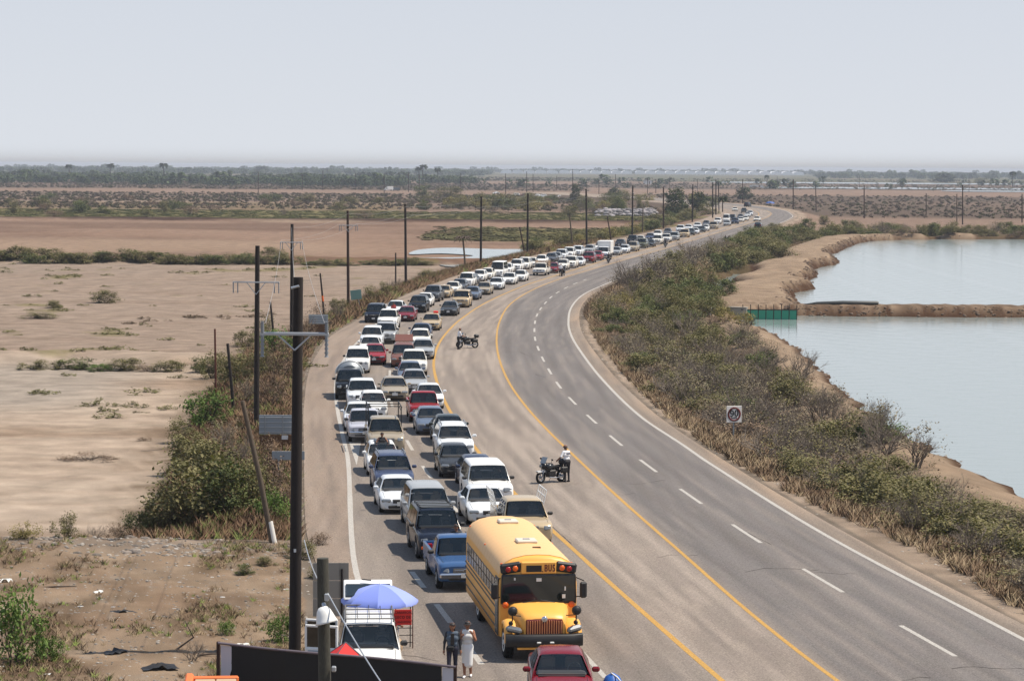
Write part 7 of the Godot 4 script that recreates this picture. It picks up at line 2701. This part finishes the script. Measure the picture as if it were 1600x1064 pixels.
func build_ground_cover() -> void:
	# a tuft of dry blades
	rng.seed = 900
	var st := new_st()
	for k in 26:
		var a := rng.randf() * TAU
		var o := Vector3(cos(a), 0, sin(a)) * rng.randf() * 0.22
		var tip := o + Vector3(rng.randf_range(-0.4, 0.4), rng.randf_range(0.25, 0.75), rng.randf_range(-0.4, 0.4))
		var w := Vector3(-sin(a), 0, cos(a)) * 0.022
		var c := Color.WHITE * rng.randf_range(0.65, 1.0)
		st.set_normal((Vector3(cos(a), 0, sin(a)) * 0.5 + Vector3.UP).normalized())
		for p in [o - w, o + w, tip]:
			st.set_color(c)
			st.add_vertex(p)
	var tuft := st.commit()
	var brown := [Color(0.24, 0.17, 0.115), Color(0.32, 0.245, 0.165), Color(0.2, 0.14, 0.1), Color(0.38, 0.3, 0.2)]
	var list := []
	# right verge: a fringe of straw between sand and thicket
	for k in 13000:
		var d := 84.0 + 420.0 * pow(rng.randf(), 1.5)
		var t := rng.randf_range(-0.7, 3.2) if d < 330.0 else rng.randf_range(0.0, 4.0)
		if n_mid.get_noise_2d(d * 3.0, 5.0) > 0.25 and t < 0.3:
			continue
		var s := rng.randf_range(0.3, 0.85) * (1.0 if d < 250.0 else 1.6)
		list.append([at_ground(tab("belt", d) + t, d, Vector3(s * 1.4, s, s * 1.4)), brown[rng.randi() % 4]])
	scatter("dry_grass", tuft, M.dry, list, "straw coloured dry grass along the right verge", "dry grass")
	# left slope: brown weeds
	list = []
	for k in 9000:
		var d := 102.0 + 420.0 * pow(rng.randf(), 1.6)
		var t := rng.randf_range(0.4, 7.0 if d < 250.0 else 4.0)
		var s := rng.randf_range(0.35, 0.95) * (1.0 if d < 250.0 else 1.5)
		var c: Color = brown[rng.randi() % 3] * (Color(0.8, 0.72, 0.7) if rng.randf() < 0.8 else Color(0.6, 0.95, 0.5))
		list.append([at_ground(tab("road_left", d) - t, d, Vector3(s * 1.5, s, s * 1.5)), c])
	scatter("dry_grass", tuft, M.dry, list, "brown dry weeds along the left road slope", "dry grass")
	# the rubbly lot
	list = []
	var stones := []
	for k in 13000:
		var d := rng.randf_range(70.0, 101.0)
		var x := rng.randf_range(-22.0, -5.6)
		if x > tab("road_left", d) - 0.7:
			continue
		var w := 0.6 * n_mid.get_noise_2d(x * 0.6 + 90.0, d * 0.6) + 0.6 * n_mid.get_noise_2d(x * 2.2, d * 1.1 + 70.0) + 0.3 * n_fine.get_noise_2d(x, d)
		if w > -0.1 + rng.randf() * 0.3:
			var s := rng.randf_range(0.1, 0.36)
			list.append([at_ground(x, d, Vector3(s * 1.6, s, s * 1.6)), brown[rng.randi() % 4] * (Color(1, 1, 1) if rng.randf() < 0.75 else Color(0.62, 1.0, 0.45))])
		elif rng.randf() < 0.55:
			var s := rng.randf_range(0.015, 0.05) * (1.6 if d > 96.0 else 1.0)
			var g := rng.randf_range(0.1, 0.36)
			stones.append([at_ground(x, d, Vector3(s * 1.4, s, s)), Color(g, g * 0.9, g * 0.78)])
	for k in 300:
		var d := rng.randf_range(96.5, 101.5)
		var x := rng.randf_range(-23.0, -8.5)
		var s := 0.03 + 0.14 * pow(rng.randf(), 3.0)
		var g := rng.randf_range(0.1, 0.3)
		stones.append([at_ground(x, d, Vector3(s * 1.5, s * 0.8, s)), Color(g, g * 0.84, g * 0.7)])
	scatter("dry_grass", tuft, M.dry, list, "thin dry grass and weeds on the dirt lot", "dry grass")
	# scraps of plastic and paper blown over the lot
	for k in 160:
		var d := rng.randf_range(72.0, 101.0)
		var x := rng.randf_range(-21.0, -6.0)
		if x > tab("road_left", d) - 0.5:
			continue
		var s := rng.randf_range(0.02, 0.06)
		stones.append([at_ground(x, d, Vector3(s * 2.4, s * 0.6, s)), Color(0.62, 0.62, 0.6) * rng.randf_range(0.5, 1.0)])
	# verge pebbles and litter
	for k in 900:
		var d := rng.randf_range(84.0, 260.0)
		var x := tab("belt", d) - rng.randf_range(-0.4, 1.6) if k % 2 else tab("road_left", d) - rng.randf_range(0.0, 1.2)
		var s := rng.randf_range(0.02, 0.07)
		stones.append([at_ground(x, d, Vector3(s * 1.3, s, s)), Color(0.3, 0.27, 0.23) * rng.randf_range(0.6, 1.5)])
	st = new_st()
	st.set_smooth_group(-1)
	lathe(st, Vector3(0, 0, 0), Vector3.UP, [[0.7, -0.3], [1.0, 0.1], [0.75, 0.55], [0.2, 0.8]], 6)
	scatter("gravel", finish(st), M.stone, stones, "small stones and rubble strewn over the lot and verges", "stones")
	# clods on the water's edge
	list = []
	for k in 3600:
		var d := rng.randf_range(140.0, 620.0)
		var x := tab("shore", d) - rng.randf_range(-0.6, 1.0)
		if k % 3 == 0:
			d = [292.0, 305.0][k % 2] + rng.randf_range(-1.5, 1.5)
			x = rng.randf_range(31.0, 80.0)
		var s := 0.03 + 0.15 * pow(rng.randf(), 2.0)
		list.append([at_ground(x, d, Vector3(s * 1.3, s, s)), Color(0.13, 0.09, 0.062) * rng.randf_range(0.7, 1.6)])
	scatter("clods", finish_rock(), M.stone, list, "dark earth clods along the pond banks", "earth clods")
	# heap of rubble by the far road
	list = []
	for k in 420:
		var d := rng.randf_range(860.0, 930.0)
		var x := rng.randf_range(930.0, 1022.0)
		x = (x - 800.0) * d / 4000.0
		var s := 0.2 + 0.8 * pow(rng.randf(), 2.0)
		var g := rng.randf_range(0.1, 0.34)
		list.append([at_ground(x, d, Vector3(s * 1.4, s, s), -1.6 + rng.randf() * 1.6), Color(g, g * 0.93, g * 0.95)])
	scatter("rubble", finish_rock(), M.stone, list, "pale heap of rubble left of the dark trees at the bend", "rubble")
	# tufts on the flats: salt weed
	list = []
	for k in 1000:
		var d := rng.randf_range(150.0, 420.0)
		var x := rng.randf_range(-0.205, -0.075) * d
		var w := n_mid.get_noise_2d(x * 0.5 + 300.0, d * 0.3)
		var line := absf(d - 272.0 - (x + 35.0) * 1.1) < 5.0 and x > -40.0
		if w < 0.3 and not line and rng.randf() > 0.03:
			continue
		var s := rng.randf_range(0.5, 1.4)
		list.append([at_ground(x, d, Vector3(s * rng.randf_range(0.4, 1.2), s * 0.5, s * rng.randf_range(0.4, 1.2))), (Color(0.15, 0.11, 0.075) if line else Color(0.17, 0.165, 0.07)) * rng.randf_range(0.7, 1.3)])
	scatter("salt_weed", crown_mesh(83, 0.45, 10, 26, 0.16, Color(0.5, 0.5, 0.45), Color.WHITE, 0.9), M.dry, list, "low salt weed in patches on the pale flats", "salt weed")

func finish_rock() -> ArrayMesh:
	var st := new_st()
	lathe(st, Vector3.ZERO, Vector3.UP, [[0.7, -0.3], [1.0, 0.1], [0.75, 0.55], [0.2, 0.8]], 6)
	return finish(st)

func build_far() -> void:
	# far scrub: clumps nobody could count
	var c0 := Color(0.55, 0.55, 0.5)
	var clump := crown_mesh(81, 0.8, 9, 12, 0.42, c0, Color.WHITE, 0.8)
	var list := []
	rng.seed = 55
	var tones := [Color(0.17, 0.13, 0.105), Color(0.14, 0.13, 0.085), Color(0.19, 0.15, 0.125), Color(0.13, 0.13, 0.07)]
	while list.size() < 16000:
		var d := 640.0 * pow(6.0, rng.randf())
		var x := rng.randf_range(-0.27, 0.27) * d
		var rl := tab("road_left", minf(d, 1400.0))
		if d < 1500.0 and x > rl - 8.0 and x < tab("road_right", minf(d, 1400.0)) + 14.0:
			continue
		if x < rl and d < 940.0:
			continue
		if x > 0 and d < 860.0 and rng.randf() < 0.8:
			continue
		if scrubby(x, d) < rng.randf_range(0.15, 0.75) or (x > d * 0.03 and rng.randf() < 0.6):
			continue
		var s := rng.randf_range(0.25, 0.8) * (1.0 + d / 3000.0)
		list.append([at_ground(x, d, Vector3(s * 1.2, s * 1.1, s * 1.2), -1.5), tones[rng.randi() % 4] * rng.randf_range(0.7, 1.05)])
	# weeds of the green band
	for k in 2600:
		var d := rng.randf_range(770.0, 925.0)
		var x := rng.randf_range(-0.215 * d, tab("road_left", d) - 20.0)
		var s := rng.randf_range(0.4, 1.0)
		list.append([at_ground(x, d, Vector3(s * 2.4, s * 0.35, s * 2.4), -1.5), Color(0.13, 0.135, 0.055) * rng.randf_range(0.7, 1.3)])
	for k in 420:
		var d := rng.randf_range(565.0, 690.0)
		var x := rng.randf_range(-20.0, tab("road_left", d) - 10.0)
		var s := rng.randf_range(0.5, 1.3)
		list.append([at_ground(x, d, Vector3(s * 2.2, s * 0.4, s * 2.2), -1.5), Color(0.16, 0.15, 0.075) * rng.randf_range(0.7, 1.3)])
	scatter("scrub_vegetation", clump, M.dry, list, "low scrub spread over the plain towards the horizon", "scrub")
	# the wooded line along the horizon
	var crown := crown_mesh(82, 1.5, 16, 14, 0.42, Color(0.6, 0.6, 0.6), Color.WHITE, 0.95)
	list = []
	while list.size() < 3600:
		var u := rng.randf()
		var d := rng.randf_range(2000.0, 3100.0) if u < 0.58 else rng.randf_range(4200.0, 7600.0)
		var px := rng.randf_range(-900.0, 900.0)
		if u < 0.58 and px > -60.0 and rng.randf() < 0.93:
			continue
		if px > -30.0 and px < 470.0 and d > 2900.0:
			d = rng.randf_range(6700.0, 8200.0)
		var x := px * d / 4000.0
		if u < 0.58 and n_big.get_noise_2d(x * 0.6, d * 0.2) < -0.12:
			continue
		var s := rng.randf_range(2.6, 5.2) * (0.9 if u < 0.58 else 1.35) * (1.5 if rng.randf() < 0.06 else 1.0)
		list.append([at_ground(x, d, Vector3(s * 1.2, s, s * 1.2), -1.5), Color(0.085, 0.115, 0.05) * rng.randf_range(0.6, 1.4)])
	scatter("treeline", crown, M.leaf, list, "wooded line of distant trees along the horizon", "trees")
	# long white greenhouse roofs
	for e in [[-20, 70, 6000.0, "leftmost"], [72, 185, 6100.0, "second from left"], [190, 330, 6200.0, "third from left"], [332, 452, 6300.0, "rightmost"]]:
		var t := thing("greenhouse", "long white greenhouse roofs on the horizon, %s of the four blocks" % e[3], "greenhouse", Vector3((e[0] + e[1]) * 0.5 * e[2] / 4000.0, -1.5, -e[2]), 0.0, "greenhouses on the horizon")
		var w: float = (e[1] - e[0]) * e[2] / 4000.0
		var n := int(w / 24.0)
		for k in n:
			var st := new_st()
			var rings := []
			for z in [-30.0, 30.0]:
				var r := PackedVector3Array()
				for q in 9:
					var a := PI * q / 8.0
					r.append(Vector3(-w * 0.5 + (k + 0.5) * w / n + cos(a) * w / n * 0.49, 4.5 + sin(a) * 4.0 if q > 0 and q < 8 else 0.0, z))
				rings.append(r)
			loft(st, rings)
			obj("roof_bay", st, M.greenhouse_film, t)
	# small buildings among the far trees
	for e in [[345, 279, 12, 9, "white walled house among the trees on the far left"], [1010, 283, 11, 6, "small white house beyond the pole line"], [655, 284, 12, 5, "low white house under the palms"], [610, 281, 10, 5, "low pale shed left of the palms"], [1180, 292, 18, 3, "low grey shed before the long white roofs"]]:
		var d: float = minf(66000.0 / (e[1] - 254.5 - e[0] * 0.0069), 2500.0)
		var w: float = e[2] * d / 4000.0
		var h: float = e[3] * d / 4000.0
		var t := thing("house", e[4], "house", Vector3((e[0] - 800.0) * d / 4000.0, -1.5, -d), 0.2)
		var st := new_st()
		box(st, Vector3(0, h * 0.5, 0), Vector3(w, h, w * 0.8), 0.05)
		obj("wall", st, M.white_wall, t)
		st = new_st()
		box(st, Vector3(0, h + 0.1, 0), Vector3(w * 1.06, 0.25, w * 0.86), 0.05)
		obj("roof", st, M.concrete, t)
		st = new_st()
		box(st, Vector3(w * 0.15, h * 0.4, w * 0.4), Vector3(w * 0.16, h * 0.7, 0.06), 0.0)
		obj("door", st, M.brown_board, t)
	# cars on the distant road
	var k := 0
	for e in [[598, 298, "boxtruck", "white"], [612, 298, "van", "grey"], [768, 303, "sedan", "white"], [798, 306, "suv", "white"], [812, 306, "sedan", "maroon"], [832, 307, "sedan", "white"], [840, 308, "suv", "white"], [860, 308, "sedan", "silver"], [866, 309, "sedan", "white"], [892, 310, "hatch", "white"], [926, 312, "sedan", "white"]]:
		k += 1
		var d: float = 66000.0 / (e[1] - 254.5 - e[0] * 0.0069)
		var o := park(e[2], e[3], (e[0] - 800.0) * d / 4000.0, d, -70.0, "%s vehicle from the left on the distant road, %s" % [ordinal(k), e[3]], "vehicles on the distant road")
		o.position.y = -1.5
	var o := park("sedan", "white", 68.66, 722, -12.0, "white car rounding the bend apart from the queue", "")
	o = park("crewpickup", "dark", 77.12, 853.98, -4.0, "dark truck beyond the head of the bend", "")
	o = park("sedan", "white", 77.31, 890.7, -4.0, "white car half hidden by the palm at the bend", "")
	o = park("boxsuv", "black", 91.92, 996.21, 160.0, "black vehicle at the far end of the bend", "")
	o = park("suv", "black", 60.68, 631.21, 171.0, "black suv driving away in the right lanes", "")
	var t := thing("tarp_bundle", "bright blue tarp heap on the plain right of the bend", "tarp", Vector3(120.56, -1.5, -1199.68))
	var st := new_st()
	lathe(st, Vector3.ZERO, Vector3.UP, [[2.2, 0.0], [1.9, 0.5], [1.2, 0.8], [0.2, 1.0]], 9)
	obj("sheet", st, M.tarp_blue, t)

func build_bank_things() -> void:
	var st: SurfaceTool
	# sluice with green netting between upright stakes
	var at := Vector3(28.9, 0, -284.5)
	var t := thing("net_fence", "green net fence on stakes at the sluice between the ponds", "net fence", at, 0.0)
	for k in 8:
		st = new_st()
		bar(st, Vector3(-3.2 + k * 0.86, -3.0, 0), Vector3(-3.2 + k * 0.86, -0.15, 0), 0.05, 6)
		obj("stake", st, M.pole_wood, t)
	for k in 7:
		st = new_st()
		box(st, Vector3(-2.77 + k * 0.86, -1.25, 0.02), Vector3(0.76, 1.1, 0.02), 0.0)
		obj("net_panel", st, M.green_net, t)
	st = new_st()
	bar(st, Vector3(-3.4, -0.72, 0.06), Vector3(3.0, -0.72, 0.06), 0.05, 6)
	obj("rail", st, M.pole_wood, t)
	t = thing("sluice_wall", "grey concrete sluice wall at left end of the green net", "wall", Vector3(25.0, 0, -285.0), 0.1)
	st = new_st()
	box(st, Vector3(0, -1.3, 0), Vector3(2.6, 1.5, 0.5), 0.05, Basis(Vector3.UP, -0.5))
	obj("block", st, M.concrete, t)
	st = new_st()
	box(st, Vector3(0.2, -0.5, 0.05), Vector3(2.2, 0.1, 0.7), 0.02, Basis(Vector3.UP, -0.5))
	obj("cap", st, M.concrete, t)
	t = thing("liner_roll", "long black liner laid on the dyke between the ponds", "liner", Vector3(38.5, -1.0, -297.5), 0.0)
	st = new_st()
	tube(st, [Vector3(-5.0, 0.1, 0), Vector3(-3.0, 0.3, 0), Vector3(0, 0.36, 0), Vector3(4.0, 0.34, 0), Vector3(4.1, 0.3, 0)], [0.06, 0.24, 0.32, 0.32, 0.3], 10)
	obj("roll", st, M.black_liner, t)
	t = thing("white_tub", "small white tub at the dirt track edge by shrubs", "tub", Vector3(21, -0.7, -273.38), 0.3)
	st = new_st()
	lathe(st, Vector3.ZERO, Vector3.UP, [[0.3, 0.0], [0.36, 0.7], [0.4, 0.72], [0.4, 0.78], [0.33, 0.78], [0.3, 0.2]], 12)
	obj("shell", st, M.white_wall, t)
	# things lying on the lot
	for e in [[Vector3(-12.96, 0, -84.58), 0.9, "black plastic sheet crumpled on the middle of the lot"], [Vector3(-10.44, 0, -75.3), 1.1, "largest black plastic sheet low on the lot"], [Vector3(-12.06, 0, -77.65), 0.8, "black plastic scraps and plank end on the lot"]]:
		t = thing("plastic_sheet", e[2], "plastic sheet", e[0], 0.4)
		rng.seed = int(e[1] * 100)
		st = new_st()
		var rows := []
		for i in 9:
			var r := PackedVector3Array()
			for j in 7:
				r.append(Vector3((i - 4) * 0.12 * e[1] + rng.randf_range(-0.04, 0.04), 0.04 + 0.16 * rng.randf() * (1.0 - absf(i - 4) / 5.0), (j - 3) * 0.1 * e[1] + rng.randf_range(-0.04, 0.04)))
			rows.append(r)
		loft(st, rows, false, false, false)
		obj("sheet", st, M.litter_black, t)
	for e in [[Vector3(-14.36, 0, -88.35), 0.42, "white plastic scrap on the upper lot"], [Vector3(-18.05, 0, -90.66), 0.5, "white plank at the left edge of lot"], [Vector3(-8.32, 0, -78.62), 0.5, "pale crumpled bag just behind the black screen"], [Vector3(-15.05, 0, -75.14), 0.22, "white bottle at the bottom left corner"], [Vector3(-13.51, 0, -74.05), 0.25, "small white scrap near the bottom edge"]]:
		t = thing("litter_scrap", e[2], "litter", e[0], 0.7)
		rng.seed = int(e[1] * 977)
		st = new_st()
		var rows := []
		for i in 6:
			var r := PackedVector3Array()
			for j in 5:
				r.append(Vector3((i - 2.5) * 0.18 * e[1] + rng.randf_range(-0.02, 0.02), 0.05 + 0.3 * e[1] * rng.randf(), (j - 2) * 0.12 * e[1]))
			rows.append(r)
		loft(st, rows, false, false, false)
		obj("scrap", st, M.litter_white, t)
	for e in [[Vector3(-16.08, 0, -89.5), 1.6, 0.05, "dark branch lying across the upper lot"], [Vector3(-9.77, 0, -78.14), 1.1, 0.9, "thin leaning stick beside the black screen"], [Vector3(-9.12, 0, -77.34), 0.8, 0.02, "short stick lying against the black screen"]]:
		t = thing("branch", e[3], "branch", e[0], 0.1)
		st = new_st()
		tube(st, [Vector3(-e[1] * 0.5, 0.05, 0), Vector3(0, 0.09 + e[2] * 0.4, 0.05), Vector3(e[1] * 0.5 - e[2] * 0.9, 0.06 + e[2], 0)], [0.035, 0.03, 0.012], 6)
		obj("stick", st, M.twig_dark, t)

func _ready() -> void:
	# camera, air, sun
	var cam := Camera3D.new()
	cam.name = "camera"
	cam.position = Vector3(0, 15, 0)
	cam.basis = Basis(Vector3.RIGHT, -0.067896) * Basis(Vector3.BACK, 0.0069)
	cam.fov = 15.15
	cam.near = 0.5
	cam.far = 30000.0
	add_child(cam)
	cam.current = true
	var env := Environment.new()
	env.background_mode = Environment.BG_SKY
	var sm := ProceduralSkyMaterial.new()
	sm.sky_top_color = rgb(128, 152, 188)
	sm.sky_horizon_color = rgb(203, 207, 213)
	sm.sky_curve = 0.3
	sm.ground_bottom_color = rgb(120, 105, 90)
	sm.ground_horizon_color = rgb(203, 207, 213)
	sm.sun_angle_max = 1.0
	sm.sky_cover = cloud_veil()
	sm.sky_cover_modulate = Color(1, 1, 1, 0.35)
	var sky := Sky.new()
	sky.sky_material = sm
	env.sky = sky
	env.tonemap_mode = Environment.TONE_MAPPER_LINEAR
	env.tonemap_exposure = 1.2
	env.fog_enabled = true
	env.fog_density = 0.0001
	env.fog_light_color = rgb(214, 222, 234)
	env.sdfgi_enabled = true
	env.ssao_enabled = true
	env.ssil_enabled = true
	var we := WorldEnvironment.new()
	we.name = "world_environment"
	we.environment = env
	add_child(we)
	var sun := DirectionalLight3D.new()
	sun.name = "sun"
	sun.light_energy = 1.6
	sun.light_color = Color(1.0, 0.955, 0.89)
	sun.light_angular_distance = 0.5
	sun.shadow_enabled = true
	add_child(sun)
	var el := deg_to_rad(61.0)
	var az := deg_to_rad(3.0)
	sun.look_at_from_position(Vector3(cos(el) * cos(az), sin(el), -cos(el) * sin(az)) * 50.0, Vector3.ZERO)

	n_big.seed = 3
	n_big.frequency = 0.012
	n_mid.seed = 4
	n_mid.frequency = 0.11
	n_fine.seed = 6
	n_fine.frequency = 0.7
	tables = {
		"road_left": [Vector2(40, 4), Vector2(60, -2), Vector2(72, -4.6), Vector2(84, -6.2), Vector2(92.9, -7), Vector2(104.3, -8.4), Vector2(124, -10.1), Vector2(138.4, -11.3), Vector2(156.7, -12.8), Vector2(186, -14.8), Vector2(209, -15.7), Vector2(225.6, -15.95), Vector2(254.8, -14.7), Vector2(298.7, -12.3), Vector2(330, -9.6), Vector2(370, -5.4), Vector2(436.6, 4.3), Vector2(564.3, 26.8), Vector2(645.7, 40.5), Vector2(753, 56.2), Vector2(850, 67), Vector2(917, 71), Vector2(1000, 70), Vector2(1100, 62), Vector2(1300, 38), Vector2(1500, 4)],
		"road_right": [Vector2(40, 24.3), Vector2(60, 20.6), Vector2(81.2, 17.4), Vector2(103.9, 14), Vector2(129.5, 11.1), Vector2(154, 8.9), Vector2(181, 7.5), Vector2(207.4, 6.75), Vector2(227, 6.4), Vector2(245.6, 6.5), Vector2(273.8, 7.4), Vector2(301.5, 9.5), Vector2(328.4, 13), Vector2(384, 21.1), Vector2(477.5, 36.1), Vector2(570, 52.2), Vector2(675, 70), Vector2(782, 86.5), Vector2(836, 92.5), Vector2(925, 99), Vector2(1030, 98.5), Vector2(1100, 92), Vector2(1300, 66), Vector2(1500, 32)],
		"belt": [Vector2(40, 26), Vector2(70, 21.5), Vector2(87, 18.2), Vector2(99.4, 17), Vector2(110.3, 14.9), Vector2(124, 12.8), Vector2(138.2, 11.3), Vector2(152.3, 10.2), Vector2(185.2, 8.9), Vector2(218.9, 8.1), Vector2(245, 8.1), Vector2(274, 8.9), Vector2(309.7, 12.2), Vector2(340, 16.2), Vector2(384, 23), Vector2(477, 38), Vector2(570, 54), Vector2(675, 72), Vector2(782, 89), Vector2(836, 95), Vector2(925, 102), Vector2(1030, 101)],
		"white_left": [Vector2(40, 3.2), Vector2(60, -0.5), Vector2(74.8, -2.96), Vector2(82, -4.12), Vector2(90.1, -5.3), Vector2(95.9, -5.9), Vector2(102.6, -6.43), Vector2(110.9, -7.01), Vector2(124.1, -7.91), Vector2(132.4, -8.54), Vector2(140.2, -9.26), Vector2(156.8, -10.72), Vector2(170.3, -11.77), Vector2(183.4, -12.54), Vector2(197.4, -13), Vector2(208.5, -13.16), Vector2(217.6, -13.14), Vector2(230.3, -12.95), Vector2(240, -12.6)],
		"yellow_left": [Vector2(40, 11.2), Vector2(60, 8.4), Vector2(74.4, 6.2), Vector2(80, 5.35), Vector2(90.9, 3.73), Vector2(99.2, 2.56), Vector2(111.3, 0.87), Vector2(129.9, -1.3), Vector2(150.6, -3.29), Vector2(162.9, -4.27), Vector2(177.4, -5.2), Vector2(194.1, -5.95), Vector2(213.6, -6.2), Vector2(232, -5.85), Vector2(251.7, -5), Vector2(282.9, -2.8), Vector2(323.3, 1.6), Vector2(348.2, 5.2), Vector2(426.8, 17.2), Vector2(495.7, 28.8), Vector2(608.7, 47.1), Vector2(695.7, 61.4), Vector2(780, 74), Vector2(860, 82.5), Vector2(930, 86), Vector2(1020, 84.5), Vector2(1100, 78)],
		"yellow_right": [Vector2(40, 15), Vector2(60, 11.9), Vector2(74.5, 9.6), Vector2(85.7, 8.12), Vector2(99.4, 6.65), Vector2(109.5, 5.56), Vector2(119.8, 4.5), Vector2(131.7, 3.35), Vector2(144.4, 2.15), Vector2(159.8, 0.9), Vector2(177.8, -0.2), Vector2(199.8, -1), Vector2(222.1, -1.34), Vector2(245.9, -1.24), Vector2(275.4, -0.4), Vector2(300.6, 1.4), Vector2(325.4, 4.05), Vector2(352.8, 7.9), Vector2(409.5, 17.2), Vector2(484, 29.8), Vector2(609.5, 50.2), Vector2(721.9, 68.4), Vector2(800, 80), Vector2(870, 87.5), Vector2(940, 90.5), Vector2(1030, 89), Vector2(1100, 82.5)],
		"white_right": [Vector2(40, 23.2), Vector2(60, 19.7), Vector2(81.2, 16.46), Vector2(103.9, 12.98), Vector2(129.5, 10.1), Vector2(137.5, 9.37), Vector2(154.1, 7.77), Vector2(181.1, 6.4), Vector2(207.4, 5.62), Vector2(227, 5.29), Vector2(245.6, 5.42), Vector2(273.8, 6.35), Vector2(301.5, 8.41), Vector2(328.4, 11.95), Vector2(384, 20.09), Vector2(477.5, 35.09), Vector2(570.2, 51.1), Vector2(674.9, 68.9), Vector2(782, 85.2), Vector2(836.2, 91), Vector2(925, 97.1), Vector2(1030.8, 96.4), Vector2(1100, 90), Vector2(1200, 78)],
		"dash_right": [Vector2(60, 16.9), Vector2(77.6, 13.88), Vector2(88.8, 12.02), Vector2(100.4, 10.26), Vector2(113.8, 8.54), Vector2(126.8, 7.06), Vector2(139.5, 5.8), Vector2(151.1, 4.85), Vector2(163.1, 3.95), Vector2(174.5, 3.28), Vector2(184.7, 2.88), Vector2(196.8, 2.5), Vector2(208.5, 2.22), Vector2(222, 2.02), Vector2(235.6, 2.06), Vector2(251, 2.3), Vector2(267.2, 2.85), Vector2(292.2, 4.3), Vector2(305.7, 5.4), Vector2(317.2, 6.6), Vector2(329.6, 8.1), Vector2(341.1, 9.75), Vector2(350, 11)],
		"dash_left": [Vector2(60, 5.1), Vector2(75.8, 2.63), Vector2(88, 0.85), Vector2(100, -0.8), Vector2(112, -2.5), Vector2(125.4, -4.2), Vector2(137.2, -5.5), Vector2(150.3, -6.76), Vector2(162, -7.65), Vector2(174.6, -8.34), Vector2(186, -8.9), Vector2(197.7, -9.33), Vector2(210.3, -9.57), Vector2(223.8, -9.53), Vector2(240, -9.1)],
		"dash_ramp": [Vector2(60, 2), Vector2(76.2, -0.82), Vector2(83.4, -1.95), Vector2(87, -2.53), Vector2(91, -3.18), Vector2(94.5, -3.73), Vector2(100, -4.5)],
		"shore": [Vector2(60, 31), Vector2(100, 28.8), Vector2(120, 27.6), Vector2(134, 27), Vector2(149, 26.2), Vector2(164, 25.6), Vector2(188, 25.6), Vector2(212, 26.6), Vector2(238, 27.5), Vector2(262, 27.2), Vector2(276, 26.2), Vector2(285, 26.2), Vector2(292, 30.5), Vector2(300, 33), Vector2(316, 34.8), Vector2(325, 35.1), Vector2(345, 37.4), Vector2(360, 42), Vector2(372, 41), Vector2(381, 43.3), Vector2(405, 47.8), Vector2(429, 49.9), Vector2(455, 57.5), Vector2(486, 59.5), Vector2(525, 66.7), Vector2(560, 73.8), Vector2(590, 81), Vector2(608, 92), Vector2(620, 118), Vector2(628, 170), Vector2(634, 260), Vector2(640, 420)],

	}
	make_materials()
	M.bus_pane = mat("bus_pane", rgb(128, 122, 110), 0.15)
	M.bus_seam = mat("bus_seam", rgb(206, 156, 98), 0.6)
	M.bus_roof = mat("bus_roof", rgb(226, 180, 122), 0.5)
	M.bus_hatch = mat("bus_hatch", rgb(204, 194, 178), 0.6)
	M.bus_bar = mat("bus_bar", rgb(196, 128, 84), 0.4)
	M.letter_red = mat("letter_red", rgb(92, 16, 18), 0.6)
	M.hoarding = mat("hoarding", rgb(140, 136, 128), 0.85)
	M.rail_cloth = mat("rail_cloth", rgb(92, 84, 92), 0.8)
	M.agave = mat("agave", rgb(92, 104, 62), 0.6)
	build_ground()
	build_road_and_water()
	build_prototypes()
	build_queue()
	build_bus()
	build_people()
	build_motorcycles()
	build_poles()
	build_signs()
	build_stall()
	make_plants()
	build_right_thicket()
	build_left_plants()
	build_ground_cover()
	build_far()
	build_bank_things()
	for k in fleet:
		fleet[k].free()
	for k in plants:
		for o in plants[k]:
			o.free()

# a thin veil of cloud over the whole sky
func cloud_veil() -> NoiseTexture2D:
	var f := FastNoiseLite.new()
	f.seed = 31
	f.frequency = 0.004
	f.fractal_octaves = 4
	var t := NoiseTexture2D.new()
	t.width = 1024
	t.height = 512
	t.seamless = true
	t.noise = f
	var g := Gradient.new()
	g.set_color(0, Color(0, 0, 0, 0))
	g.set_color(1, Color(0.10, 0.10, 0.10, 1))
	t.color_ramp = g
	return t
